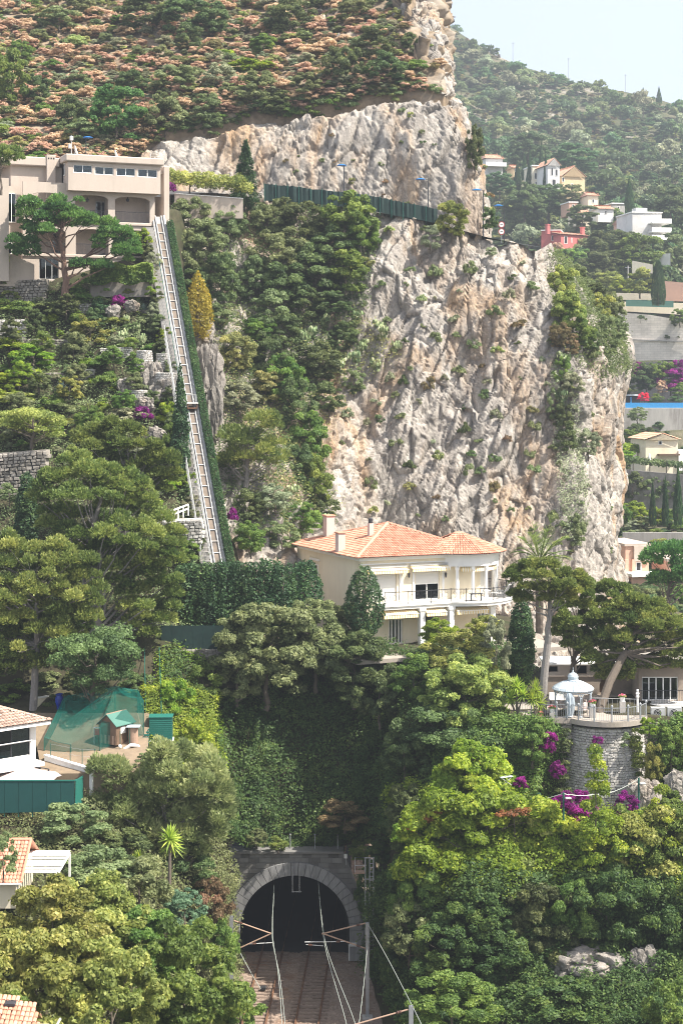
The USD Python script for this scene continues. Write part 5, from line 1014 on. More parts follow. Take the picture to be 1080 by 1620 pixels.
# catenary masts, arms and wires
WIRE = M_plain('overhead_wire', (0.42, 0.45, 0.40), 0.5, 0.1, 3.0, metallic=0.3)
RUSTARM = M_plain('rusty_bracket', (0.36, 0.24, 0.17), 0.7, 0.15, 4.0)
def mast(px, pytop, D, label, arms, r=0.11, base=None):
    b = P(px, pytop, D); o = np.array([b[0], D, TZ - 0.25 if base is None else base]); t = thing('catenary_mast', label, 'catenary mast', o); h = b[2] - o[2]
    MB().box((-r, -r, 0), (r, -r + 0.02, h)).box((-r, r - 0.02, 0), (r, r, h)).box((-0.012, -r + 0.02, 0), (0.012, r - 0.02, h)).put('pole', STEEL, t); MB().bevel((-0.35, -0.35, -0.2), (0.35, 0.35, 0.25), 0.03).put('footing', CONCRETE, t)
    for nm, a, c, rad in arms:
        a, c = P(*a) - o, P(*c) - o; ar = MB().tube([a, c], rad, 6).put(nm, RUSTARM if rad > 0.035 else PALE_STEEL, t); q = a + (c - a) * 0.12; e = unit(c - a)
        MB().tube([q + e * s * 0.06 for s in range(6)], [0.04, 0.09, 0.05, 0.09, 0.05, 0.04], 8).put('insulator', CERAMIC, ar)
    return t
CERAMIC = M_plain('brown_ceramic', (0.10, 0.05, 0.035), 0.3, 0.1, 3.0)
AD = 112.0
mast(366, 1450, AD, 'catenary mast at the left edge of the tracks', [('upper_arm', (370, 1457, AD), (430, 1478, AD), 0.045), ('lower_arm', (367, 1506, AD), (430, 1477, AD), 0.045), ('steady_arm', (394, 1494, AD), (431, 1492, AD), 0.03)])
mast(581, 1460, AD, 'tall catenary mast right of the tunnel mouth', [('upper_arm', (578, 1461, AD), (509, 1478, AD), 0.045), ('lower_arm', (578, 1501, AD), (509, 1477, AD), 0.045), ('steady_arm', (546, 1490, AD), (482, 1491, AD), 0.035), ('curved_steady_arm', (484, 1495, AD), (511, 1497, AD), 0.028)])
mast(650, 1592, 84, 'catenary mast cut by the bottom edge, right of the tracks', [('upper_arm', (645, 1598, 84), (560, 1622, 84), 0.04)], base=P(650, 1740, 84)[2])
def wire(name, label, pts, r=0.022, cat='overhead wire'):
    p = np.array([P(*q) for q in pts]); s = np.linspace(0, 1, 40); k = np.linspace(0, 1, len(p)); c = PchipInterpolator(k, p, axis=0)(s)
    m = MB().tube(c - c[0], r, 5); x = thing(name, label, cat, c[0]); m.put('strand', WIRE, x)
wire('overhead_wire', 'contact wire over the left track, bending at its bracket', [(422, 1396, 150), (433, 1403, 123), (430, 1477, 112), (443, 1550, 103.5), (452, 1640, 94)]); wire('overhead_wire', 'second wire over the left track, beside the contact wire', [(422, 1380, 150), (433, 1402, 122.6), (431, 1476, 111.8), (440, 1542, 104), (447, 1640, 92)])
wire('overhead_wire', 'contact wire over the right track, bending at its bracket', [(500, 1396, 150), (504, 1403, 123), (512, 1486, 111.9), (548, 1622, 95), (560, 1680, 88)]); wire('overhead_wire', 'second wire over the right track, beside the contact wire', [(500, 1380, 150), (504, 1402, 122.6), (513, 1484, 111.6), (562, 1622, 94), (580, 1690, 86)])
wire('guy_wire', 'grey stay wire from the tall mast down to the bottom right', [(582, 1463, AD), (625, 1540, 100), (668, 1625, 88)]); wire('guy_wire', 'greenish stay wire hanging from the tall mast to the bottom edge', [(582, 1480, AD), (575, 1560, 104), (566, 1632, 96)]); wire('guy_wire', 'thin stay wire from the left mast down across the left track', [(366, 1482, AD), (400, 1545, 110), (412, 1565, 109)])
def ladder_mast():
    D = 119.0; s = D / FPX; o = P(584, 620 + 41 / s, D); t = thing('signal_gantry', 'lattice ladder mast with small platform at the right of the tunnel mouth', 'signal mast', o); H = (1600 - 1357) * s + (620 + 41 / s - 1600) * s
    H = P(584, 1357, D)[2] - o[2]; m = MB()
    for x in (-0.28, 0.02, 0.28): m.bar((x, 0, 0), (x, 0, H), 0.07)
    m.put('uprights', PALE_STEEL, t); g = MB()
    for z in np.arange(0.3, H, 0.3): g.bar((0.02, 0, z), (0.28, 0, z), 0.04)
    g.put('rungs', PALE_STEEL, t)
    for z in (H - 0.02, H - 1.5, H - 3.0): c = MB(); c.bar((-0.36, -0.05, z), (0.36, -0.05, z), 0.05).put('cross_bar', PALE_STEEL, t)
    z1 = P(572, 1379, D)[2] - o[2]; m = MB().bevel((-1.02, -0.3, z1 - 0.1), (-0.30, 0.3, z1), 0.01); m.put('platform', RUSTARM, t); r = MB()
    for x in (-1.0, -0.32):
        r.bar((x, -0.28, z1), (x, -0.28, z1 + 1.05), 0.04)
    for z in (0.5, 1.05): r.bar((-1.0, -0.28, z1 + z), (-0.32, -0.28, z1 + z), 0.035)
    r.bar((-1.0, -0.28, z1 + 1.05), (0.1, -0.28, z1 + 1.05), 0.035); r.put('guard_rail', PALE_STEEL, t)
    MB().bevel((0.3, -0.1, H - 2.2), (0.42, 0.05, H - 1.9), 0.01).put('signal_box', STEEL, t)
ladder_mast()
for x, lb in ((459, 'leftmost thin post on the slope above the tunnel portal'), (498, 'second thin post above the tunnel portal, from the left'), (534, 'pale thin post above the right part of the tunnel portal'), (570, 'rusty thin post at the right end above the tunnel portal')):
    o = P(x, 1347, 123.6); t = thing('fence_post', lb, 'post', o); MB().tube([(0, 0, -0.4), (0, 0, 1.2)], 0.035, 5).put('rod', RUSTARM if x == 570 else STEEL, t); MB().bevel((-0.06, -0.06, 1.2), (0.06, 0.06, 1.24), 0.01).put('cap', STEEL, t)
t = thing('small_floodlight', 'small white box lamp on the bank right above the tunnel portal', 'lamp', P(547, 1358, 122.6)); MB().bevel((-0.12, -0.1, 0), (0.1, 0.1, 0.28), 0.02).put('housing', TRIM, t); MB().bar((0, 0.05, -0.5), (0, 0.05, 0), 0.05).put('bracket', STEEL, t)
t = thing('signal_cable_box', 'small black box between the rails of the left track', 'box', P(416, 1566, 116.9)); MB().bevel((-0.18, -0.2, 0), (0.2, 0.2, 0.22), 0.03).put('box_body', DARK, t); MB().tube([(0.1, 0, 0.1), (0.25, 0.2, 0.12), (0.3, 0.5, 0.0)], 0.03, 5).put('cable', DARK, t)
# --- left: white house, play yard, orange-roofed house
def white_house():
    F = Frame(57, 1262, 111.5, 42); t = F.thing('white_house', 'white modern house with dark glazed front cut by the left edge', 'house'); X = lambda px, py=1170, y=0.0: F.hit(px, py, y)[0]; Z = lambda py, px=50, y=0.0: F.hit(px, py, y)[1]
    x0 = -9.0; zt = Z(1140, 54); z1, z2 = F.hit(30, 1200)[1], F.hit(30, 1158)[1]; zl = F.hit(30, 1209)[1]; zp = F.hit(30, 1146)[1]
    m = MB(); wall_with_holes(m, [(x0, zl), (0, zl), (0, zt), (x0, zt)], [[(x0 + 0.4, z1 + 0.1), (X(48), z1 + 0.1), (X(48), zp - 0.25), (x0 + 0.4, zp - 0.25)]], 0, 0.35); m.box((-0.35, 0.353, 0), (0, 7, zt)).box((x0, 6.7, 0), (-0.353, 7, zt)); m.put('wall', WHITE, t)
    MB().bevel((x0, -0.5, zl - 0.28), (0.35, 0.6, zl - 0.002), 0.03).put('balcony_slab', TRIM, t)
    MB().box((x0, 0.9, 0), (-0.36, 1.1, zl - 0.29)).put('lower_wall', WHITE, t); window(t, -3.6, 0.1, -0.9, zl - 0.5, 0.85, n=4, frame=IRON, back=DARK)
    xa, xb = x0 + 0.4, X(48); n = 6; xs = np.linspace(xa, xb, n + 1)
    w = MB()
    for x in xs: w.box((x - 0.03, 0.12, z1 + 0.1), (x + 0.03, 0.2, zp - 0.25))
    w.box((xa, 0.10, (z1 + zp) / 2 - 0.18), (xb, 0.18, (z1 + zp) / 2 - 0.06)); g = w.put('glazed_front', IRON, t)
    for k in range(n): MB().box((xs[k] + 0.03, 0.155, z1 + 0.12), (xs[k + 1] - 0.03, 0.165, zp - 0.27)).put('pane', GLASS, g)
    MB().box((xa, 2.4, z1), (xb, 2.5, zp)).put('room_behind', DARK, t)
    MB().tube([(xa, -0.05, (z1 + zp) / 2 - 0.05), (xb + 0.1, -0.05, (z1 + zp) / 2 - 0.05)], 0.05, 6).put('front_rail', PALE_STEEL, t)
    r = MB(); rg_ = np.random.default_rng(3); e0, e1 = (x0, -0.75, zt), (0.75, -0.75, zt); tp = (-3.2, 3.2, zt + 1.25); tiles(r, [e0, e1, tp, (x0, 3.2, zt + 1.25)], rng=rg_); tiles(r, [e1, (0.75, 7.2, zt), tp], rng=rg_); r.put('roof', TILE_OLD, t); MB().box((x0, -0.68, zt - 0.25), (0.68, 7.1, zt - 0.02)).put('fascia', TRIM, t)
white_house()
def flat_sheet(name, pts, mat, lift=0.01): return mesh('/World', name, [np.array(p) + [0, 0, lift] for p in pts], [tuple(range(4))], mat, kind='structure')
def yd(px, py): return P(px, py, 123 - (py - 1085) * 10 / 121)
def yard():
    rows = np.linspace(1128, 1224, 12); L = np.interp(rows, [1128, 1150, 1190, 1224], [40, 50, 60, 66]); R = np.interp(rows, [1086, 1150, 1224], [236, 236, 232]); n = 12
    A = np.array([[yd(l + (r - l) * k / n, y) for k in range(n + 1)] for y, l, r in zip(rows, L, R)]); A = np.vstack([A, A[-1:] - [0, 0, 2.5]]); A[..., 2] += 0.06 * (meshkit.noise(A.reshape(-1, 3) * 0.8, 3).reshape(A.shape[:2]) - 0.5)
    i, j = np.meshgrid(np.arange(len(A) - 1), np.arange(n), indexing='ij'); q = np.stack([(i + 1) * (n + 1) + j, (i + 1) * (n + 1) + j + 1, i * (n + 1) + j + 1, i * (n + 1) + j], -1).reshape(-1, 4); mesh('/World', 'play_yard', A.reshape(-1, 3), q, SAND, kind='structure')
yard()
def long_wall(name, label, a, b, ztop0, ztop1, zb, mat, thick=0.25, cat='wall', cap=True):
    o = np.array([a[0], a[1], zb]); d = np.array([b[0] - a[0], b[1] - a[1], 0.0]); L = np.linalg.norm(d); t = thing(name, label, cat, o, math.atan2(d[1], d[0]))
    h0, h1 = ztop0 - zb, ztop1 - zb; MB().prism([(0, 0), (L, 0), (L, h1), (0, h0)], 1, 0, thick).put('wall_body', mat, t)
    if cap: MB().prism([(-0.04, h0 + 0.002), (L + 0.04, h1 + 0.002), (L + 0.04, h1 + 0.07), (-0.04, h0 + 0.07)], 1, -0.05, thick + 0.05).put('coping', TRIM, t)
    return t
a, b = P(70, 1235, 113.2), P(146, 1240, 111.4); long_wall('garden_wall', 'white sloping garden wall right of the white house', a, b, P(70, 1196, 113.2)[2], P(146, 1219, 111.4)[2], P(70, 1262, 113)[2], WHITE)
a, b = P(-60, 1135, 121), P(46, 1126, 122.5); long_wall('garden_wall', 'white wall left of the big pine trunk above the white house', a, b, P(-60, 1120, 121)[2], P(46, 1109, 122.5)[2], P(0, 1150, 120)[2] - 0.6, WHITE)
a, b = P(56, 1124, 120.5), P(94, 1112, 123.5); long_wall('garden_wall', 'cream wall between pine trunk and blue urn', a, b, P(56, 1106, 120.5)[2], P(94, 1100, 123.5)[2], P(0, 1150, 120)[2] - 0.6, CREAM)
a, b = P(58, 1088, 127), P(96, 1086, 128); long_wall('garden_wall', 'upper white wall behind the big pine trunk', a, b, P(58, 1063, 127)[2], P(96, 1066, 128)[2], P(58, 1098, 127)[2], WHITE)
t = thing('urn', 'tall cobalt-blue glazed urn beside the cream wall', 'urn', P(94, 1122, 120.2)); MB().lathe((0, 0, 0), [(0.0, 0), (0.2, 0), (0.22, 0.06), (0.18, 0.12), (0.3, 0.5), (0.31, 0.75), (0.2, 0.98), (0.26, 1.05), (0.24, 1.06), (0.15, 0.95), (0, 0.9)], 18).put('vessel', URN, t); MB().lathe((0, 0, 0), [(0.27, 1.03), (0.29, 1.06), (0.25, 1.08)], 18).put('rim', URN, t)
def net_tent():
    o = yd(180, 1170); t = thing('net_enclosure', 'translucent green netting tent over the play yard', 'netting', o); G = {}
    def q(px, py, h): p = yd(px, py) - o; a = p + [0, 0, h]; G[tuple(np.round(a, 3))] = p + [0, 0, 0.05]; return a
    A, B, C, Dp, apex, E_, mid = q(227, 1164, 2.4), q(218, 1128, 1.6), q(70, 1188, 0.9), q(102, 1122, 0.9), q(182, 1138, 2.3), q(112, 1190, 0.5), q(158, 1188, 1.5)
    def panel(c, name='net_panel', n=8):
        c = [np.array(x) for x in c]; c = c if len(c) == 4 else [c[0], c[1], c[2], c[2]]; u, w = np.meshgrid(np.linspace(0, 1, n + 1), np.linspace(0, 1, n + 1)); S = (c[0][None, None] * ((1 - u) * (1 - w))[..., None] + c[1] * (u * (1 - w))[..., None] + c[2] * (u * w)[..., None] + c[3] * ((1 - u) * w)[..., None]); S[..., 2] -= 0.45 * np.sin(u * np.pi) * np.sin(w * np.pi)
        i, j = np.meshgrid(np.arange(n), np.arange(n), indexing='ij'); f = np.stack([i * (n + 1) + j, i * (n + 1) + j + 1, (i + 1) * (n + 1) + j + 1, (i + 1) * (n + 1) + j], -1).reshape(-1, 4); mesh(t, name, S.reshape(-1, 3), f, NET)
    g = lambda p: G[tuple(np.round(p, 3))]
    panel([A, B, apex]); panel([B, Dp, apex]); panel([E_, mid, apex]); panel([mid, A, apex]); panel([C, E_, apex]); panel([Dp, C, apex]); panel([g(A), g(B), B, A]); panel([g(C), g(E_), E_, C]); panel([g(E_), g(mid), mid, E_]); panel([g(mid), g(A), A, mid]); panel([g(Dp), g(C), C, Dp])
    for p in (A, B, C, Dp, apex, E_, mid): MB().tube([g(p) - [0, 0, 0.1], p], 0.035, 5).put('pole', GREENPOST, t)
    m = MB()
    for a, b in ((A, B), (B, Dp), (C, E_), (C, Dp), (A, apex), (B, apex)): m.tube([a, (a + b) / 2 - [0, 0, 0.08], b], 0.02, 4)
    m.put('edge_rope', GREENPOST, t)
net_tent()
def playhouse():
    F = Frame(156, 1180, 115.3, 0); o = yd(156, 1176); t = thing('playhouse', 'small brown garden cabin with green roof under the netting', 'cabin', o, -0.55); w, dp, h, rise = 1.5, 1.9, 1.35, 0.62
    # gable end looks to the camera's left front, the roof slope to the right
    MB().prism([(0, 0), (w, 0), (w, h), (w / 2, h + rise), (0, h)], 1, 0, 0.06).prism([(0, 0), (w, 0), (w, h), (w / 2, h + rise), (0, h)], 1, dp - 0.06, dp).box((0, 0.063, 0), (0.06, dp - 0.063, h)).box((w - 0.06, 0.063, 0), (w, dp - 0.063, h)).put('wall', WOOD, t)
    for k in range(9): MB().box((0.02 + k * 0.165, -0.025, 0.02), (0.02 + k * 0.165 + 0.15, -0.003, 0.62)).put('board', [WOOD, RUSTARM][k % 2], t)
    for s in (0, 1):
        x0, x1 = (w / 2, -0.12) if s == 0 else (w / 2, w + 0.12); zt_, zb_ = h + rise + 0.03, h - 0.10; MB().add([(x0, -0.12, zt_), (x1, -0.12, zb_), (x1, dp + 0.12, zb_), (x0, dp + 0.12, zt_), (x0, -0.12, zt_ + 0.05), (x1, -0.12, zb_ + 0.05), (x1, dp + 0.12, zb_ + 0.05), (x0, dp + 0.12, zt_ + 0.05)], [(0, 1, 2, 3), (4, 7, 6, 5), (0, 4, 5, 1), (1, 5, 6, 2), (2, 6, 7, 3), (3, 7, 4, 0)]).put('roof', GREENROOF, t)
    MB().box((w, 0.5, 0.7), (w + 0.012, 1.0, 1.15)).put('window', TRIM, t); MB().box((w / 2 - 0.03, -0.13, h + rise + 0.04), (w / 2 + 0.03, dp + 0.13, h + rise + 0.1)).put('ridge_board', RUSTARM, t)
playhouse()
t = thing('play_frame', 'small blue and red play frame left of the brown cabin', 'play frame', yd(149, 1178), -0.4)
for x in (0, 0.45): MB().bar((x, 0, 0), (x, 0, 1.15), 0.05).put('post', PALE_STEEL, t)
MB().box((0.03, -0.01, 0.65), (0.42, 0.02, 1.05)).put('panel', RED, t); MB().bar((0, 0, 1.15), (0.45, 0, 1.15), 0.05).put('top_bar', ZINC, t)
t = thing('barrel_stand', 'rusty drum with a flat lid right of the cabin', 'drum', yd(211, 1176)); MB().lathe((0, 0, 0), [(0, 0), (0.32, 0), (0.34, 0.4), (0.32, 1.1), (0, 1.1)], 14).put('drum_body', RUSTARM, t); MB().bevel((-0.45, -0.4, 1.105), (0.45, 0.4, 1.18), 0.02).put('lid', ZINC, t)
t = thing('garden_fence', 'thin wire fence along the front of the sandy play yard', 'fence', yd(80, 1208))
fo = yd(80, 1208)
for px, py in ((80, 1206), (111, 1212), (130, 1215), (150, 1215), (190, 1186), (205, 1180)): p = yd(px, py) - fo; MB().tube([p, p + [0, 0, 1.25]], 0.025, 5).put('post', GREENPOST, t)
fm = MB(); fp = [yd(px, py) - fo for px, py in ((80, 1206), (111, 1212), (130, 1215), (150, 1215))]
for z in (0.3, 0.75, 1.2): fm.tube(np.array(fp) + [0, 0, z], 0.008, 3)
fm.put('wires', STEEL, t)
def slat_box():
    o = P(236, 1172, 117.5); s = 117.5 / FPX; t = thing('green_shed', 'dark green slatted box shed right of the netting', 'shed', o, 0.05); W, H = 36 * s, 36 * s
    MB().box((0, 0.05, 0), (W, 1.2, H)).put('body', TEAL, t)
    for k in range(11): MB().bevel((0.0, 0.0, k * H / 11 + 0.01), (W, 0.045, (k + 1) * H / 11 - 0.015), 0.01).put('slat', TEAL_TOP, t)
    MB().bevel((-0.05, -0.03, H), (W + 0.05, 1.25, H + 0.05), 0.01).put('lid', TEAL_TOP, t); MB().box((-0.02, -0.06, -0.35), (W + 0.1, 1.2, -0.003)).put('plinth', TRIM, t)
    t = thing('wooden_planter', 'brown wooden trough below the green shed', 'planter', P(229, 1194, 116.6)); s = 116.6 / FPX
    for k in range(3): MB().bevel((0, 0, k * 0.16), (34 * s, 0.05, k * 0.16 + 0.15), 0.01).put('board', WOOD, t)
    MB().box((0.02, 0.055, 0), (34 * s - 0.02, 0.5, 0.42)).put('soil', SOIL, t)
    t = thing('stepped_screen', 'teal slatted screen stepping down left of the green shed', 'fence', P(214, 1205, 116.2)); s = 116.2 / FPX
    for k in range(12): x = (18 - k * 1.6) * s if k < 8 else 4 * s; y = (1205 - 1153) * s - k * 0.19; MB().bevel((max(0, (20 - k * 3) * s) if k < 6 else -0.5 + 0.02 * k, 0, y - 0.13), (22 * s if k < 6 else 0.35, 0.04, y), 0.01).put('slat', TEAL_TOP, t)
    for x in (0.2, 0.85): MB().bar((x, 0.07, -0.4), (x, 0.07, (1205 - 1155) * s), 0.06).put('post', GREENPOST, t)
    t = thing('slide_tube', 'looped pale grey tube slide at the edge of the play yard', 'slide', P(205, 1212, 115)); s = 115 / FPX
    MB().tube([np.array([(px - 205) * s, dy, (1212 - py) * s]) for px, py, dy in ((181, 1199, 0.3), (186, 1190, 0.2), (190, 1180, 0), (193, 1186, -0.1), (199, 1184, -0.2), (207, 1178, -0.2), (217, 1180, 0), (226, 1190, 0.3), (232, 1199, 0.5))], 0.12, 9).put('upper_loop', TRIM, t)
    MB().tube([np.array([(px - 205) * s, dy, (1212 - py) * s]) for px, py, dy in ((197, 1184, -0.2), (193, 1192, -0.4), (196, 1202, -0.5), (202, 1209, -0.6), (209, 1213, -0.6))], 0.08, 8).put('lower_loop', TRIM, t); MB().tube([np.array([(px - 205) * s, 0.1, (1212 - py) * s]) for px, py in ((214, 1182), (216, 1190), (214, 1198))], 0.05, 6).put('brace', TRIM, t)
slat_box()
def privacy_screen():
    a, b, c = P(-60, 1278, 107.5), P(118, 1273, 107.5), P(131, 1264, 110.5); o = b; t = thing('privacy_screen', 'long dark teal privacy screen below the parasol', 'fence', o); zt = P(118, 1236, 107.5)[2]
    n = 8
    for k in range(n):
        p, q = a + (b - a) * k / n - o, a + (b - a) * (k + 1) / n - o; MB().bar((p + q) / 2 + [0, 0, 0], (p + q) / 2 + [0, 0, 0.001], 0.001); m = MB().box((p[0] + 0.01, p[1] - 0.02, p[2] - 0.4), (q[0] - 0.01, q[1] + 0.02, zt - o[2] - 0.002)); m.put('fabric_panel', TEAL, t); MB().bar((p[0], p[1] + 0.05, -0.8), (p[0], p[1] + 0.05, zt - o[2]), 0.06).put('post', GREENPOST, t)
    MB().bar(a - o + [0, 0, zt - a[2] + 0.03], b - o + [0, 0, zt - b[2] + 0.03], 0.10, 0.06).put('top_rail', TEAL_TOP, t)
    p, q = b - o, c - o; d = unit(q - p); m = MB().bar(p + [0.05, 0.03, 0.5], q + [0, 0, 0.5], 0.04, 2.0); m.put('fabric_panel', TEAL_TOP, t, label='short brighter return panel at the right end'); MB().bar(p + [0, 0, zt - o[2] + 0.03], q + [0, 0, zt - o[2] - 0.1], 0.10, 0.06).put('top_rail', TEAL_TOP, t)
privacy_screen()
def parasol():
    o = P(77, 1262, 110.6); t = thing('parasol', 'large pale pink cantilever parasol behind the teal privacy screen', 'parasol', o); c = P(44, 1214, 110.0) - o; R = 2.15; n = 8; rim = []
    rim = [c + np.array([R * math.cos(a), R * math.sin(a) * 0.9, -0.62]) for a in np.linspace(0.2, 2 * np.pi + 0.2, n + 1)[:-1]]
    for k in range(n):
        a, b = rim[k], rim[(k + 1) % n]; m_ = (a + b) / 2 + [0, 0, 0.10]; h = [0, 0, -0.03]; mesh(t, 'canopy_panel', [c, a, m_, b, c + h, a + h, m_ + h, b + h], [(0, 1, 2), (0, 2, 3), (4, 6, 5), (4, 7, 6), (1, 5, 6), (1, 6, 2), (2, 6, 7), (2, 7, 3)], CANVAS)
    zt = P(77, 1217, 110.6)[2] - o[2]; MB().bar((0, 0, 0), (0, 0, zt), 0.09).put('mast', IRON, t); MB().bar((0, 0, zt), c + np.array([0.5, 0, 0.02]), 0.06).put('arm', IRON, t); MB().bevel((-0.5, -0.5, -0.1), (0.5, 0.5, 0), 0.03).put('base_plate', CONCRETE, t)
    r = MB()
    for a in rim: r.bar(c + [0, 0, -0.06], a + [0, 0, -0.05], 0.025)
    r.put('ribs', IRON, t)
    o2 = P(85, 1262, 112.6); t2 = thing('parasol', 'second pale parasol, mostly hidden behind the large one', 'parasol', o2); c2 = P(80, 1219, 112.6) - o2
    rim = [c2 + np.array([1.2 * math.cos(a), 1.1 * math.sin(a), -0.38]) for a in np.linspace(0, 2 * np.pi, 7)[:-1]]
    for k in range(6): a, b = rim[k], rim[(k + 1) % 6]; h = [0, 0, -0.03]; mesh(t2, 'canopy_panel', [c2, a, b, c2 + h, a + h, b + h], [(0, 1, 2), (3, 5, 4), (1, 4, 5), (1, 5, 2)], CANVAS)
    MB().bar((c2[0], c2[1], 0), (c2[0], c2[1], c2[2]), 0.06).put('mast', IRON, t2)
parasol()
def garden_steps():
    o = P(240, 1135, 121); t = thing('garden_steps', 'steep concrete garden steps with teal handrail above the green shed', 'steps', o)
    a, b = P(243, 1150, 119.5) - o, P(240, 1045, 126.5) - o
    for k in range(34): p = a + (b - a) * k / 33; MB().bevel(p + [-0.5, -0.16, -0.5], p + [0.5, 0.16, 0], 0.015).put('step', CONCRETE, t)
    for sx in (-0.55, 0.55):
        m = MB(); m.tube([a + [sx, 0, 1.0], b + [sx, 0, 1.0]], 0.03, 5)
        for k in range(8): p = a + (b - a) * k / 7; m.tube([p + [sx, 0, -0.1], p + [sx, 0, 1.0]], 0.03, 5)
        m.put('handrail', GREENPOST, t)
garden_steps()
def orange_house():
    o = P(36, 1440, 94.2); t = thing('orange_roofed_house', 'small cream house with bright orange tiled roof at the left edge', 'house', o); Z = lambda py, D=94.2: P(36, py, D)[2] - o[2]
    ze = Z(1397); run = 2.9; zr = P(52, 1330, 97.1)[2] - o[2]; x0 = -6.0
    MB().box((x0, 0.25, 0), (-0.45, 0.5, ze - 0.02)).box((-0.7, 0.503, 0), (-0.45, 2 * run - 0.25, ze - 0.02)).box((x0, 2 * run - 0.5, 0), (-0.703, 2 * run - 0.25, ze - 0.02)).put('wall', CREAM, t)
    m = MB(); v = [(run * 0 + 0.25, ze - 0.018), (2 * run - 0.25, ze - 0.018), (run, zr - 0.12)]; m.prism(v, 0, -0.70, -0.44); m.put('gable', WHITE, t)
    r = MB(); rg_ = np.random.default_rng(6); tiles(r, [(x0, -0.1, ze), (-0.1, -0.1, ze), (-0.1, run, zr), (x0, run, zr)], w=0.20, l=0.36, r=0.05, rng=rg_); tiles(r, [(-0.1, 2 * run + 0.1, ze), (x0, 2 * run + 0.1, ze), (x0, run, zr), (-0.1, run, zr)], w=0.20, l=0.36, r=0.05, rng=rg_); rf = r.put('roof', TILE, t)
    MB().tube([(x0, run, zr + 0.05), (-0.02, run, zr + 0.05)], 0.1, 7, tone=0.6).tube([(-0.08, -0.1, ze + 0.05), (-0.08, run, zr + 0.05)], 0.08, 6, tone=0.45).tube([(-0.08, run, zr + 0.05), (-0.08, 2 * run + 0.1, ze + 0.05)], 0.08, 6, tone=0.5).put('ridge_tiles', TILE, rf)
    MB().tube([(x0, -0.16, ze - 0.03), (-0.1, -0.16, ze - 0.03)], 0.06, 7).tube([(-0.32, -0.05, ze - 0.05), (-0.32, 0.16, ze - 0.3), (-0.32, 0.16, 0)], 0.05, 7).put('gutter', TRIM, t)
    MB().add([(-0.08, -0.12, ze - 0.14), (-0.08, run, zr - 0.14), (-0.08, run, zr + 0.0), (-0.08, -0.12, ze + 0.0), (-0.13, -0.12, ze - 0.14), (-0.13, run, zr - 0.14), (-0.13, run, zr), (-0.13, -0.12, ze)], [(0, 1, 2, 3), (4, 7, 6, 5), (0, 4, 5, 1), (2, 6, 7, 3)]).put('bargeboard', TRIM, t)
    p = thing('pergola', 'white slatted pergola leaning on the orange-roofed house', 'pergola', o + np.array([-0.42, 0.6, 0])); W = 2.3
    for k in range(7): y = k * 0.62; MB().bevel((0.02, y, ze + 0.35 + 0.02 * k), (W, y + 0.42, ze + 0.40 + 0.02 * k), 0.015).put('slat', TRIM, p)
    for x in (0.05, W - 0.12): MB().box((x, -0.1, ze + 0.22), (x + 0.08, 4.4, ze + 0.345)).put('beam', TRIM, p)
    for y in (0.0, 4.2): MB().box((W - 0.13, y, 0), (W - 0.01, y + 0.12, ze + 0.217)).put('post', TRIM, p)
orange_house()
def corner_roof():
    o = P(60, 1640, 75); t = thing('corner_house', 'salmon tiled roof corner of a house at the bottom left', 'house', o); s = 75 / FPX; r = MB(); rg_ = np.random.default_rng(9)
    e0, e1 = np.array([-4.0, -1.0, 0.05]), np.array([0.25, -1.0, -0.35]); tp1, tp0 = P(55, 1598, 76.8) - o, P(-40, 1574, 76.8) - o; tiles(r, [e0, e1, tp1, tp0], w=0.2, l=0.34, r=0.05, rng=rg_); b0, b1 = P(66, 1612, 78.6) - o, P(-40, 1592, 78.6) - o; tiles(r, [b0, b1, tp0, tp1], w=0.2, l=0.34, r=0.05, rng=rg_); rf = r.put('roof', TILE, t)
    MB().tube([tp0 + [0, 0, 0.05], tp1 + [0, 0, 0.05]], 0.10, 7, tone=0.8).put('ridge_tiles', TILE, rf); f = P(17, 1588, 76.5) - o; MB().bevel(f + [-0.25, -0.3, -0.05], f + [0.25, 0.2, 0.1], 0.03).put('lead_flashing', IRON, rf)
    MB().box((-4, -0.6, -2.5), (0.05, 2.6, -0.42)).put('wall', CREAM, t); MB().tube([(0.32, -1.05, -0.4), (0.45, 3.2, -0.42)], 0.06, 6).put('gutter', PALE_STEEL, t)
corner_roof()
# dark screen and low wall under the tall hedge
def hedge_screen():
    o = P(255, 1030, 127.5); t = thing('hedge_screen', 'dark green screen fence below the tall cypress hedge', 'fence', o); s = 127.5 / FPX
    for k in range(6): x = k * 16.5 * s; MB().box((x + 0.01, 0, -0.2), (x + 16.5 * s - 0.01, 0.03, 40 * s)).put('mesh_panel', NET_DARK, t); MB().bar((x, 0.06, -0.4), (x, 0.06, 40 * s + 0.05), 0.06).put('post', GREENPOST, t)
    stone_wall('low_stone_wall', 'low dark stone wall beneath the dark green screen', [P(250, 1046, 127.1), P(356, 1044, 127.2)], 0.75, 0.26, STONE, seed=3)
hedge_screen()
# --- stone terraces of the garden
def wall_px(label, x0, y0, x1, y1, hpx, size=0.22, mat=STONE, seed=0, off=0.35, name='terrace_wall'):
    pts = [SHEETS['garden_slope'].at(x, y).astype(float) for x, y in zip(np.linspace(x0, x1, 4), np.linspace(y0, y1, 4))]; D = np.mean([p[1] for p in pts]); pts = [P(x, y, D + off) for x, y in zip(np.linspace(x0, x1, 4), np.linspace(y0, y1, 4))]
    return stone_wall(name, label, pts, hpx * D / FPX, size, mat, seed=seed, thick=1.2)
wall_px('dark rough stone wall under the air conditioner at the upper left', -60, 482, 70, 476, 36, 0.34, STONE, 1)
wall_px('pale dry stone wall right of the umbrella-shaped pine trunk', 106, 496, 142, 496, 17, 0.24, STONE_PALE, 2)
wall_px('pale stone wall with a buttress at the far left of the terraces', -40, 538, 38, 538, 32, 0.28, STONE_PALE, 3)
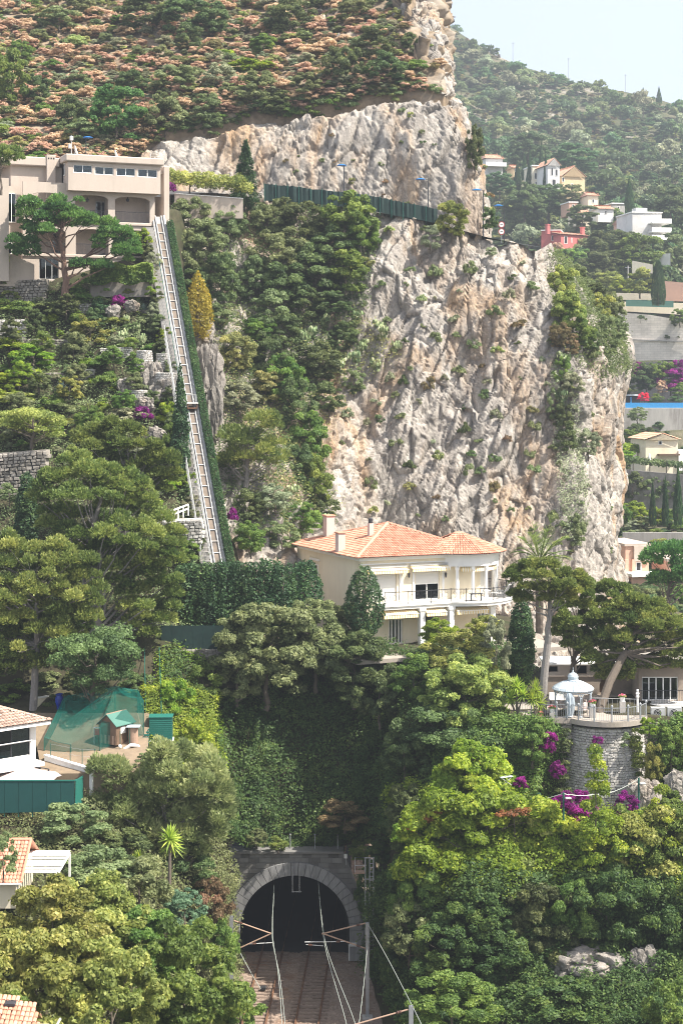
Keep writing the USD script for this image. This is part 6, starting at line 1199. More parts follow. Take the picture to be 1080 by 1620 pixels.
wall_px('long low stone wall in the shade of the left terraces', 36, 548, 120, 550, 12, 0.24, STONE, 4)
wall_px('dry stone wall above the round planters', 160, 572, 206, 570, 22, 0.22, STONE_PALE, 5)
wall_px('short pale stone wall in the middle of the terraces', 112, 604, 146, 602, 20, 0.24, STONE_PALE, 6)
wall_px('tall grey stone wall below the big yellow-green dome tree', -60, 796, 72, 786, 76, 0.36, STONE, 7)
wall_px('narrow stone wall right of the umbrella-shaped pine, under the agave', 196, 508, 250, 506, 16, 0.22, STONE, 8)
wall_px('low terrace wall under the wide bright green bush', 20, 604, 100, 606, 16, 0.24, STONE, 9)
wall_px('grey stone retaining wall beside the lower funicular steps', 262, 862, 318, 860, 40, 0.30, STONE_PALE, 10, off=-1.0)
def planter(label, px, py, w, h, D, seed):
    s = D / FPX; r = w * s / 2; c = P(px, py + h / 2, D); pts = [c + np.array([r * math.cos(a), r * math.sin(a) + r, 0]) for a in np.linspace(np.pi * 1.02, np.pi * 1.98, 8)]; stone_wall('stone_planter', label, pts, h * s, 0.20, STONE_PALE, thick=0.5, cat='planter', seed=seed)
planter('round stone planter in the rock garden, left of the pair', 227, 567, 24, 26, 148.2, 21); planter('round stone planter nearest the inclined track', 258, 573, 24, 26, 148.6, 22); planter('low wide stone planter on top of the big boulder', 261, 597, 32, 14, 146.6, 23); planter('small stone planter with flowers left of the big boulder', 219, 625, 24, 18, 145.2, 24)
for i, (lb, x, y, w, h, D) in enumerate([('big pale boulder carrying the low wide planter', 260, 622, 42, 44, 146.6), ('pale rock between the round planters', 238, 600, 34, 50, 147.6), ('grey boulder left of the flowery planter', 198, 612, 24, 28, 146.2), ('rounded boulder at the foot of the rock garden', 228, 640, 30, 22, 144.6), ('flat grey rock beside the magenta bougainvillea', 246, 690, 26, 26, 142.4), ('pale rock under the golden conifer', 318, 528, 36, 40, 158), ('pale crag left of the leaning pine', 330, 590, 40, 90, 153.5), ('grey crag below the funicular hedge', 338, 650, 26, 80, 151), ('dark rock right of the magenta bougainvillea cushion', 178, 492, 22, 20, 152.6), ('small rock by the agave', 208, 484, 20, 18, 153)]): boulder('boulder', lb, x, y, w, h, D, ROCK_GREY, 30 + i)
def rail_white():
    o = P(250, 825, 134.5); t = thing('garden_railing', 'white concrete garden railing climbing to the funicular steps', 'railing', o); s = 134.5 / FPX; a, b = P(250, 816, 134.5) - o, P(298, 798, 135.5) - o
    for z in (0.0, -0.32): MB().bar(a + [0, 0, z], b + [0, 0, z], 0.12).put('rail', TRIM, t)
    for k in range(7): p = a + (b - a) * k / 6; MB().bar(p, p + [0, 0, -0.9], 0.10).put('post', TRIM, t)
rail_white()
# ivy-hung terrace wall in front of the house, hedge and wall by the road at the top
def ivy_terrace():
    o = P(143, 446, 154.4); t = thing('ivy_terrace', 'ivy-smothered terrace wall in front of the flat-roofed house', 'terrace'); s = 154.4 / FPX; rng = np.random.default_rng(14); n = 9000
    x = rng.uniform(143, 243, n); y = 418 + rng.uniform(0, 1, n) ** 1.1 * 30 + 3 * np.sin(x * 0.13); p = np.array([P(a, b, 154.4) for a, b in zip(x, y)]) + np.stack([0 * x, -0.5 * meshkit.noise(np.stack([x / 9, y / 9, 0 * x], 1), 2) + rng.normal(0, 0.1, n), 0 * x], 1)
    v, f, tn = leaves(p, np.tile([0, -0.7, 0.7], (n, 1)), 0.2, 0.13, rng, np.clip(rng.normal(0.5, 0.17, n) + np.where(y < 426, 0.25, 0), 0, 1)); mesh(t, 'ivy', v, f, LM['green'], tone=tn)
    a, b = P(143, 452, 154.9), P(243, 452, 154.9); MB().box((a[0], a[1], a[2] - 1), (b[0], b[1] + 1.5, P(143, 424, 154.9)[2])).put('wall', STONE, t)
ivy_terrace()
def top_hedge():
    t = thing('flowering_hedge', 'yellow-green flowering hedge right of the flat-roofed house roof', 'hedge'); B = [[*P(x, 283 + 4 * math.sin(x) + (x - 268) * 0.10, 172), 1.0, 0.9, 0.95] for x in range(268, 392, 9)]; rng = np.random.default_rng(15); v, f, tn = blob_leaves(np.array(B), 9000, 0.24, 0.15, rng); mesh(t, 'foliage', v, f, LM['yellow'], tone=tn)
    B = np.array([[*P(270, 298, 171.2), 0.5, 0.4, 0.7]]); v, f, tn = blob_leaves(B, 500, 0.2, 0.14, rng); mesh(t, 'blossom', v, f, LM['magenta'], tone=tn)
    mesh(t, 'stems', *limbs(rng, P(300, 305, 172), P(300, 285, 172), [P(x, 285, 172) for x in range(275, 390, 12)], 0.1).arrays()[:2], BARK)
    a, b = P(276, 322, 171.6), P(384, 336, 171.6); long_wall('terrace_wall', 'beige rendered wall below the flowering hedge', a, b, P(276, 306, 171.6)[2], P(384, 314, 171.6)[2], P(276, 345, 171.6)[2], BEIGE)
top_hedge()
# --- right: round retaining wall, gazebo, house behind the pines
def retaining():
    s = 117.4 / FPX; c = P(957, 1289, 120.5); r = 3.3; pts = [c + np.array([r * 1.02 * math.cos(a), r * math.sin(a), 0]) for a in np.linspace(np.pi * 1.0, np.pi * 2.0, 15)]; H = (1289 - 1139.5) * s * 1.004
    stone_wall('round_retaining_wall', 'tall round bastion-like stone retaining wall under the gazebo', pts, H, 0.24, STONE_PALE, thick=0.6, seed=31, batter=0.09, cat='retaining wall')
    a, b = P(690, 1160, 121), P(898, 1158, 118.6); stone_wall('terrace_retaining_wall', 'overgrown stone wall left of the round bastion', [a - [0, 0, 0.9], (a + b) / 2 - [0, 0, 1.1], b - [0, 0, 1.5]], 2.2, 0.3, STONE, seed=32)
    a, b = P(1012, 1165, 119), P(1120, 1168, 119.5); stone_wall('terrace_retaining_wall', 'brown stone wall under the two air conditioners', [a - [0, 0, 0.8], b - [0, 0, 0.8]], 1.7, 0.28, STONE, seed=33)
retaining()
TZ2 = P(910, 1140, 117.9)[2]
def gz(px, D): return np.array([(px - CX) / FPX * D, D, TZ2])
from shapely.geometry import Polygon as _Poly, Point as _Pt
mt = MB(); _g = _Poly([tuple(gz(x, d)[:2]) for x, d in ((785, 118.8), (895, 118.6), (1014, 118.8), (1014, 131), (785, 131))]).union(_Pt(*P(955, 1289, 120.2)[:2]).buffer(3.0)); mt.prism(_g, 2, TZ2 - 0.35, TZ2); mt.put('gazebo_terrace', PAVING, kind='structure')
def gazebo():
    o = gz(906, 120.2); t = thing('gazebo', 'round pale blue metal gazebo with domed roof on the terrace', 'gazebo', o); s = 120.2 / FPX; R = 1.33; he = (1137 - 1097) * s
    for k in range(8):
        a = k * math.pi / 4 + 0.3; x, y = R * math.cos(a), R * math.sin(a); m = MB()
        for da in (-0.045, 0.045): m.tube([(R * math.cos(a + da), R * math.sin(a + da), 0), (R * math.cos(a + da), R * math.sin(a + da), he)], 0.025, 5)
        m.lathe((x, y, 0), [(0, 0), (0.11, 0), (0.11, 0.06), (0.05, 0.1), (0, 0.1)], 8); m.put('column', ZINC, t)
        a2 = a + math.pi / 4; q = np.linspace(0, 1, 11); ang = a + (a2 - a) * q; h = he - 0.5 + 0.42 * np.sin(q * np.pi) ** 0.7; MB().tube(np.stack([R * np.cos(ang), R * np.sin(ang), h], 1), 0.024, 5).put('arch', ZINC, t)
    MB().lathe((0, 0, he), [(R - 0.06, -0.08), (R + 0.05, -0.08), (R + 0.05, 0.02), (R - 0.06, 0.02), (R - 0.06, -0.08)], 32).lathe((0, 0, he), [(R - 0.05, -0.19), (R + 0.02, -0.19), (R + 0.02, -0.15), (R - 0.05, -0.15), (R - 0.05, -0.19)], 32).put('ring_beam', ZINC, t)
    d = MB(); pr = [(R + 0.12, -0.02), (R + 0.13, 0.03), (R + 0.02, 0.16), (1.02, 0.34), (0.72, 0.48), (0.40, 0.58), (0.38, 0.60)]; d.lathe((0, 0, he), pr, 32).lathe((0, 0, he), [(R + 0.12, -0.021), (0.9, 0.2), (0.2, 0.5)], 32); rf = d.put('dome', ZINC, t)
    MB().lathe((0, 0, he + 0.58), [(0.40, 0.0), (0.42, 0.04), (0.36, 0.1), (0.38, 0.3), (0.30, 0.46), (0.14, 0.56), (0.05, 0.6), (0.07, 0.66), (0.02, 0.74), (0.02, 0.92), (0, 0.95)], 20).put('lantern', ZINC, rf)
    m = MB()
    for k in range(16): a = k * math.pi / 8 + 0.3; m.tube([((r + 0.012) * math.cos(a), (r + 0.012) * math.sin(a), he + z + 0.01) for r, z in pr[1:6]], 0.018, 4)
    m.put('dome_ribs', ZINC, rf)
    c = thing('gazebo_curtain', 'pale curtain gathered at the left front of the gazebo', 'curtain', o + np.array([-0.42, -R - 0.02, 0])); m = MB(); n = 22; a = np.linspace(0, 2 * np.pi, n + 1)[:-1]; rr = lambda z: np.interp(z, [0, 0.9, 1.5, 1.75], [0.17, 0.28, 0.26, 0.12]); zs = np.linspace(0.04, 1.74, 12)
    v = np.vstack([np.column_stack([rr(z) * (1 + 0.18 * np.cos(a * 7)) * np.cos(a) + 0.06 * math.sin(z * 2), rr(z) * 0.6 * (1 + 0.18 * np.cos(a * 7)) * np.sin(a), np.full(n, z)]) for z in zs]); f = [(i * n + j, i * n + (j + 1) % n, (i + 1) * n + (j + 1) % n, (i + 1) * n + j) for i in range(11) for j in range(n)]; m.add(v, f).put('cloth', ZINC, c); MB().lathe((0, 0, 0.12), [(0.19, -0.03), (0.2, 0.0), (0.19, 0.03)], 12).put('tie_band', TRIM, c)
    tb = thing('garden_table', 'round table under the gazebo', 'table', o + np.array([0.1, 0.1, 0.0])); MB().lathe((0, 0, 0), [(0, 0.68), (0.5, 0.68), (0.5, 0.72), (0, 0.72)], 18).put('tabletop', TRIM, tb); MB().lathe((0, 0, 0), [(0.25, 0), (0.05, 0.05), (0.05, 0.68)], 10).put('pedestal', IRON, tb)
    for k, (x, y, yw, lb) in enumerate(((-0.75, 0.35, 0.3, 'cushioned chair left of the table under the gazebo'), (0.62, -0.5, 2.4, 'cushioned chair at the front right of the table under the gazebo'), (0.7, 0.5, 3.6, 'cushioned chair behind the table under the gazebo'))):
        ch = thing('garden_chair', lb, 'chair', o + np.array([x, y, 0]), yw); MB().bevel((-0.25, -0.25, 0.38), (0.25, 0.25, 0.5), 0.05).put('seat_cushion', CANVAS, ch); MB().bevel((-0.26, -0.26, 0.5), (-0.14, 0.26, 0.95), 0.05).put('back_cushion', CANVAS, ch)
        for sx in (-0.22, 0.22):
            for sy in (-0.22, 0.22): MB().tube([(sx, sy, 0), (sx, sy, 0.38)], 0.02, 5).put('leg', IRON, ch)
gazebo()
def terrace_rail():
    o = gz(900, 118.3); t = thing('terrace_railing', 'thin white metal railing along the gazebo terrace edge', 'railing', o); pts = [gz(x, d) - o for x, d in ((790, 119.2), (840, 118.9), (880, 118.7), (897, 118.6))]; c = P(955, 1289, 120.2); pts += [np.array([c[0] + 2.95 * math.cos(a), c[1] + 2.95 * math.sin(a), TZ2]) - o for a in np.linspace(np.pi * 1.12, np.pi * 1.9, 7)]
    for i in range(len(pts) - 1): railing(t, pts[i], pts[i + 1], 0.95, STEEL, 0.16, 0.016, 'railing_panel', 0.04)
    for i, p in enumerate(pts): MB().lathe(p, [(0, 0), (0.05, 0), (0.05, 0.98), (0.09, 1.02), (0.08, 1.12), (0, 1.18)], 8).put('post', STEEL, t)
    t = thing('terrace_railing', 'straight white top rail from gazebo to the cherub-topped post', 'railing', gz(935, 121)); a, b = np.zeros(3), gz(1008, 120.5) - gz(935, 121); railing(t, a, b, 1.0, PALE_STEEL, 0.3, 0.02); MB().lathe(b, [(0, 0), (0.08, 0), (0.07, 1.1), (0.13, 1.15), (0.1, 1.3), (0.14, 1.42), (0.06, 1.52), (0.09, 1.62), (0.06, 1.7), (0, 1.72)], 10).put('finial_post', TRIM, t)
terrace_rail()
def pot(px, D, h, lab):
    o = gz(px, D) + [0, 0, h]; t = thing('flower_pot', lab, 'flower pot', o); MB().lathe((0, 0, 0), [(0, 0), (0.14, 0), (0.2, 0.28), (0.22, 0.3), (0.17, 0.3), (0, 0.26)], 12).put('pot', TRIM if h else TILE, t); rng = np.random.default_rng(int(px)); v, f, tn = blob_leaves([[0, 0, 0.40, 0.22, 0.2, 0.12], [-0.15, 0, 0.36, 0.14, 0.14, 0.1], [0.15, 0, 0.36, 0.15, 0.14, 0.1]], 120, 0.09, 0.07, rng); mesh(t, 'blossom', v, f, LM['pinkflower'], tone=tn); v, f, tn = blob_leaves([[0, 0, 0.32, 0.28, 0.26, 0.16]], 220, 0.12, 0.06, rng); mesh(t, 'leaves', v, f, LM['green'], tone=tn)
    if h: MB().box((-0.2, -0.2, -h), (0.2, 0.2, -0.003)).put('stand', CONCRETE, t)
pot(873, 118.9, 0.35, 'pink flowers in a pot on the railing left of the gazebo'); pot(937, 118.9, 0.75, 'pot of pink and red flowers at the right front of the gazebo'); pot(984, 120.3, 0.9, 'red flowers in a pot on the top rail right of the gazebo'); pot(852, 118.8, 0.0, 'white pot at the terrace edge beside the yucca')
t = thing('garden_bench', 'small pale bench standing on the terrace right of the pale pine trunk', 'bench', gz(884, 123.5)); MB().bevel((-0.7, -0.25, 0.42), (0.7, 0.25, 0.48), 0.02).put('seat', TRIM, t); MB().bevel((-0.7, 0.2, 0.485), (0.7, 0.25, 0.9), 0.02).put('backrest', TRIM, t)
for sx in (-0.6, 0.6): MB().box((sx - 0.04, -0.2, 0), (sx + 0.04, 0.2, 0.417)).put('leg', IRON, t)
def right_house():
    o = gz(1012, 125.0); F = Frame(1012, 1132, 125.0, 0); F.o = o; t = thing('terrace_house', 'cream house with white-framed glass doors behind the gazebo, cut by the right edge', 'house', o); X = lambda px, y=0.0: (px - CX) / FPX * (125 + y) - o[0]; Z = lambda py, y=0.0: CAMZ - (py - HY) / FPX * (125 + y) - o[2]
    zc, zs = Z(1071), Z(1109); x0, x1 = X(1015), X(1072)
    m = MB(); wall_with_holes(m, [(-0.1, zs - 1.8), (7, zs - 1.8), (7, Z(1054)), (-0.1, Z(1054))], [[(x0, zs), (x1, zs), (x1, zc), (x0, zc)]], 0, 0.3); m.box((-0.1, 0.303, zs - 1.8), (0.2, 6, Z(1054))); m.put('wall', SALMON_D, t)
    w = MB(); n = 5; xs = np.linspace(x0, x1, n + 1)
    for x in xs: w.box((x - 0.05, 0.1, zs), (x + 0.05, 0.18, zc))
    w.box((x0, 0.105, zc - 0.1), (x1, 0.175, zc)).box((x0, 0.105, zs), (x1, 0.175, zs + 0.1)); g = w.put('glass_doors', TRIM, t)
    for k in range(n): MB().box((xs[k] + 0.04, 0.13, zs + 0.08), (xs[k + 1] - 0.04, 0.14, zc - 0.08)).put('pane', GLASS, g)
    MB().box((x0 - 0.2, 1.8, zs - 0.2), (x1 + 0.2, 1.9, zc + 0.2)).put('room_behind', DARK, t)
    MB().bevel((-0.4, -1.3, zs - 0.22), (7, -0.003, zs - 0.02), 0.02).put('balcony_slab', TRIM, t); railing(t, (-0.35, -1.2, zs - 0.02), (6.5, -1.2, zs - 0.02), 1.0, IRON, 0.12, 0.016); MB().bevel((-0.3, -0.25, Z(1054)), (7, 6.2, Z(1046)), 0.05).put('roof_edge', STONE, t)
    # rendered side wing with an arch and a window
    y = 3.0; XX = lambda px: X(px, y); ZZ = lambda py: Z(py, y); m = MB(); wall_with_holes(m, [(XX(866), -0.5), (-0.103, -0.5), (-0.103, ZZ(1070)), (XX(866), ZZ(1070))], [arch_poly(XX(948), 0.1, XX(967), ZZ(1074), 0.45)], y, y + 0.3); m.put('wing_wall', SALMON_D, t)
    m = MB(); wall_with_holes(m, [(XX(866), ZZ(1070) + 0.003), (-0.103, ZZ(1070) + 0.003), (-0.103, ZZ(1052)), (XX(866), ZZ(1052))], [[(XX(912), ZZ(1066)), (XX(928), ZZ(1066)), (XX(928), ZZ(1053)), (XX(912), ZZ(1053))], [(XX(866.5), ZZ(1063)), (XX(882), ZZ(1063)), (XX(882), ZZ(1054)), (XX(866.5), ZZ(1054))]], y - 0.1, y + 0.3); m.put('upper_wall', BEIGE_IN, t)
    MB().box((XX(866), y + 1.2, -0.5), (-0.11, y + 1.3, ZZ(1053))).put('room_behind', DARK, t); MB().prism([(p[0], p[1]) for p in arch_poly(XX(946), 0.02, XX(969), ZZ(1072), 0.5)], 1, y + 0.31, y + 0.33).put('arched_door', WOOD, t)
    MB().bevel((XX(866) - 0.3, y - 0.3, ZZ(1052)), (-0.11, y + 3, ZZ(1048)), 0.04).put('eaves', TRIM, t); x, z = XX(902), ZZ(1062); MB().lathe((x, y - 0.25, z - 0.3), [(0.01, 0), (0.07, 0.1), (0.10, 0.35), (0.03, 0.5), (0, 0.6)], 8).bar((x, y - 0.11, z), (x, y - 0.25, z + 0.2), 0.03).put('wall_lantern', IRON, t)
SALMON_D = M_plain('shaded_beige_wall', (0.36, 0.29, 0.23), 0.9, 0.15, 1.2, stain=(0.22, 0.18, 0.15), stain_scale=0.6)  # beige darkened in the colour for the shade of the pines
right_house()
ac_unit('left of the two big air conditioners under the glass doors', 1041, 1136, 1.0, 119.9, 0.0); ac_unit('right of the two big air conditioners under the glass doors', 1067, 1136, 1.0, 119.9, 0.0)
def pole_lamp(px, py0, py1, D, arm, label):
    o = P(px, py1, D); t = thing('garden_lamp_post', label, 'lamp post', o); h = P(px, py0, D)[2] - o[2]; MB().tube([(0, 0, -1.5), (0, 0, h)], 0.06, 7).put('pole', GREENPOST, t); z = h - 0.45; MB().tube([(0, 0, z), (arm, -0.1, z + 0.1)], 0.03, 5).put('arm', GREENPOST, t); MB().bevel((arm - 0.05, -0.25, z + 0.05), (arm + 0.35, 0.05, z + 0.15), 0.04).put('lamp_head', PALE_STEEL, t)
pole_lamp(891, 1254, 1306, 110.5, 0.15, 'green lamp post in front of the magenta bougainvillea'); pole_lamp(1010, 1231, 1294, 112.2, 0.1, 'green lamp post right of the tall vine')
wire('lamp_wire', 'thin wire sagging left of the lamp post by the bougainvillea', [(812, 1280, 111), (850, 1268, 110.8), (890, 1256, 110.5)], 0.02); wire('lamp_wire', 'thin wire between the two green lamp posts', [(891, 1256, 110.5), (950, 1257, 111.4), (1010, 1233, 112.2)], 0.02)
t = thing('folding_table', 'small pale green folding table on the right slope', 'table', P(797, 1242, 113.2), 0.5); MB().bevel((-0.5, -0.35, 0.55), (0.5, 0.35, 0.6), 0.01).put('tabletop', ZINC, t)
for sy in (-0.3, 0.3): MB().bar((-0.4, sy, 0), (0.4, sy, 0.55), 0.04).bar((0.4, sy, 0), (-0.4, sy, 0.55), 0.04).put('folding_legs', PALE_STEEL, t)
for i, (lb, x, y, w, h, D) in enumerate([('pale rock right of the right green lamp post', 1024, 1268, 48, 60, 114.6), ('pale rock face between lamp posts and creeper', 1008, 1255, 30, 40, 115), ('large pale rock outcrop low on the shaded slope', 930, 1538, 130, 64, 106.0), ('smaller pale rock outcrop at the lower right', 1020, 1530, 50, 54, 106.0), ('grey rock at the right edge of the terraces', 1072, 1250, 40, 50, 115.5)]): boulder('rock_outcrop', lb, x, y, w, h, D, ROCK if i < 2 else ROCK_GREY, 60 + i, 0.5)
# --- far side of the valley
FARWHITE = M_plain('hazed_white_render', (0.62, 0.60, 0.57), 0.85, 0.08, 1.0, stain=(0.48, 0.46, 0.43), stain_scale=0.3)  # white toned down in the colour to stand in for distance haze
def box_house(name, label, cat, px0, px1, pytop, pybase, D, depth, yaw, mat, roof='flat', rise=1.2, wins=(), wf=TRIM, roofmat=TILE_FAR, ridge='x', extra=None, under=1.5):
    D = D - 4 if D > 240 else D
    F = Frame(px0, pybase, D, yaw); t = F.thing(name, label, cat); W = F.hit(px1, pybase)[0]; H = F.hit(px0, pytop)[1]
    MB().box((0, 0, -under), (W, depth, H)).put('wall', mat, t)
    if roof == 'flat': MB().box((-0.2, -0.2, H + 0.003), (W + 0.2, depth + 0.2, H + 0.3)).put('roof', TRIM if roofmat is TILE_FAR else roofmat, t)
    else:
        o = 0.4; m = MB()
        if ridge == 'x': e = [[(-o, -o, H), (W + o, -o, H), (W + o * (1 if roof == 'gable' else -W / 4), depth / 2, H + rise), (-o * (1 if roof == 'gable' else -W / 4), depth / 2, H + rise)]]; e.append([(W + o, depth + o, H), (-o, depth + o, H), e[0][3], e[0][2]]); ends = [[e[0][1], e[1][0], e[0][2]], [e[1][1], e[0][0], e[0][3]]]
        else: e = [[(W + o, -o, H), (W + o, depth + o, H), (W / 2, depth + o * (1 if roof == 'gable' else -depth / 4), H + rise), (W / 2, -o * (1 if roof == 'gable' else -depth / 4), H + rise)]]; e.append([(-o, depth + o, H), (-o, -o, H), e[0][3], e[0][2]]); ends = [[e[1][1], e[0][0], e[0][3]], [e[0][1], e[1][0], e[0][2]]]
        if roof == 'gable':
            for tri in ends: a = [np.array(p) for p in tri]; c = sum(a) / 3; MB().add([p + (c - p) * 0.12 * np.array([1, 1, 0.0]) - [0, 0, 0.08] for p in a], [(0, 1, 2), (0, 2, 1)]).put('gable', mat, t)
        else: e += ends
        for q in e: tiles(m, q, w=0.5, l=0.9, r=0.1)
        m.put('roof', roofmat, t)
    for a, b, c, d in wins:
        x0, z0 = F.hit(a, d); x1, z1 = F.hit(c, b); fr = MB().box((x0, -0.06, z0), (x1, -0.003, z1)).put('window', wf, t); MB().box((x0 + 0.12, -0.075, z0 + 0.12), (x1 - 0.12, -0.063, z1 - 0.1)).put('pane', DARK, fr)
    if extra: extra(t, F, W, H)
    return t
def pink_extra(t, F, W, H):
    for px, y, h, lb in ((866, 2, 1.6, None), (921, 1.5, 1.4, None)): x = F.hit(px, 370, y)[0]; MB().box((x - 0.45, y - 0.45, H), (x + 0.45, y + 0.45, H + h + 0.8)).box((x - 0.55, y - 0.55, H + h + 0.803), (x + 0.55, y + 0.55, H + h + 1.0)).put('chimney', PINK, t)
    x0, z = F.hit(898, 392, -1.5); MB().box((x0, -2.6, z - 0.25), (W + 1.5, -0.01, z)).put('terrace_roof', TILE_FAR, t); MB().box((W, 0.3, -1), (W + 1.3, 4, H - 0.6)).put('conservatory', PALE_STEEL, t)
box_house('pink_house', 'coral pink house with two chimneys across the valley', 'house', 887, 929, 370, 394, 335, 8, 33, PINK, 'gable', 0.9, [(892, 373, 897, 385), (903, 376, 905, 383), (916, 377, 921, 389)], extra=pink_extra, ridge='x')
def pink_wing(): box_house('pink_house_wing', 'windowed left gable wing of the coral pink house', 'house', 856, 886, 365, 390, 336.5, 7, -12, PINK, 'flat', 0.5, [(872, 372, 881, 381)], roofmat=TILE_FAR)
pink_wing()
def white_a(t, F, W, H): x, z = F.hit(782, 262, -1); MB().box((0, -2.2, z - 0.2), (W + 0.6, -0.01, z)).box((0, -2.2, z), (W + 0.6, -2.1, z + 1.0)).put('balcony', TRIM, t)
box_house('white_villa', 'white villa with pale roof right behind the edge of the upper cliff', 'villa', 768, 795, 250, 273, 375, 9, 12, FARWHITE, 'hip', 1.8, [(783, 255, 788, 264)], extra=white_a)
box_house('arched_villa', 'pale villa with loggia, left of the twin-window villa across the valley', 'villa', 842, 862, 262, 296, 366, 9, 10, CREAM, 'flat', 0, [(845, 273, 849, 283), (854, 274, 858, 284), (846, 287, 849, 294), (855, 287, 859, 294)])
box_house('tall_villa', 'tall white villa with twin windows and orange roof across the valley', 'villa', 866, 885, 261, 300, 362, 10, 14, FARWHITE, 'gable', 2.2, [(871, 265, 875, 277), (878, 267, 882, 278), (873, 283, 879, 293)], ridge='y')
box_house('ochre_villa', 'ochre villa with wide orange roof across the valley', 'villa', 889, 925, 278, 305, 366, 10, 18, OCHRE, 'gable', 3.0, [(888.5, 280, 892, 287), (903, 290, 906, 298)], ridge='y')
for lb, a, b, c, d, D, m, r in [('small orange-roofed hut between far cypresses', 812, 820, 265, 272, 378, OCHRE, 'gable'), ('little pale house with a turret-like porch across the valley', 930, 946, 309, 326, 352, CREAM, 'hip'), ('pink-walled cottage above the pink house', 900, 913, 320, 332, 350, SALMON, 'flat'), ('low orange-roofed cottage left of the white modern house', 946, 970, 330, 342, 346, WHITE, 'gable'), ('cream cottage with orange roof above the pink house', 912, 932, 336, 348, 344, CREAM, 'gable'), ('grey box house above the white modern house', 968, 988, 322, 336, 350, CONCRETE, 'flat'), ('long red-roofed house left under the white modern house', 986, 1020, 351, 362, 334, SALMON, 'gable')]:
    box_house('far_house', lb, 'house', a, b, c, d, D, 7, 12, m, r, 1.2, [((a + b) / 2 - 2, (c + d) / 2 - 3, (a + b) / 2 + 1.5, (c + d) / 2 + 3)])
def modern(t, F, W, H):
    for k, py in enumerate((352, 366, 378)): x, z = F.hit(1050, py, -1); MB().box((W * 0.55, -2.5, z - 0.3), (W + 1.8 - k * 0.2, 6, z)).box((W * 0.55, -2.5, z + 0.003), (W + 1.8, -2.4, z + 0.9)).put('balcony', TRIM, t)
    MB().box((2, 3, H + 0.3), (5, 6, H + 1.6)).put('roof_cabin', PALE_STEEL, t)
box_house('modern_house', 'white modern flat-roofed house with stepped balconies at the far right', 'house', 1000, 1046, 336, 362, 330, 12, 10, FARWHITE, 'flat', 0, [(1030, 345, 1036, 351)], extra=modern, under=3)
def far_wall(name, label, pts, pyt, mat, cat='wall', thick=0.5):
    pts = [(a, b, D - 5 if D > 240 else D) for a, b, D in pts]; o = P(pts[0][0], pts[0][1], pts[0][2]); t = thing(name, label, cat, o); m = MB()
    for (a, b, D), (c, d, E), ta, tc in zip(pts[:-1], pts[1:], pyt[:-1], pyt[1:]):
        p, q, pt, qt = P(a, b, D) - o, P(c, d, E) - o, P(a, ta, D) - o, P(c, tc, E) - o; y = np.array([0, thick, 0]); m.add([p, q, qt, pt, p + y, q + y, qt + y, pt + y], [(0, 1, 2, 3), (5, 4, 7, 6), (3, 2, 6, 7), (0, 3, 7, 4), (1, 5, 6, 2)])
    m.put('wall_body', mat, t); return t
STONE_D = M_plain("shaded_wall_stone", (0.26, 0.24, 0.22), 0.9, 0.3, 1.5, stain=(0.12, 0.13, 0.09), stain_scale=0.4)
MASONRY = usdkit.material(stage, '/World/Looks/far_masonry', {"g": ("geometry", {}), "x": ("separate_xyz", {}), "c": ("combine_xyz", {}), "b": ("brick_texture", {"scale": 1.0, "brick_width": 1.3, "row_height": 0.5, "mortar_size": 0.02, "color1": (0.74, 0.68, 0.60), "color2": (0.62, 0.57, 0.50), "mortar": (0.50, 0.46, 0.41)}), "n": ("noise_texture", {"scale": 0.35, "detail": 6.0}), "r": ("map_range", {"to_min": 0.6, "to_max": 1.35}), "s": ("vector_math", {"math_type": "scale"}), "p": ("principled_bsdf", {"roughness": 0.9, "specular_ior_level": 0.15})},
    [("g.position", "x.vector"), ("x.x", "c.x"), ("x.z", "c.y"), ("c.vector", "b.vector"), ("g.position", "n.vector"), ("n.fac", "r.value"), ("b.color", "s.vector1"), ("r.result", "s.scale"), ("s.vector", "p.base_color")], surface="p.BSDF")
t = far_wall('tall_retaining_wall', 'tall pale masonry retaining wall at the far right', [(960, 572, 300), (1030, 570, 299), (1120, 568, 298)], [492, 498, 514], MASONRY, 'retaining wall', 1.0); wo = P(960, 572, 295)
MB().bar(P(960, 536, 294.9) - wo + [0, -0.15, 0], P(1120, 541, 292.8) - wo + [0, -0.15, 0], 0.4, 0.25).put('ledge', CONCRETE, t)
for px, py, k, lb in ((1013, 504, 12, 'largest tuft of the plants growing out of the tall far retaining wall'), (1054, 535, 11, 'round tuft low on the tall far retaining wall'), (1066, 516, 8, 'tuft near the right end of the tall far retaining wall'), (1022, 506, 6, 'small tuft at the top of the tall far retaining wall'), (1074, 534, 7, 'tuft at the right edge of the tall far retaining wall')): plant('far_tree', 'wall_plant', lb, 'plant', 'far_hillside', px, py, k, k, 'oak', D=298.6, which=1)
far_wall('upper_terrace_wall', 'pale upper terrace wall above the tall retaining wall', [(985, 492, 301.5), (1120, 500, 300.5)], [477, 480], CREAM); t = far_wall('green_fence', 'pale green fence panel on top of the tall retaining wall', [(990, 484, 300.2), (1065, 486, 299.8)], [474, 476], GREENROOF, 'fence', 0.1)
far_wall('terrace_wall', 'pale wall below the yellow bush at the far right', [(975, 474, 303), (1034, 474, 302)], [463, 464], CREAM); far_wall('terrace_wall', 'brownish bank wall right of the thick clipped cypress', [(1050, 476, 302), (1120, 477, 301)], [444, 450], SALMON); far_wall('terrace_wall', 'pale ruin-like wall above the yellow bush', [(1000, 432, 308), (1032, 432, 307)], [412, 418], CREAM); far_wall('terrace_wall', 'white wall corner under the white modern house', [(1042, 420, 318), (1060, 420, 317)], [402, 400], WHITE)
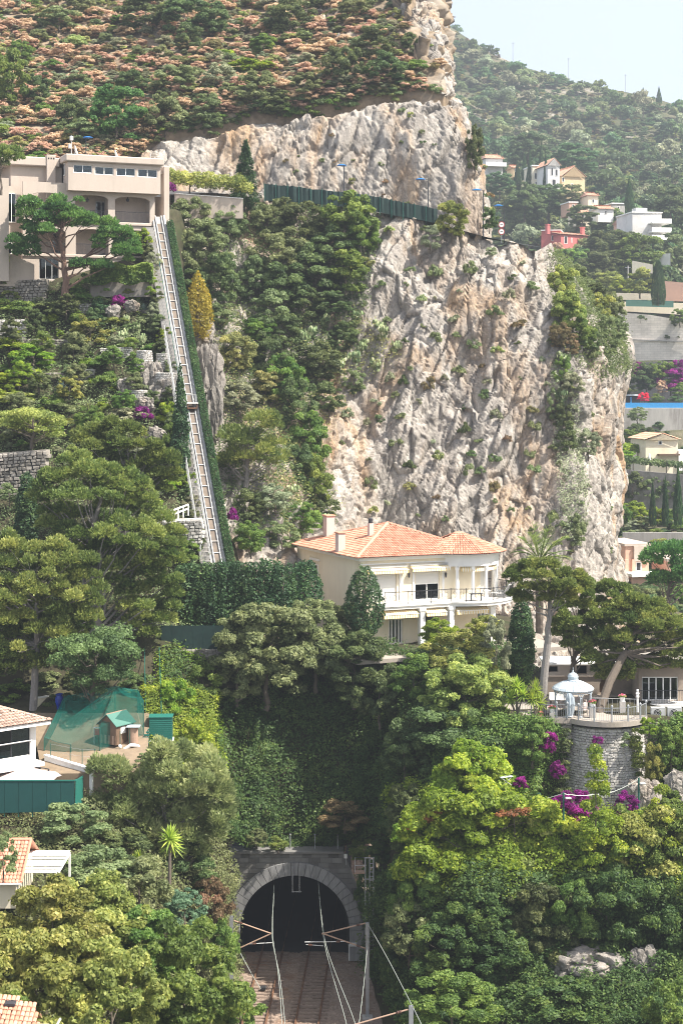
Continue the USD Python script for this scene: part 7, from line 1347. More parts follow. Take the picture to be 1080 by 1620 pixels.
far_wall('bougainvillea_wall', 'shaded wall with creepers below the tall retaining wall', [(960, 640, 292), (1120, 640, 289)], [574, 570], STONE_D, 'wall', 0.6)

t = thing('swimming_pool', 'blue-tiled infinity pool on a tall grey wall at the far right', 'pool', P(975, 645, 277)); po = P(975, 645, 277); s = po[1] / FPX
MB().box((0, 0, 0), (16, 0.25, 8 * s)).put('pool_edge', POOLBLUE, t); MB().box((0, 0.253, 0), (16, 7, 7.6 * s)).put('pool_water', POOLBLUE, t); MB().box((0, -0.2, -1.2 * s), (16, 7, -0.003)).put('pool_ledge', CONCRETE, t)
far_wall('pool_wall', 'tall grey concrete wall carrying the swimming pool', [(965, 700, 281.6), (1120, 700, 281.6)], [646.4, 646.4], CONCRETE, 'wall', 1.0)
box_house('pool_house', 'low dark open pool house left of the red flowering bush', 'pool house', 975, 1012, 626, 638, 286, 4, 0, DARK, 'flat', 0, [(996, 628, 999, 637)], wf=POOLBLUE)
def cream_extra(t, F, W, H): x, z = F.hit(1041, 718, -0.6); MB().box((x, -1.2, z - 0.25), (W, -0.003, z)).put('canopy', WOOD, t); MB().box((W, -0.4, -1), (W + 4, 6, H * 0.55)).put('side_wing', WHITE, t)
box_house('cream_gable_house', 'cream gabled house with salmon roof below the pool wall', 'house', 1021, 1072, 695, 735, 262, 9, 6, CREAM, 'gable', 1.0, [(1041, 697, 1047, 704)], ridge='y', extra=cream_extra)
def closed_parasol():
    t = thing('closed_parasol', 'closed white parasol left of the cream gabled house', 'parasol', P(1027, 733, 253)); MB().lathe((0, 0, 0), [(0.02, 0.3), (0.25, 0.4), (0.22, 1.0), (0.08, 1.55), (0, 1.6)], 10).put('folded_canopy', TRIM, t); MB().tube([(0, 0, -0.3), (0, 0, 1.65)], 0.03, 5).put('pole', IRON, t)
closed_parasol()
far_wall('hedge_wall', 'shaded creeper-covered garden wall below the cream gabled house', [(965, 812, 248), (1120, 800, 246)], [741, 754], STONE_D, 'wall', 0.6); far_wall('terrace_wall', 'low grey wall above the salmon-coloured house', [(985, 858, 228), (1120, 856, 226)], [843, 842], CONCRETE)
def far_hedge(label, x0, y0, x1, y1, D, hpx, mat):
    D -= 6; a, b = P(x0, y0, D), P(x1, y1, D); rng = np.random.default_rng(int(x0)); n = 14; t = thing('clipped_hedge', label, 'hedge', a); B = [[*((b - a) * k / n), 1.1, 0.9, hpx * a[1] / FPX / 2] for k in range(n + 1)]; v, f, tn = blob_leaves(B, 2600, 0.4, 0.25, rng); mesh(t, 'foliage', v, f, LM[mat], tone=tn)
    m = MB()
    for k in range(5): p = (b - a) * k / 4; m.tube([p - [0, 0, 1.5], p + [0, 0, 0.3]], 0.08, 5)
    m.put('stems', BARK, t)
far_hedge('dark clipped hedge sloping in front of the cream gabled house', 975, 728, 1080, 738, 256, 16, 'oak'); far_hedge('bright hedge left of the cream gabled house', 980, 708, 1018, 714, 266, 18, 'lush')
def salmon(t, F, W, H):
    x, z = F.hit(1000, 907, -2); MB().box((-0.5, -3.2, z - 0.35), (W + 3, -0.003, z)).put('terrace_slab', TRIM, t); MB().box((-0.3, -2.6, z - 4), (W + 2.5, -0.01, z - 0.353)).put('lower_storey', SALMON, t); 
    for px in (992, 1003): q, zz = F.hit(px, 890, -0.2); MB().box((q - 0.35, -0.35, z), (q + 0.1, -0.003, zz + 0.4)).put('pillar', SALMON, t)
    MB().box((F.hit(1001, 880)[0], -0.35, F.hit(1001, 888)[1] + 0.003), (W, -0.003, H)).put('grey_fascia', BEIGE, t)
box_house('salmon_house', 'salmon-coloured flat-roofed house right of the cliff foot', 'house', 989, 1026, 864, 906, 214, 8, 14, SALMON, 'flat', 0, [(999, 889, 1003, 904), (1005, 889, 1014, 904)], roofmat=BEIGE, extra=salmon)
box_house('salmon_house', 'second salmon-coloured house behind the pine at the right edge', 'house', 1056, 1110, 888, 930, 212, 8, 4, SALMON, 'flat', 0, [(1062, 894, 1067, 908), (1073, 894, 1079, 908)], roofmat=BEIGE)
for px, a, b, lb in ((811, 66, 100, 'leftmost thin mast on the skyline'), (899, 91, 133, 'middle thin mast on the skyline'), (989, 117, 155, 'rightmost thin mast on the skyline')):
    t = thing('skyline_mast', lb, 'mast', P(px, b, 512)); h = (b - a) * P(px, b, 512)[1] / FPX; MB().tube([(0, 0, -1), (0, 0, h)], 0.12, 5).put('pole', STEEL, t); MB().bar((-0.7, 0, h - 0.5), (0.7, 0, h - 0.5), 0.12).put('cross_arm', STEEL, t)
t = thing('utility_pole', 'tall utility pole above the tall retaining wall', 'utility pole', P(993, 480, 299)); MB().tube([(0, 0, -1), (0, 0, 8.2)], 0.13, 6).put('pole', CONCRETE, t); MB().bar((-0.6, 0, 7.8), (0.6, 0, 7.8), 0.12).put('cross_arm', STEEL, t)
t = thing('utility_pole', 'slender pole in front of the tall retaining wall', 'utility pole', P(993, 570, 290)); MB().tube([(0, 0, -1), (0, 0, 3.4)], 0.07, 6).put('pole', STEEL, t); MB().lathe((0, 0, 3.4), [(0.1, 0), (0.1, 0.15), (0, 0.2)], 6).put('cap', STEEL, t)
# ---------------------------------------------------------------- vegetation
def cover(name, label, cat, sheet, poly, n, L, mat, lump=0.6, lscale=1.5, seed=0, W=0.55, thick=0.35):
    """a coat of leaves that hugs a slope: nobody could count its plants"""
    from shapely.geometry import Polygon
    from shapely import contains_xy
    s = SHEETS[sheet]; q = proj(s.pts); ok = np.where(contains_xy(Polygon(poly), q[:, 0], q[:, 1]))[0]
    rng = np.random.default_rng(seed + 900); i = rng.choice(ok, n); p = s.pts[i] + rng.normal(0, 0.18, (n, 3)); nr = s.nrm[i]
    h = np.clip(meshkit.fbm(p / lscale, 4, seed) * 2 - 0.6, 0, 1) * lump; p = p + nr * (h - np.abs(rng.normal(0, thick * 0.5, n)) + thick * 0.4)[:, None]
    nr = unit(nr + [0, 0, 0.5]); tone = np.clip(0.46 + 0.5 * (meshkit.fbm(p / 0.9, 2, seed + 4) - 0.5) + rng.normal(0, 0.14, n), 0.02, 0.99)
    v, f, t = leaves(p, nr, L, L * W, rng, tone)
    return mesh('/World', name, v, f, LM[mat] if isinstance(mat, str) else mat, tone=t, label=label, cat=cat, kind='stuff')
def scatter_stuff(name, label, cat, sheet, pts, size, mat, kind_='shrub', seed=0):
    """uncountable low growth as one point instancer"""
    rng = np.random.default_rng(seed); b, nr = SHEETS[sheet].on(pts[:, 0], pts[:, 1]); n = len(b)
    pi = UsdGeom.PointInstancer.Define(stage, uniq('/World', name)); path = str(pi.GetPath()); kids = []
    for k, src in enumerate(KINDS[kind_][:4]):
        m = UsdGeom.Mesh(stage.GetPrimAtPath(src + '/crown')); q = uniq(path, 'tuft')
        v, f = np.array(m.GetPointsAttr().Get()), np.array(m.GetFaceVertexIndicesAttr().Get()).reshape(-1, 3)
        t = np.array(UsdGeom.PrimvarsAPI(m).GetPrimvar('tone').Get()); mesh(path, 'tuft', v, f, LM[mat], tone=t, path=q); kids.append(Sdf.Path(q))
    pi.CreatePrototypesRel().SetTargets(kids); pi.CreateProtoIndicesAttr(Vt.IntArray.FromNumpy(rng.integers(0, len(kids), n).astype(np.int32)))
    pi.CreatePositionsAttr(Vt.Vec3fArray.FromNumpy((b - [0, 0, 0.1]).astype(np.float32)))
    a = rng.uniform(0, 2 * np.pi, n); pi.CreateOrientationsAttr(Vt.QuathArray([Gf.Quath(float(math.cos(x / 2)), 0, 0, float(math.sin(x / 2))) for x in a]))
    s = rng.uniform(*size, n); sc = np.stack([s, s, s * rng.uniform(0.5, 0.9, n)], 1); pi.CreateScalesAttr(Vt.Vec3fArray.FromNumpy(sc.astype(np.float32)))
    return meta(pi.GetPrim(), label, cat, None, 'stuff')
rg = np.random.default_rng(11)
LANDMARKS = [(313, 476, 'the golden conifer'), (388, 278, 'the blue-green spruce'), (545, 318, 'the middle of the road fence'), (425, 300, 'the left end of the road fence'), (388, 705, 'the leaning pine'), (397, 850, 'the clipped ball bush'), (520, 826, 'the tallest villa chimney'), (690, 345, 'the right end of the road fence'), (366, 812, 'the magenta bougainvillea by the funicular'), (183, 178, 'the big hillside pine'), (395, 104, 'the wide bright green bush'), (660, 40, 'the summit crag'), (0, 60, 'the left edge of the photo'), (330, -10, 'the top edge of the photo'), (872, 395, 'the pink house'), (985, 560, 'the tall retaining wall'), (250, 560, 'the inclined track'), (140, 628, 'the cycad palm'), (146, 524, 'the ochre dome bush'), (190, 479, 'the round bougainvillea'), (50, 690, 'the big yellow-green dome'), (230, 660, 'the loose bougainvillea'), (103, 468, 'the umbrella pine trunk'), (260, 622, 'the big pale boulder'), (600, 830, 'the villa roof'), (1050, 641, 'the far blue pool'), (1050, 710, 'the cream gabled house'), (1005, 885, 'the left salmon house'), (1041, 445, 'the thick clipped cypress'), (1019, 628, 'the red flowering bush'), (1050, 795, 'the three garden wall cypresses')]
_seen = set()
def where(lead, x, y, tail=''):
    """a label that says where a plant stands, by the nearest landmark one can find"""
    for lx, ly, nm in sorted(LANDMARKS, key=lambda q: (q[0] - x) ** 2 + (q[1] - y) ** 2):
        dx, dy = x - lx, y - ly; d = math.hypot(dx, dy); v = 'above' if dy < 0 else 'below'; h = 'left' if dx < 0 else 'right'
        side = f'{h} of' if abs(dx) > 2 * abs(dy) else (v if abs(dy) > 2 * abs(dx) else f'{v} and {h} of'); far_ = 'just ' if d < 45 else ('' if d < 100 else 'well ')
        t = f'{lead} {far_}{side} {nm}{tail}'
        if t not in _seen: _seen.add(t); return t
    return lead
SIZE = lambda w: 'large' if w >= 80 else ('mid-sized' if w >= 58 else 'small')
# --- upper hillside
HILL = [(-140, -110), (660, -110), (690, 60), (700, 140), (620, 146), (540, 158), (450, 172), (340, 192), (260, 208), (215, 250), (150, 280), (-140, 290)]
HILLROCK = [(640, 40, 55), (665, 0, 45), (690, 90, 30)]
UP_TREES = [('oak', 235, 18, 92, 56), ('oak', 290, 26, 84, 54), ('oak', 335, 28, 62, 52), ('oak', 462, 26, 80, 60), ('green', 12, 125, 66, 84), ('oak', 60, 136, 48, 46), ('oak', 110, 176, 50, 54),
            ('olive', 130, 208, 60, 40), ('olive', 262, 184, 70, 66), ('olive', 405, 142, 74, 54), ('olive', 285, 124, 74, 44), ('oak', 532, 102, 48, 54), ('oak', 595, 70, 74, 54),
            ('oak', 555, 106, 54, 62), ('oak', 612, 106, 66, 52), ('oak', 650, 68, 32, 30), ('olive', 90, 30, 70, 36), ('olive', 130, 8, 56, 34), ('green', 32, 84, 44, 36), ('oak', 300, 60, 44, 40),
            ('sage', 345, 118, 60, 40), ('olive', 322, 172, 60, 50), ('oak', 210, 130, 50, 36), ('oak', 440, 165, 60, 36), ('green', 490, 168, 46, 34), ('oak', 330, 200, 56, 38),
            ('olive', 560, 10, 60, 40), ('oak', 520, -10, 60, 50), ('green', 420, 70, 46, 30), ('olive', 480, 130, 54, 36)]
for i, (m, x, y, w, h) in enumerate(UP_TREES):
    plant('tree', 'hillside_tree', where(SIZE(w) + {'oak': ' dark green oak', 'olive': ' grey-green tree', 'green': ' fresh green tree', 'sage': ' pale sage bush'}[m], x, y), 'tree', 'upper_hillside', x, y, w * 1.1, h * 1.2, m, 'trees on the upper hillside')
plant('big_tree', 'hillside_pine', 'large dark pine on the hillside right behind the flat-roofed house', 'tree', 'upper_hillside', 183, 182, 108, 100, 'stone_pine')
plant('shrub', 'bright_bush', 'brightest green spreading bush on the upper hillside, wide and low', 'bush', 'upper_hillside', 395, 104, 90, 30, 'lush')
plant('shrub', 'bright_bush', 'small bright green bush just above the wide low bright green bush', 'bush', 'upper_hillside', 357, 84, 32, 28, 'lush')
av = [(x, y, 0.3 * w) for _, x, y, w, h in UP_TREES] + [(183, 178, 40)] + HILLROCK
q = spaced(HILL, 285, 17, rg, av)
for x, y in q:
    k = rg.uniform(24, 44); plant('shrub', 'rusty_shrub', 'rounded rust-orange shrub in the scrub of the upper hillside', 'shrub', 'upper_hillside', x, y, k, k * 0.66, 'rust', 'rust-orange shrubs on the upper hillside')
q = spaced(HILL, 285, 14, rg, av)
for x, y in q:
    k = rg.uniform(17, 40); plant('shrub', 'green_shrub', 'small green shrub between the rusty shrubs of the upper hillside', 'shrub', 'upper_hillside', x, y, k, k * 0.75, ['olive', 'sage', 'green', 'olive', 'scrub'][rg.integers(5)], 'green shrubs on the upper hillside')
lip = [(x, np.interp(x, [230, 340, 450, 540, 620, 700], [212, 196, 176, 161, 146, 145])) for x in np.arange(232, 700, 13.0)]
for x, y in lip:
    k = rg.uniform(20, 42); plant('shrub', 'cliff_edge_shrub', 'green shrub overhanging the top edge of the upper cliff', 'shrub', 'upper_hillside', x + rg.uniform(-5, 5), y - rg.uniform(-6, 14), k, k * 0.85, ['olive', 'oak', 'green', 'scrub'][rg.integers(4)], 'shrubs along the top edge of the upper cliff')
pt = sample_poly(HILL, 5200, rg)
scatter_stuff('hillside_scrub', 'low rusty and tawny scrub covering the upper hillside', 'scrub', 'upper_hillside', pt[:1500], (0.9, 1.9), 'rust', seed=1)
scatter_stuff('hillside_scrub', 'low dull green scrub covering the upper hillside', 'scrub', 'upper_hillside', pt[1500:3000], (0.8, 1.7), 'scrub', seed=2)
scatter_stuff('hillside_scrub', 'low sage-green scrub covering the upper hillside', 'scrub', 'upper_hillside', pt[3000:4400], (0.8, 1.8), 'sage', seed=8)
scatter_stuff('hillside_grass', 'dry grass tufts between the hillside shrubs', 'grass', 'upper_hillside', pt[4400:], (0.6, 1.0), 'grass', seed=3)
# --- along the cliff road and cliff ledges
plant('tree', 'ledge_tree', 'dark green bushy tree clinging to the right edge of the upper cliff', 'tree', 'upper_cliff', 750, 235, 36, 84, 'oak', D=186.5)
plant('tree', 'ledge_tree', 'yellow-green tree at the right end of the green road fence', 'tree', 'cliff', 714, 346, 62, 66, 'yellow', D=173.5)
plant('tree', 'ledge_tree', 'small dark tree beside the round road signs', 'tree', 'cliff', 774, 346, 32, 40, 'oak', D=175)
plant('tree', 'ledge_shrub', 'dry olive shrub hanging below the right end of the road fence', 'shrub', 'cliff', 680, 376, 36, 44, 'sage', D=172.5)
KX = dict(D=None)
CT = [  # trees and big bushes on the left part of the cliff: mat, x, y, w, h
    ('olive', 300, 345, 70, 66), ('olive', 330, 385, 80, 80), ('olive', 300, 405, 60, 80), ('oak', 345, 440, 70, 80), ('oak', 310, 452, 60, 60), ('olive', 362, 350, 56, 60),
    ('olive', 430, 350, 70, 70), ('oak', 470, 345, 80, 66), ('green', 545, 345, 96, 84), ('oak', 520, 390, 80, 66), ('olive', 440, 400, 90, 80), ('oak', 500, 430, 96, 84),
    ('green', 545, 430, 76, 70), ('oak', 450, 450, 80, 70), ('olive', 430, 490, 66, 60), ('oak', 480, 480, 70, 50), ('olive', 400, 440, 60, 70), ('green', 575, 370, 50, 60),
    ('scrub', 375, 555, 66, 62), ('oak', 430, 560, 74, 72), ('green', 450, 600, 70, 80), ('oak', 500, 572, 84, 62), ('sage', 372, 625, 74, 54), ('oak', 470, 640, 66, 80), ('scrub', 420, 610, 60, 50),
    ('green', 490, 690, 66, 80), ('oak', 470, 740, 56, 70), ('green', 500, 760, 66, 84), ('oak', 505, 800, 60, 60), ('green', 475, 820, 60, 50), ('oak', 394, 800, 50, 54), ('olive', 446, 846, 56, 44),
    ('sage', 436, 788, 54, 44), ('green', 410, 520, 56, 44), ('olive', 560, 600, 36, 40), ('oak', 520, 630, 50, 50), ('green', 395, 850, 44, 36), ('olive', 350, 500, 44, 40), ('oak', 530, 480, 60, 40), ('oak', 450, 520, 66, 50), ('oak', 540, 530, 50, 40)]
for m, x, y, w, h in CT:
    plant('tree', 'cliff_tree', where(SIZE(w) + {'oak': ' dark green tree', 'olive': ' grey-green tree', 'green': ' mid green tree', 'scrub': ' tawny bush', 'sage': ' pale half-bare bush'}[m], x, y), 'tree', 'cliff', x, y, w * 1.12, h * 1.12, m, 'trees on the overgrown left part of the cliff')
column_tree('golden_cypress', 'golden-yellow conifer on the rock right of the funicular hedge', 'conifer', 313, 524, 50, 98, 157, 'golden', seed=71, blunt=0.8, n=9000)
plant('tree', 'round_topiary', 'clipped dark green ball bush right of the bottom of the funicular', 'bush', 'cliff', 397, 850, 56, 58, 'green', D=139)
plant('small_shrub', 'bougainvillea', 'magenta bougainvillea between funicular hedge and the clipped ball bush', 'shrub', 'cliff', 366, 812, 20, 34, 'magenta', D=140)
hero('leaning_pine', 'light olive pine with a bent pale trunk on the cliff beside the funicular', 'tree', P(388, 765, 148), [(375, 690, 36, 20), (415, 670, 34, 22), (400, 715, 42, 20), (430, 715, 28, 24), (370, 730, 30, 16)], 148, 'pine', n=9000, L=0.34, W=0.08, clumps=34, cr=(0.55, 0.95), trunk_r=0.22, seed=3, bark=BARK_GREY)
V3 = [('yellow', 890, 450, 56, 70), ('olive', 925, 470, 60, 60), ('green', 905, 500, 50, 56), ('yellow', 950, 490, 50, 60), ('oak', 880, 415, 40, 46), ('olive', 965, 525, 46, 54), ('oak', 935, 545, 46, 50), ('scrub', 900, 545, 40, 40), ('oak', 970, 560, 30, 40), ('olive', 880, 640, 34, 60), ('oak', 895, 690, 40, 54), ('olive', 905, 840, 40, 60), ('sage', 930, 700, 40, 50)]
for m, x, y, w, h in V3:
    plant('tree', 'ridge_tree', where(SIZE(w) + {'yellow': ' yellow-green tree', 'olive': ' grey-green bush', 'green': ' mid green bush', 'oak': ' dark bush', 'scrub': ' tawny bush', 'sage': ' sage bush'}[m], x, y), 'bush', 'cliff', x, y, w, h, m, 'plants on the right shoulder of the cliff')
FACE = [(520, 370), (600, 345), (850, 405), (960, 590), (965, 900), (820, 840), (560, 815), (520, 650)]
for x, y in spaced(FACE, 110, 20, rg):
    k = rg.uniform(9, 26); plant('small_shrub', 'cliff_shrub', 'small shrub growing from a crack in the bare cliff face', 'shrub', 'cliff', x, y, k, k * rg.uniform(0.8, 1.5), ['olive', 'sage', 'scrub', 'oak', 'olive'][rg.integers(5)], 'small shrubs on the bare cliff face')
for x, y in spaced([(590, 330), (850, 400), (860, 380), (735, 175), (560, 170), (440, 215), (440, 280), (600, 320)], 34, 14, rg):
    k = rg.uniform(7, 16); plant('small_shrub', 'upper_cliff_shrub', 'tiny shrub growing from a crack in the upper cliff', 'shrub', 'upper_cliff', x, min(y, 330), k, k, ['olive', 'scrub', 'oak'][rg.integers(3)], 'tiny shrubs on the upper cliff')
for x, y in [(520, 500), (545, 520), (565, 495), (590, 510), (500, 520), (535, 545), (575, 540), (610, 520), (480, 530), (540, 570), (600, 570), (625, 545), (505, 480), (455, 500), (560, 560), (430, 465), (410, 330), (365, 355), (470, 800), (455, 770), (515, 820), (880, 560), (890, 620)]:
    plant('cactus', 'prickly_pear', 'pale prickly pear clump on the rock ledges of the cliff', 'cactus', 'cliff', x, y, 40, 36, 'cactus', 'prickly pears on the cliff')
cover('cliff_scrub', 'low mixed scrub carpeting the ledges of the left cliff', 'scrub', 'cliff', [(262, 312), (420, 322), (600, 330), (585, 470), (545, 560), (500, 640), (520, 760), (530, 825), (380, 870), (330, 700), (280, 500)], 42000, 0.24, 'oak', lump=1.0, lscale=2.0, seed=2)
cover('cliff_scrub', 'dry tawny scrub on the ledges of the left cliff', 'scrub', 'cliff', [(340, 480), (560, 480), (640, 560), (560, 620), (500, 700), (540, 800), (420, 860), (330, 640)], 11000, 0.22, 'scrub', lump=0.9, lscale=1.6, seed=3)
plant('conifer', 'spruce', 'dark blue-green spruce at the left end of the green road fence', 'conifer', 'cliff', 388, 278, 62, 112, 'cypress', D=175)
# --- garden terraces
GI = [('tree', 'green', 141, 456, 62, 44, 'leafy green bush under the ivy-covered terrace'), ('tree', 'cypress', 156, 490, 34, 36, 'dark clipped ball bush left of the magenta bougainvillea'),
      ('shrub', 'magenta', 190, 479, 28, 32, 'round magenta bougainvillea on the upper garden terrace'), ('shrub', 'yellow', 201, 462, 32, 22, 'yellow-green low bush between ivy terrace and agave'),
      ('shrub', 'rust', 251, 456, 24, 30, 'brownish bush between the house corner and the funicular'), ('tree', 'green', 254, 496, 32, 46, 'dark leafy bush beside the upper funicular'),
      ('shrub', 'olive', 238, 516, 38, 36, 'clipped barrel-shaped hedge bush beside the funicular'), ('tree', 'yellow', 146, 524, 62, 46, 'ochre-green dome-shaped bush in the middle of the terraces'),
      ('shrub', 'lush', 79, 505, 28, 28, 'small yellow-green bush left of the ochre dome bush'), ('tree', 'oak', 50, 512, 38, 40, 'dark green bush left of the small yellow-green bush'),
      ('shrub', 'green', 30, 488, 54, 34, 'wide flowering bush along the wall at the left edge'), ('tree', 'olive', 119, 548, 44, 46, 'grey-green bush below the ochre dome bush'),
      ('tree', 'lush', 54, 562, 72, 40, 'wide bright green bush on the left terraces'), ('shrub', 'oak', 85, 490, 56, 26, 'dark low bush at the foot of the umbrella-shaped pine'),
      ('shrub', 'green', 160, 577, 50, 26, 'low green bush above the stone planters'), ('shrub', 'sage', 48, 591, 38, 24, 'grey-leaved bush above the yellow aloe'),
      ('tree', 'lush', 10, 612, 56, 42, 'bright green bush at the left edge of the terraces'), ('shrub', 'green', 80, 638, 40, 28, 'green cushion bush behind the big yellow-green dome'),
      ('tree', 'lush', 263, 660, 42, 48, 'bright green bush left of the slim cypress spire'), ('shrub', 'magenta', 230, 660, 32, 36, 'loose magenta bougainvillea by the lower rock garden'),
      ('shrub', 'sage', 196, 655, 56, 28, 'low clipped bush row right of the palm'), ('shrub', 'magenta', 236, 447, 12, 40, 'slim pink bougainvillea climbing beside the house corner'),
      ('shrub', 'green', 126, 505, 36, 30, 'green cushion between dark ball bush and ochre dome'), ('shrub', 'yellow', 184, 507, 34, 22, 'yellowish cushion bush right of the ochre dome'),
      ('shrub', 'green', 205, 545, 34, 30, 'green bush above the round stone planters'), ('shrub', 'green', 240, 552, 40, 22, 'green plants in the stone planter by the funicular'),
      ('shrub', 'olive', 100, 640, 50, 30, 'olive bush left of the palm'), ('shrub', 'lush', 20, 545, 50, 26, 'bright low bush at the far left terrace wall'),
      ('shrub', 'yellow', 30, 630, 60, 26, 'yellowish flowering bush above the big dome'), ('shrub', 'green', 170, 605, 46, 36, 'green bush between rock garden and palm'),
      ('tree', 'green', 275, 700, 30, 60, 'green bush at the foot of the slim cypress spire'), ('shrub', 'olive', 205, 690, 44, 30, 'olive bush behind the top of the big pines'),
      ('shrub', 'lush', 262, 770, 36, 34, 'bright bush above the white garden railing'), ('shrub', 'green', 285, 765, 30, 24, 'small clipped bush beside the funicular steps'), ('shrub', 'lush', 250, 800, 30, 18, 'low bright bush below the white garden railing')]
for kd, m, x, y, w, h, lb in GI:
    plant(kd, 'bougainvillea' if m == 'magenta' else 'garden_bush', lb, 'bush', 'garden_slope', x, y, w * 1.1, h * 1.15, m)
hero('dome_bush', 'big yellow-green dome-shaped tree at the left edge above the stone wall', 'tree', P(50, 705, 139), [(45, 668, 52, 24), (20, 665, 30, 20), (85, 675, 22, 24)], 139, 'yellow', n=14000, L=0.17, W=0.11, style='broad', clumps=40, cr=(0.5, 0.8), trunk_r=0.16, seed=6, flat=0.7, depth=0.7)
for x, y, s, lb in [(224, 479, 28, 'grey-blue agave beside the ivy terrace'), (100, 601, 34, 'grey-blue agave left of the palm'), (55, 578, 26, 'grey agave behind the wide bright green bush')]: plant('agave', 'agave', lb, 'agave', 'garden_slope', x, y, s, s, 'agave')
plant('yucca', 'yellow_aloe', 'yellow-green spiky aloe on the left terraces', 'plant', 'garden_slope', 64, 606, 60, 46, 'yucca', which=1)
plant('low_palm', 'cycad_palm', 'light green palm with arching fronds amid the terraces', 'palm', 'garden_slope', 140, 628, 90, 70, 'palm')
for x, y in [(216, 517), (188, 540), (205, 500), (225, 535), (200, 525)]: plant('cactus', 'garden_cactus', 'pale branching cactus in the rock garden', 'cactus', 'garden_slope', x, y, 26, 36, 'cactus', 'cacti in the rock garden')
column_tree('column_cypress', 'bright green clipped column cypress at the left edge beside the house', 'cypress', 2, 440, 24, 86, 154, 'lush', seed=95, blunt=0.5, n=5000)
column_tree('slim_cypress', 'tall slim cypress spire standing left of the funicular', 'cypress', 285, 752, 32, 180, 140.2, 'cypress', seed=96, blunt=0.8, n=8000)
column_tree('dark_cypress', 'dark thick cypress column at the left, beside the big pines', 'cypress', 42, 864, 40, 118, 131, 'cypress', seed=94, blunt=0.35, n=9000)
q = spaced([(-60, 455), (230, 455), (265, 560), (318, 690), (330, 860), (270, 740), (-60, 740)], 150, 11, rg, [(x, y, 0.33 * w) for _, _, x, y, w, _, _ in GI])
for x, y in q:
    k = rg.uniform(14, 30); plant('shrub' if k > 20 else 'small_shrub', 'terrace_shrub', 'small mixed garden shrub on the terraces below the flat-roofed house', 'shrub', 'garden_slope', x, y, k, k * 0.85, ['green', 'olive', 'lush', 'sage', 'oak', 'yellow'][rg.integers(6)], 'small shrubs on the garden terraces')
cover('garden_groundcover', 'low mixed planting covering the garden terraces', 'plants', 'garden_slope', [(-100, 455), (240, 455), (330, 860), (330, 1000), (-100, 1000)], 60000, 0.17, 'olive', lump=0.9, seed=5)
plant('pine_tree', 'pine_tree', 'pine tree cut by the left edge in front of the house roof', 'tree', 'garden_slope', 2, 262, 74, 78, 'pine', D=151)
# --- the umbrella-shaped pine in front of the house
hero('stone_pine', 'umbrella-shaped pine with forked reddish trunk in front of the flat-roofed house', 'tree', P(102, 472, 152.5), [(52, 335, 32, 26), (108, 325, 34, 20), (128, 345, 40, 20), (62, 357, 32, 18), (172, 362, 16, 18), (165, 383, 22, 18), (203, 392, 26, 26), (34, 390, 28, 24), (130, 412, 22, 18), (162, 416, 16, 12), (88, 342, 36, 22), (195, 372, 18, 12)],
     152.5, 'stone_pine', n=30000, L=0.27, W=0.09, clumps=96, cr=(0.5, 0.82), trunk_top=P(99, 350, 152.5), trunk_r=0.36, bark=BARK_RED, seed=21, depth=0.5, limbs_n=34)
# --- the big pines on the left
hero('big_pine', 'rearmost of the big left pines, its crown reaching the funicular', 'tree', P(190, 860, 131), None, 131, 'pine', poly=[(125, 690), (150, 668), (190, 672), (230, 690), (262, 715), (278, 745), (262, 775), (225, 795), (190, 790), (150, 750)], n=26000, L=0.27, W=0.085, cr=(0.55, 0.88), trunk_r=0.3, bark=BARK_GREY, seed=22)
hero('big_pine', 'largest of the big left pines, bare grey limbs in its middle', 'tree', P(150, 1030, 126), None, 126, 'pine', poly=[(50, 795), (70, 752), (100, 728), (130, 722), (180, 740), (225, 765), (240, 800), (262, 825), (290, 850), (286, 880), (268, 900), (292, 925), (282, 960), (262, 985), (235, 1008), (195, 990), (205, 945), (180, 915), (150, 900), (110, 880), (80, 840)], n=52000, L=0.27, W=0.085, cr=(0.55, 0.88), trunk_r=0.34, bark=BARK_GREY, seed=23, limbs_n=60, trunk_top=P(150, 760, 126))
hero('big_pine', 'nearest of the big left pines, at the left edge above the white house', 'tree', P(52, 1122, 120.5), None, 121, 'pine', poly=[(-60, 865), (20, 850), (60, 872), (95, 862), (140, 880), (150, 920), (162, 960), (138, 1000), (112, 1028), (60, 1052), (0, 1072), (-60, 1070)], n=46000, L=0.26, W=0.085, cr=(0.55, 0.88), trunk_r=0.3, bark=BARK_GREY, seed=24, limbs_n=54, trunk_mid=P(56, 1040, 121), trunk_top=P(58, 900, 121))
hero('broad_tree', 'round dense light green tree above the green netting', 'tree', P(150, 1115, 119), [(150, 1045, 66, 48), (110, 1035, 34, 34), (185, 1030, 38, 34), (150, 1080, 56, 24)], 119, 'oak', n=32000, L=0.18, W=0.13, style='broad', clumps=60, cr=(0.6, 1.0), trunk_r=0.2, seed=25, flat=0.85)
hero('feathery_tree', 'large feathery olive-green tree left of the tunnel', 'tree', P(270, 1395, 112), [(290, 1212, 72, 36), (305, 1268, 68, 46), (232, 1262, 58, 44), (172, 1232, 38, 36), (322, 1325, 44, 36), (205, 1310, 52, 32), (160, 1275, 34, 24), (265, 1330, 50, 34), (340, 1270, 34, 40)], 111.5, 'feather', n=60000, L=0.34, W=0.07, clumps=110, cr=(0.55, 0.95), trunk_r=0.25, seed=26, depth=0.35, flat=1.1, limbs_n=50, bark=BARK_GREY)
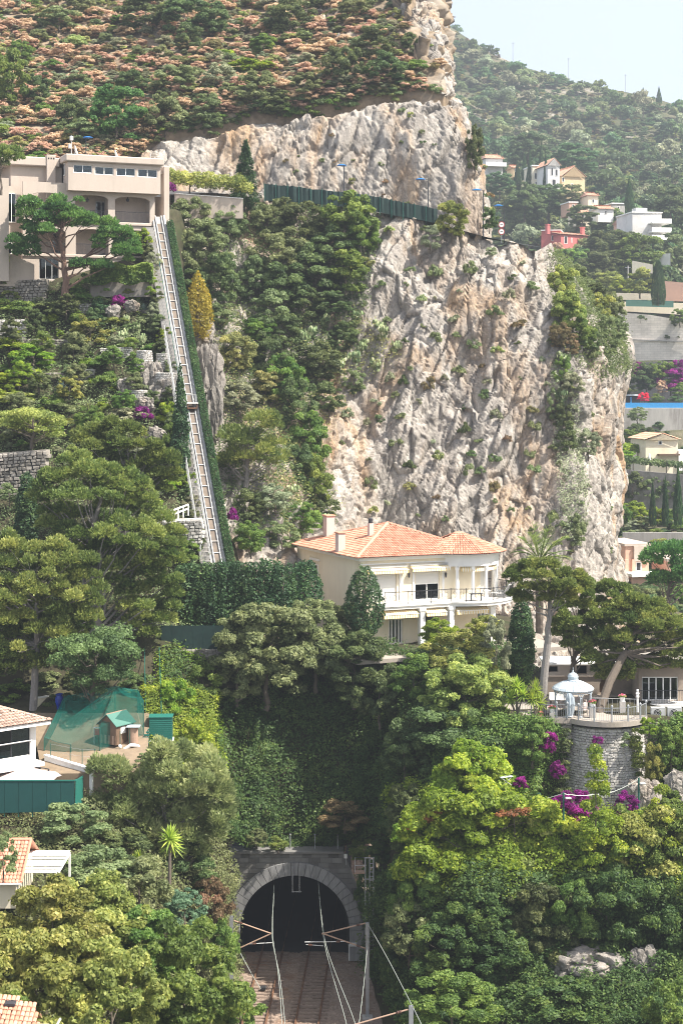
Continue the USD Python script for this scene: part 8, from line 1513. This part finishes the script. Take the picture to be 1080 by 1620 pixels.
# --- left bank below
LB = [('big_tree', 'yellow', 85, 1470, 190, 150, 92, 'wide yellow-green leafy tree right of the small orange-roofed house'), ('big_tree', 'yellow', 150, 1440, 170, 130, 95, 'yellow-green tree with glossy tops behind the wide leafy tree'), ('big_tree', 'yellow', 60, 1555, 230, 170, 85, 'nearest yellow-green tree at the bottom left, above the roof corner'),
      ('big_tree', 'green', 290, 1545, 190, 170, 90, 'fresh green leafy tree at the bottom, left of the tracks'), ('big_tree', 'yellow', 175, 1570, 190, 170, 84, 'yellow-green tree at the bottom between two other trees'), ('tree', 'olive', 150, 1375, 120, 76, 102, 'olive bush right of the white pergola'),
      ('tree', 'olive', 220, 1400, 110, 90, 102, 'olive bush left of the blue-green bush'), ('tree', 'teal', 292, 1437, 70, 60, 104, 'blue-green bush below the yucca trees'), ('tree', 'scrub', 335, 1430, 66, 90, 110, 'tawny overgrown bush hanging left of the tunnel mouth'),
      ('tree', 'green', 350, 1500, 60, 90, 109, 'green bush on the bank beside the left catenary mast'), ('big_tree', 'green', 225, 1490, 130, 110, 95, 'mid green tree under the blue-green bush'), ('tree', 'olive', 5, 1350, 44, 70, 92, 'leafy branch of a tree at the left edge by the orange roof'),
      ('tree', 'green', 380, 1590, 80, 70, 92, 'low bright bush beside the left track at the bottom edge'), ('tree', 'olive', 110, 1300, 110, 60, 107, 'olive bush under the green privacy screen'), ('tree', 'oak', 300, 1370, 90, 80, 111, 'dark ivy-like bush behind the yucca trees'),
      ('tree', 'oak', 190, 1350, 120, 60, 107, 'dark bush under the feathery tree'), ('tree', 'lush', 275, 1120, 70, 90, 122, 'bright green bush right of the garden steps, highest of the row'), ('tree', 'lush', 300, 1180, 70, 80, 119, 'bright green bush beside the green container'), ('tree', 'green', 325, 1080, 60, 70, 125, 'green bush under the dark hedge'),
      ('tree', 'green', 15, 1600, 60, 60, 80, 'leaves of a tree behind the bottom left roof')]
for kd, m, x, y, w, h, D, lb in LB: plant(kd, 'leafy_tree', lb, 'tree', 'left_bank', x, y, w * 1.1, h * 1.12, m, D=D, sink=0.3 if kd == 'big_tree' else 0.06)
for x, y, w, h, lb in [(268, 1350, 62, 100, 'yucca tree with three rosettes under the feathery tree'), (222, 1372, 40, 60, 'smaller yucca left of the tall yucca tree')]: plant('yucca', 'yucca', lb, 'yucca', 'left_bank', x, y, w * 1.5, h, 'yucca', D=106)
cover('left_bank_ivy', 'tangle of creepers covering the bank left of the tracks', 'creeper', 'left_bank', [(-60, 1290), (250, 1225), (345, 1235), (372, 1440), (382, 1620), (-60, 1620)], 52000, 0.2, 'olive', lump=0.8, seed=6)
# --- ravine under the villa
RV = [('big_tree', 'olive', 420, 1025, 170, 150, 127, 'tall silvery olive-green tree below the dark hedge'), ('big_tree', 'olive', 500, 1010, 120, 130, 128.5, 'silvery tree right of the tall olive-green tree'), ('big_tree', 'oak', 560, 1050, 120, 110, 127.5, 'grey-green tree under the villa terrace'),
      ('big_tree', 'olive', 375, 1045, 90, 110, 125.5, 'leftmost grey-green tree under the dark hedge'), ('tree', 'oak', 600, 1095, 80, 90, 125, 'dark grey-green tree at the right rim of the shaded ravine'), ('big_tree', 'yellow', 730, 1042, 120, 84, 124, 'yellow-green tree in front of the villa terrace'),
      ('tree', 'lush', 697, 1000, 60, 44, 127, 'bright shrub directly under the villa balcony'), ('tree', 'yellow', 768, 995, 56, 44, 127, 'bright leafy bush under the rounded villa corner'), ('tree', 'sage', 785, 1020, 50, 90, 124, 'thin tawny tree at the right end of the villa'),
      ('big_tree', 'yellow', 735, 1105, 150, 130, 120, 'large yellow-green tree between ravine and gazebo'), ('big_tree', 'oak', 715, 1165, 150, 110, 118.5, 'leafy tree below the large yellow-green tree'), ('big_tree', 'lush', 748, 1228, 100, 90, 114, 'bright green tree above the creeper-covered slope'),
      ('tree', 'green', 655, 1070, 80, 70, 124, 'dark green tree below the terrace of the villa'), ('tree', 'olive', 560, 985, 80, 60, 130, 'bush at the foot of the villa cypress'), ('tree', 'oak', 640, 1180, 80, 90, 119, 'dark bush at the right side of the ravine'), ('tree', 'scrub', 545, 1290, 80, 44, 122.5, 'brown dead-looking bush above the tunnel'), ('tree', 'oak', 640, 1285, 80, 90, 117, 'dark bush right above the tunnel ladder'),
      ('tree', 'yellow', 440, 1335, 30, 24, 122.8, 'small yellow-green weed on top of the tunnel portal'), ('tree', 'olive', 405, 1325, 36, 26, 122.8, 'olive weed on the left end of the tunnel portal'), ('tree', 'green', 575, 1345, 50, 34, 122.4, 'green creeper tuft on the right end of the tunnel portal')]
for kd, m, x, y, w, h, D, lb in RV: plant(kd, 'ravine_tree', lb, 'tree', 'ravine_slope', x, y, w * 1.1, h * 1.12, m, D=D)
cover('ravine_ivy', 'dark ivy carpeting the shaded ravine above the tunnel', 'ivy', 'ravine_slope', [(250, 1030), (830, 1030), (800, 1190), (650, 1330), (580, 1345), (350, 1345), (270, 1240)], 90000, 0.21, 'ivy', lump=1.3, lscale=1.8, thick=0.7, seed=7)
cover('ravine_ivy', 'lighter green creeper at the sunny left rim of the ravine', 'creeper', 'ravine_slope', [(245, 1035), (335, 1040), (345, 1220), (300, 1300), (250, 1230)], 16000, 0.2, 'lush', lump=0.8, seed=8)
# hedge of cypresses beside the bottom of the funicular
for i, x in enumerate(np.linspace(296, 446, 8)):
    column_tree('hedge_cypress', ['leftmost', 'second', 'third', 'fourth', 'fifth', 'sixth', 'seventh', 'rightmost'][i] + ' dark cypress of the tall hedge' + ('' if i in (0, 7) else ', counted from its left end'), 'cypress', x, 1000, 52, 114 + rg.uniform(-4, 3), 130.5, 'cypress', 'cypresses of the tall hedge', seed=80 + i, blunt=0.2, n=8500)
column_tree('clipped_cypress', 'broad dark cypress between tall hedge and villa', 'cypress', 482, 976, 60, 92, 132, 'cypress', seed=91, blunt=0.45, n=11000)
column_tree('clipped_cypress', 'dark blunt cypress in front of the villa corner', 'cypress', 576, 994, 64, 100, 128.5, 'cypress', seed=92, blunt=0.6, n=11000)
column_tree('tall_cypress', 'tall dark cypress right of the villa behind the pale pine trunk', 'cypress', 824, 1085, 48, 160, 127, 'cypress', seed=93, blunt=0.6, n=11000)
# --- right bank
hero('pine_pale_trunk', 'pine with pale forked trunk left of the gazebo', 'tree', P(857, 1130, 120.5), None, 121, 'pine', poly=[(806, 905), (830, 890), (870, 893), (905, 905), (928, 930), (905, 948), (870, 948), (840, 955), (815, 945)], gap=16, n=17000, L=0.24, W=0.08, cr=(0.4, 0.7), trunk_r=0.32, trunk_mid=P(866, 1018, 121), trunk_top=P(868, 930, 121), bark=BARK_GREY, seed=31, limbs_n=22)
hero('right_pine', 'dense pine behind the gazebo, middle of the three right-hand pines', 'tree', P(894, 1100, 125), None, 125, 'pine', poly=[(880, 960), (905, 925), (945, 922), (988, 935), (994, 965), (962, 988), (952, 1018), (915, 1030), (882, 1012), (876, 985)], gap=16, n=24000, L=0.24, W=0.08, cr=(0.4, 0.7), trunk_r=0.22, seed=32, bark=BARK)
hero('leaning_right_pine', 'pine with leaning trunk in front of the right-hand house', 'tree', P(946, 1122, 121), None, 124, 'pine', poly=[(922, 1022), (958, 995), (962, 962), (1000, 945), (1050, 960), (1095, 980), (1120, 1040), (1060, 1062), (1012, 1052), (985, 1075), (940, 1070)], gap=16, n=36000, L=0.24, W=0.08, cr=(0.42, 0.75), trunk_r=0.34, trunk_mid=P(984, 1040, 123), trunk_top=P(1015, 975, 124), seed=33, bark=BARK, limbs_n=40)
hero('far_right_pine', 'pine cut by the right edge in front of the salmon-coloured house', 'tree', P(1050, 990, 160), [(1040, 880, 26, 20), (1070, 868, 26, 22), (1045, 918, 22, 16), (1090, 900, 30, 30)], 160, 'stone_pine', n=11000, L=0.36, W=0.1, clumps=36, cr=(0.7, 1.1), trunk_r=0.25, seed=34, bark=BARK)
plant('palm', 'palm_tree', 'palm tree behind the pine with the pale trunk', 'palm', 'right_bank', 853, 893, 128, 184, 'palm', D=139)
RB = [('big_tree', 'ivy', 765, 1440, 130, 110, 108.6, 'dark bush in the shade under the bright crown right of the tunnel'), ('big_tree', 'oak', 855, 1450, 120, 120, 108, 'dark olive tree in the middle of the shaded slope'), ('tree', 'ivy', 790, 1485, 80, 76, 107.6, 'dark bush above and left of the pale rock outcrops'), ('big_tree', 'green', 905, 1440, 90, 100, 107.8, 'mid green tree hanging down the shaded slope'), ('big_tree', 'ivy', 668, 1395, 110, 140, 115.0, 'dark tree directly right of the tunnel ladder'), ('big_tree', 'ivy', 655, 1515, 110, 120, 111.5, 'dark tree low on the right bank beside the tall mast'), ('big_tree', 'oak', 655, 1318, 90, 90, 117.5, 'dark tree above the tunnel ladder'), ('big_tree', 'lush', 690, 1320, 140, 110, 114, 'leftmost bright green tree of the overgrown slope right of the tunnel'), ('big_tree', 'lush', 760, 1300, 150, 100, 113, 'bright green tree at the crest of the overgrown slope'), ('big_tree', 'yellow', 830, 1330, 130, 110, 111.5, 'yellow-green tree in the middle of the overgrown slope'),  # ivy-leaf trees low on this slope carry shade in a darker leaf colour
      ('big_tree', 'lush', 905, 1345, 130, 110, 111, 'bright green tree below the magenta bougainvillea'), ('big_tree', 'green', 985, 1350, 130, 120, 110.5, 'mid green tree right of the vine column'), ('big_tree', 'green', 1060, 1330, 120, 120, 110.5, 'green tree at the right edge of the overgrown slope'),
      ('big_tree', 'green', 670, 1390, 110, 110, 111, 'green tree hanging over the ladder of the tunnel'), ('big_tree', 'ivy', 960, 1430, 150, 120, 108, 'dark tree above the pale rock outcrops'), ('big_tree', 'ivy', 1055, 1440, 130, 130, 108, 'dark tree at the right edge above the rock outcrops'), ('tree', 'olive', 648, 1470, 80, 100, 110, 'pale feathery bush in the shade right of the tunnel'),
      ('tree', 'ivy', 700, 1500, 110, 100, 107.5, 'dark bush low on the shaded slope'), ('big_tree', 'green', 715, 1590, 150, 90, 95, 'sunlit bush at the bottom edge right of the mast'), ('tree', 'green', 1060, 1590, 80, 90, 95, 'sunlit bush at the bottom right corner'),
      ('tree', 'ivy', 800, 1530, 110, 90, 106, 'dark bush left of the pale rock outcrops'), ('tree', 'ivy', 900, 1590, 130, 70, 103, 'dark bush below the pale rock outcrops'), 
      ('tree', 'green', 842, 1170, 70, 70, 117, 'green bush left of the round retaining wall'), ('tree', 'lush', 1025, 1150, 30, 28, 117.2, 'round bright bush at the right end of the retaining wall'), ('tree', 'green', 1062, 1180, 50, 60, 117, 'dark round bush right of the retaining wall'),
      ('tree', 'yellow', 1035, 1210, 36, 70, 116.5, 'yellowish creeper bush at the right end of the retaining wall'), ('tree', 'green', 1050, 1270, 60, 50, 115.5, 'bush on the rocks right of the retaining wall'), ('tree', 'lush', 815, 1245, 34, 34, 114.5, 'bright bush beside the small garden table'),
      ('tree', 'teal', 850, 1275, 40, 36, 114, 'grey-green bush left of the magenta bougainvillea')]
for kd, m, x, y, w, h, D, lb in RB: plant(kd, 'slope_tree', lb, 'tree', 'right_bank', x, y, w * 1.1, h * 1.12, m, D=D, sink=0.25 if kd == 'big_tree' else 0.06)
hero('vine_covered_pole', 'bright vine growing up a tall pole in front of the round retaining wall', 'vine', P(948, 1400, 109), [(948, 1345, 44, 30), (951, 1308, 34, 24), (944, 1280, 27, 20), (948, 1254, 22, 18), (942, 1231, 17, 16), (946, 1210, 12, 14), (942, 1190, 7, 14)], 108.6, 'lush', n=9000, L=0.17, W=0.11, style='broad', clumps=46, cr=(0.22, 0.5), trunk_top=P(943, 1185, 108.6), trunk_r=0.06, seed=41, depth=0.5, flat=1.1, limbs_n=8)
hero('vine_covered_pole', 'shorter dark vine column right of the tall vine', 'vine', P(980, 1400, 110.6), [(980, 1355, 20, 20), (981, 1325, 15, 18), (979, 1300, 10, 14), (980, 1284, 6, 10)], 110.6, 'green', n=4000, L=0.17, W=0.11, style='broad', clumps=24, cr=(0.2, 0.42), trunk_r=0.05, seed=42, flat=1.1, limbs_n=5)
hero('vine_covered_pole', 'vine-smothered column near the right edge of the overgrown slope', 'vine', P(1048, 1400, 110.4), [(1046, 1350, 34, 26), (1050, 1312, 28, 24), (1042, 1280, 18, 18), (1046, 1256, 10, 14)], 110.4, 'lush', n=7000, L=0.17, W=0.11, style='broad', clumps=40, cr=(0.22, 0.5), trunk_r=0.06, seed=43, flat=1.1, limbs_n=6)
for x, y, w, h, D, lb in [(905, 1274, 76, 54, 112.2, 'large deep magenta bougainvillea at the foot of the retaining wall'), (990, 1272, 40, 44, 112.3, 'magenta bougainvillea right of the tall vine'), (868, 1180, 34, 56, 116.4, 'bougainvillea hanging at the left end of the retaining wall'), (882, 1222, 30, 46, 115.8, 'magenta bougainvillea beside the base of the retaining wall'), (945, 1172, 18, 26, 117.0, 'small pink bougainvillea on the face of the retaining wall'), (822, 1240, 30, 30, 114, 'pink bougainvillea beside the bright bush on the right slope')]:
    plant('tree' if w > 36 else 'shrub', 'bougainvillea', lb, 'bush', 'right_bank', x, y, w, h, 'magenta', D=D)
for x, y, h, lb in [(817, 1105, 80, 'left yucca tree beside the gazebo terrace'), (848, 1112, 86, 'right yucca tree beside the pale pine trunk')]: plant('yucca', 'yucca', lb, 'yucca', 'right_bank', x, y, 60, h, 'yucca', D=118.6)
cover('slope_creepers', 'bright creepers covering the slope right of the tunnel', 'creeper', 'right_bank', [(625, 1240), (700, 1250), (800, 1275), (1200, 1290), (1200, 1420), (640, 1420)], 56000, 0.22, 'lush', lump=1.3, lscale=2.0, seed=9)
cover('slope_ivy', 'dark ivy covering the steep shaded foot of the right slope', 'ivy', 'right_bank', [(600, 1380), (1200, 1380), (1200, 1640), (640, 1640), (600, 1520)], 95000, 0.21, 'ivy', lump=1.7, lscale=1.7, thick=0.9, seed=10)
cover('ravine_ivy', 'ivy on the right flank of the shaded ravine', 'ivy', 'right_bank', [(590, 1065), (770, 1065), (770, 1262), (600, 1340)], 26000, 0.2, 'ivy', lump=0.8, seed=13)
cover('steps_creeper', 'bright creeper beside the garden steps', 'creeper', 'left_bank', [(226, 1080), (345, 1100), (350, 1240), (236, 1232)], 16000, 0.2, 'lush', lump=0.8, seed=14)
plant('tree', 'portal_ivy', 'ivy mass on the right wing of the tunnel portal', 'ivy', 'right_bank', 588, 1408, 60, 110, 'ivy', D=121.6)
cover('terrace_creepers', 'green creepers beside the retaining wall', 'creeper', 'right_bank', [(690, 1135), (895, 1140), (900, 1300), (690, 1260)], 30000, 0.18, 'green', lump=0.7, seed=11)
cover('terrace_creepers', 'creepers at the right end of the retaining wall', 'creeper', 'right_bank', [(1015, 1140), (1200, 1150), (1200, 1300), (1025, 1300)], 20000, 0.18, 'green', lump=0.7, seed=12)
# --- the far hillside
cover('shoulder_scrub', 'mixed green scrub covering the right shoulder of the cliff', 'scrub', 'cliff', [(864, 398), (905, 425), (985, 470), (990, 585), (945, 600), (895, 570), (868, 470)], 42000, 0.24, 'oak', lump=1.3, lscale=1.5, thick=0.7, seed=21)
cover('shoulder_scrub', 'sparse scrub in the gullies of the right cliff face', 'scrub', 'cliff', [(872, 560), (905, 580), (915, 720), (930, 780), (915, 860), (890, 850), (880, 720)], 5000, 0.22, 'sage', lump=0.8, lscale=1.5, seed=22)
for m, x, y, w, h in [('green', 875, 440, 44, 50), ('olive', 905, 440, 50, 44), ('yellow', 915, 470, 56, 60), ('oak', 940, 470, 50, 44), ('yellow', 895, 490, 50, 60), ('olive', 945, 500, 56, 60), ('olive', 968, 490, 40, 50), ('green', 920, 530, 44, 50), ('oak', 955, 540, 44, 44), ('olive', 978, 520, 30, 40), ('scrub', 885, 530, 36, 40), ('olive', 935, 565, 40, 36), ('green', 890, 590, 30, 50), ('sage', 905, 610, 36, 40), ('oak', 890, 660, 30, 40)]:
    plant('tree', 'ridge_tree', where(SIZE(w) + {'yellow': ' yellow-green tree', 'olive': ' grey-green bush', 'green': ' mid green bush', 'oak': ' dark bush', 'scrub': ' tawny bush', 'sage': ' sage bush'}[m], x, y), 'bush', 'cliff', x, y, w * 1.15, h * 1.15, m, 'plants on the right shoulder of the cliff')
FP = [(660, 20), (700, 35), (800, 100), (900, 132), (1000, 155), (1140, 185), (1140, 480), (960, 470), (760, 320), (700, 180)]
for x, y in spaced(FP, 250, 15, rg):
    d = SHEETS['far_hillside'].at(x, y)[1]; k = rg.uniform(5.0, 12.5) * FPX / d; k = k if y < 560 else k * 0.62
    plant('far_tree', 'far_tree', 'hazy green tree on the far hillside', 'tree', 'far_hillside', x, y, k, k * rg.uniform(0.8, 1.1), ['far_green', 'far_green', 'oak', 'olive', 'sage'][rg.integers(5)], 'trees on the far hillside')
FX = [(540, -70), (680, 25), (800, 102), (900, 134), (1000, 157), (1140, 187), (1380, 270), (1380, 480), (700, 480), (560, 400)]
pt = sample_poly(FX, 6800, rg)
scatter_stuff('far_scrub', 'hazy green scrub on the far hillside', 'scrub', 'far_hillside', pt[:3400], (2.6, 6.0), 'far_green', seed=5)
scatter_stuff('far_scrub', 'tawny dry scrub on the far hillside', 'scrub', 'far_hillside', pt[4600:], (1.8, 4.2), 'scrub', seed=6)
for x, y, w, h, D, lb in [(818, 276, 13, 44, 372, 'slim far cypress left of the white villas'), (829, 262, 10, 40, 376, 'shorter slim far cypress beside the left far cypress'), (838, 268, 13, 56, 368, 'tall slim far cypress left of the twin villas'), (856, 250, 10, 52, 380, 'dark far cypress above the twin villas'), (863, 272, 10, 66, 364, 'slim far cypress in front of the twin villas'), (995, 305, 16, 48, 340, 'lone far cypress above the white modern house'), (1041, 445, 24, 66, 296, 'thick clipped cypress above the tall retaining wall'), (1017, 148, 9, 20, 500, 'tiny conifer on the skyline'), (1042, 150, 10, 26, 498, 'second tiny conifer on the skyline'),
                         (1032, 795, 12, 66, 236, 'slim cypress against the shaded garden wall'), (1052, 790, 12, 70, 236, 'slim cypress right of the other garden wall cypress'), (1072, 780, 16, 90, 234, 'slim cypress near the right edge by the garden wall')]:
    plant('spire' if w < 20 else 'blunt_column', 'far_cypress', lb, 'cypress', 'far_hillside', x, y, w, h, 'cypress', D=D)
for m, x, y, w, h, D, lb in [('yellow', 1012, 445, 50, 46, 297, 'yellow bush left of the thick clipped cypress'), ('crimson', 1019, 628, 22, 16, 283, 'red flowering bush beside the pool'), ('green', 1040, 629, 22, 15, 283, 'green ball bush beside the red flowering bush'), ('lush', 1000, 808, 50, 36, 240, 'bright bush below the shaded garden wall'), ('lush', 1040, 815, 40, 30, 240, 'bright round bush below the cypresses'), ('sage', 1005, 832, 40, 22, 236, 'pale flowering bush above the salmon-coloured house'),
                             ('olive', 1008, 655, 34, 26, 280, 'olive tree in front of the pool wall'), ('magenta', 1060, 600, 50, 44, 288, 'magenta bougainvillea on the wall under the tall retaining wall'), ('oak', 1010, 590, 60, 40, 288, 'dark creeper on the wall left of the bougainvillea'), ('magenta', 995, 578, 24, 22, 287.5, 'dim pink bougainvillea behind the cliff edge'), ('green', 1055, 590, 40, 40, 288, 'green climber between the bougainvilleas'),
                             ('lush', 1000, 712, 50, 26, 268, 'bright hedge bush left of the cream house'), ('oak', 1020, 690, 40, 30, 274, 'dark bush behind the cream house'), ('rust', 880, 395, 30, 26, 330, 'orange bush left of the pink house'), ('lush', 905, 425, 40, 40, 322, 'bright tree below the pink house'), ('green', 960, 350, 70, 50, 352, 'green tree above the pink house'), ('green', 985, 390, 60, 60, 332, 'light green tree right of the pink house')]:
    plant('tree', 'far_bush', lb, 'bush', 'far_hillside', x, y, w, h, m, D=D)

for kd, m, x, y, w, h, D, lb in [('big_tree', 'oak', 985, 395, 90, 70, 322, 'large dark tree below the white modern house'), ('big_tree', 'green', 1010, 405, 90, 80, 318, 'bright tree in front of the white modern house'), ('big_tree', 'olive', 1062, 402, 60, 70, 320, 'grey tree at the right edge below the white modern house'), ('big_tree', 'oak', 950, 385, 60, 50, 326, 'dark tree right of the pink house'), ('big_tree', 'oak', 868, 318, 80, 60, 358, 'dark tree below the tall white villa'), ('big_tree', 'olive', 905, 312, 60, 44, 357, 'tree in front of the ochre villa'), ('big_tree', 'oak', 830, 320, 80, 70, 356, 'dark tree below the slim far cypresses'), ('big_tree', 'far_green', 790, 292, 60, 44, 368, 'tree below the white villa at the cliff edge'), ('big_tree', 'oak', 920, 340, 60, 36, 343, 'dark tree left of the cottages'), ('big_tree', 'green', 905, 418, 90, 60, 322, 'tree below the pink house, left one'), ('big_tree', 'oak', 945, 425, 80, 60, 316, 'tree below the pink house, right one'), ('big_tree', 'far_green', 835, 235, 70, 60, 392, 'large dark tree above the white villa'), ('big_tree', 'far_green', 905, 250, 90, 50, 392, 'large dark tree above the ochre villa'), ('big_tree', 'yellow', 960, 450, 60, 46, 308, 'yellow-green tree left of the upper terrace wall'), ('big_tree', 'far_green', 1060, 320, 70, 60, 345, 'dark tree right above the white modern house')]:
    plant(kd, 'valley_tree', lb, 'tree', 'far_hillside', x, y, w, h, m, D=D)
for m, x, y, w, h, D, lb in [('oak', 95, 1120, 70, 50, 122, 'dark bush added as tree shade beside the blue urn'), ('oak', 70, 1100, 60, 40, 124, 'dark bush added as tree shade behind the big pine trunk'), ('oak', 215, 1090, 60, 60, 123.5, 'dark bush behind the right corner of the netting'), ('green', 20, 1095, 90, 40, 123, 'low bush above the white house roof'), ('olive', 75, 1082, 70, 44, 124.6, 'grey-green bush between the big pine trunk and the round tree'), ('oak', 120, 1080, 60, 40, 124.4, 'dark bush under the round dense tree'), ('oak', 130, 1105, 70, 46, 122.5, 'dark bush added as tree shade behind the green netting'), ('olive', 228, 1210, 50, 40, 113, 'olive bush under the tube slide'), ('olive', 165, 1215, 60, 40, 113.2, 'olive bush in front of the sandy yard'), ('green', 1080, 1140, 40, 30, 119, 'bush under the air conditioners at the right edge')]:  # dark bushes by urn, trunk and netting added in place of tree shade
    plant('tree', 'yard_bush', lb, 'bush', 'left_bank', x, y, w, h, m, D=D)

for i, f_ in enumerate(np.linspace(0.05, 0.95, 26)):
    y = 884 - 532 * f_; x = 344 - 92 * f_ - 27 - 5 * math.sin(i * 2.1); w = 26 + 10 * math.sin(i * 1.7) ** 2
    plant('tree', 'track_side_bush', where(['dark', 'bright', 'grey-green', 'pale'][i % 4] + ' bush beside the track,', x, y), 'bush', 'garden_slope', x, y, w, w * 1.1, ['oak', 'lush', 'olive', 'sage'][i % 4], D=134 + 26.5 * f_ - 0.5)

hero('reddish_bush', 'reddish young foliage at the left end of the bright overgrown slope', 'bush', P(672, 1325, 112), [(668, 1292, 24, 14), (650, 1306, 14, 12), (692, 1284, 14, 8)], 110.9, 'redleaf', n=1500, L=0.17, W=0.10, style='broad', clumps=16, cr=(0.25, 0.45), trunk_r=0.05, seed=51, limbs_n=5)
hero('reddish_bush', 'reddish young foliage at the crest of the bright overgrown slope', 'bush', P(815, 1320, 110.5), [(800, 1290, 22, 9), (828, 1286, 16, 8)], 109.6, 'redleaf', n=1000, L=0.17, W=0.10, style='broad', clumps=12, cr=(0.22, 0.4), trunk_r=0.05, seed=52, limbs_n=5)

hero('hanging_creeper', 'green creeper hanging over the right side of the round bastion', 'creeper', P(1016, 1292, 117.4), [(1006, 1172, 10, 26), (1013, 1215, 12, 30), (1020, 1262, 14, 30)], 117.6, 'yellow', n=5000, L=0.16, W=0.1, style='broad', clumps=34, cr=(0.22, 0.4), trunk_r=0.05, seed=55, limbs_n=6, depth=0.3)
hero('hanging_creeper', 'dark creeper hanging over the left side of the round bastion', 'creeper', P(888, 1292, 117.4), [(893, 1170, 9, 24), (888, 1212, 12, 30), (890, 1258, 14, 28)], 117.6, 'oak', n=5000, L=0.16, W=0.1, style='broad', clumps=34, cr=(0.22, 0.4), trunk_r=0.05, seed=56, limbs_n=6, depth=0.3)
hero('wall_tuft', 'small dark plant tuft high on the face of the round bastion', 'plant', P(985, 1185, 117.0), [(985, 1175, 6, 10), (990, 1165, 5, 6)], 116.9, 'olive', n=500, L=0.12, W=0.08, style='broad', clumps=6, cr=(0.14, 0.25), trunk_r=0.02, seed=57, limbs_n=3, depth=0.2)

pt = sample_poly([(700, 482), (1380, 482), (1380, 1010), (700, 1010)], 1900, rg)
scatter_stuff('terrace_scrub', 'low green planting on the far garden terraces', 'scrub', 'far_hillside', pt, (1.2, 3.0), 'far_green', seed=9)
for i, (m, x, y, w, h, D) in enumerate([('oak', 988, 588, 30, 40, 288), ('magenta', 1008, 584, 34, 26, 288), ('oak', 1022, 600, 40, 44, 288), ('green', 1036, 586, 34, 32, 288), ('magenta', 1070, 585, 40, 34, 288), ('rust', 1048, 612, 24, 24, 287), ('green', 1072, 616, 30, 26, 287), ('oak', 990, 612, 36, 30, 287), ('green', 996, 690, 40, 26, 276), ('oak', 1010, 682, 36, 26, 278), ('lush', 990, 722, 40, 22, 262), ('oak', 1000, 768, 50, 50, 247.5), ('olive', 1030, 770, 40, 44, 247.3), ('oak', 1062, 775, 40, 44, 247), ('green', 985, 815, 36, 36, 243), ('oak', 1015, 830, 40, 30, 236), ('green', 1062, 822, 44, 36, 240), ('olive', 1000, 850, 40, 26, 230), ('green', 1040, 848, 40, 26, 229), ('yellow', 1045, 862, 44, 20, 222), ('oak', 1000, 945, 60, 40, 205), ('olive', 1030, 950, 60, 44, 203), ('green', 1070, 945, 50, 44, 204), ('olive', 1040, 480, 40, 20, 303), ('green', 1075, 500, 34, 30, 298), ('olive', 1066, 462, 40, 22, 306), ('lush', 985, 452, 40, 30, 304)]):
    plant('tree', 'far_terrace_bush', where({'oak': 'dark bush', 'magenta': 'dull magenta bougainvillea', 'green': 'green bush', 'rust': 'reddish climber', 'lush': 'bright bush', 'olive': 'grey-green bush', 'yellow': 'yellowish bush'}[m], x, y), 'bush', 'far_hillside', x, y, w, h, m, D=D)

hero('creeper_mass', 'big loose bright green creeper-hung crown crowning the slope right of the tunnel', 'tree', P(760, 1440, 111), None, 110.6, 'lush', poly=[(636, 1345), (655, 1292), (700, 1262), (760, 1250), (830, 1272), (900, 1300), (935, 1325), (905, 1370), (840, 1395), (760, 1415), (690, 1400), (640, 1385)], gap=24, deep=2.2, n=52000, L=0.26, W=0.15, style='broad', cr=(0.5, 1.15), flat=0.75, trunk_r=0.2, seed=61, limbs_n=30)
hero('creeper_mass', 'loose yellow-green creeper curtain at the right edge of the overgrown slope', 'tree', P(1030, 1440, 110), None, 109.8, 'yellow', poly=[(960, 1350), (985, 1310), (1030, 1290), (1100, 1290), (1120, 1400), (1040, 1420), (980, 1400)], gap=22, deep=2.0, n=24000, L=0.25, W=0.14, style='broad', cr=(0.45, 0.95), flat=0.9, trunk_r=0.15, seed=62, limbs_n=20)
hero('creeper_mass', 'loose bright vine crown between ravine and bougainvillea', 'tree', P(745, 1290, 114), None, 113.6, 'lush', poly=[(700, 1250), (705, 1215), (735, 1185), (770, 1190), (800, 1225), (795, 1255), (750, 1262)], gap=18, deep=1.8, n=16000, L=0.24, W=0.14, style='broad', cr=(0.4, 0.85), flat=0.85, trunk_r=0.15, seed=63, limbs_n=14)

for i, (m, x, y, w) in enumerate((('oak', 20, 520, 44), ('green', 70, 540, 40), ('olive', 125, 592, 44), ('green', 180, 562, 38), ('oak', 150, 503, 38), ('lush', 30, 590, 48), ('olive', 212, 602, 36), ('green', 195, 632, 40), ('oak', 240, 628, 28), ('yellow', 110, 612, 44), ('green', 140, 662, 50), ('olive', 30, 642, 54), ('oak', 62, 602, 40), ('green', 216, 580, 32), ('lush', 180, 700, 44), ('oak', 105, 482, 44), ('yellow', 250, 590, 24), ('green', 270, 640, 26), ('olive', 15, 780, 40), ('green', 60, 775, 40), ('oak', 280, 850, 40), ('green', 300, 870, 44))):
    plant('tree', 'terrace_bush', where(SIZE(w + 30) + {'oak': ' dark bush', 'green': ' green bush', 'olive': ' grey-green bush', 'lush': ' bright bush', 'yellow': ' yellow-green bush'}[m] + ' on the terraces', x, y), 'bush', 'garden_slope', x, y, w, w * 0.9, m, D=SHEETS['garden_slope'].at(x, y + w * 0.45)[1] - 1.2)
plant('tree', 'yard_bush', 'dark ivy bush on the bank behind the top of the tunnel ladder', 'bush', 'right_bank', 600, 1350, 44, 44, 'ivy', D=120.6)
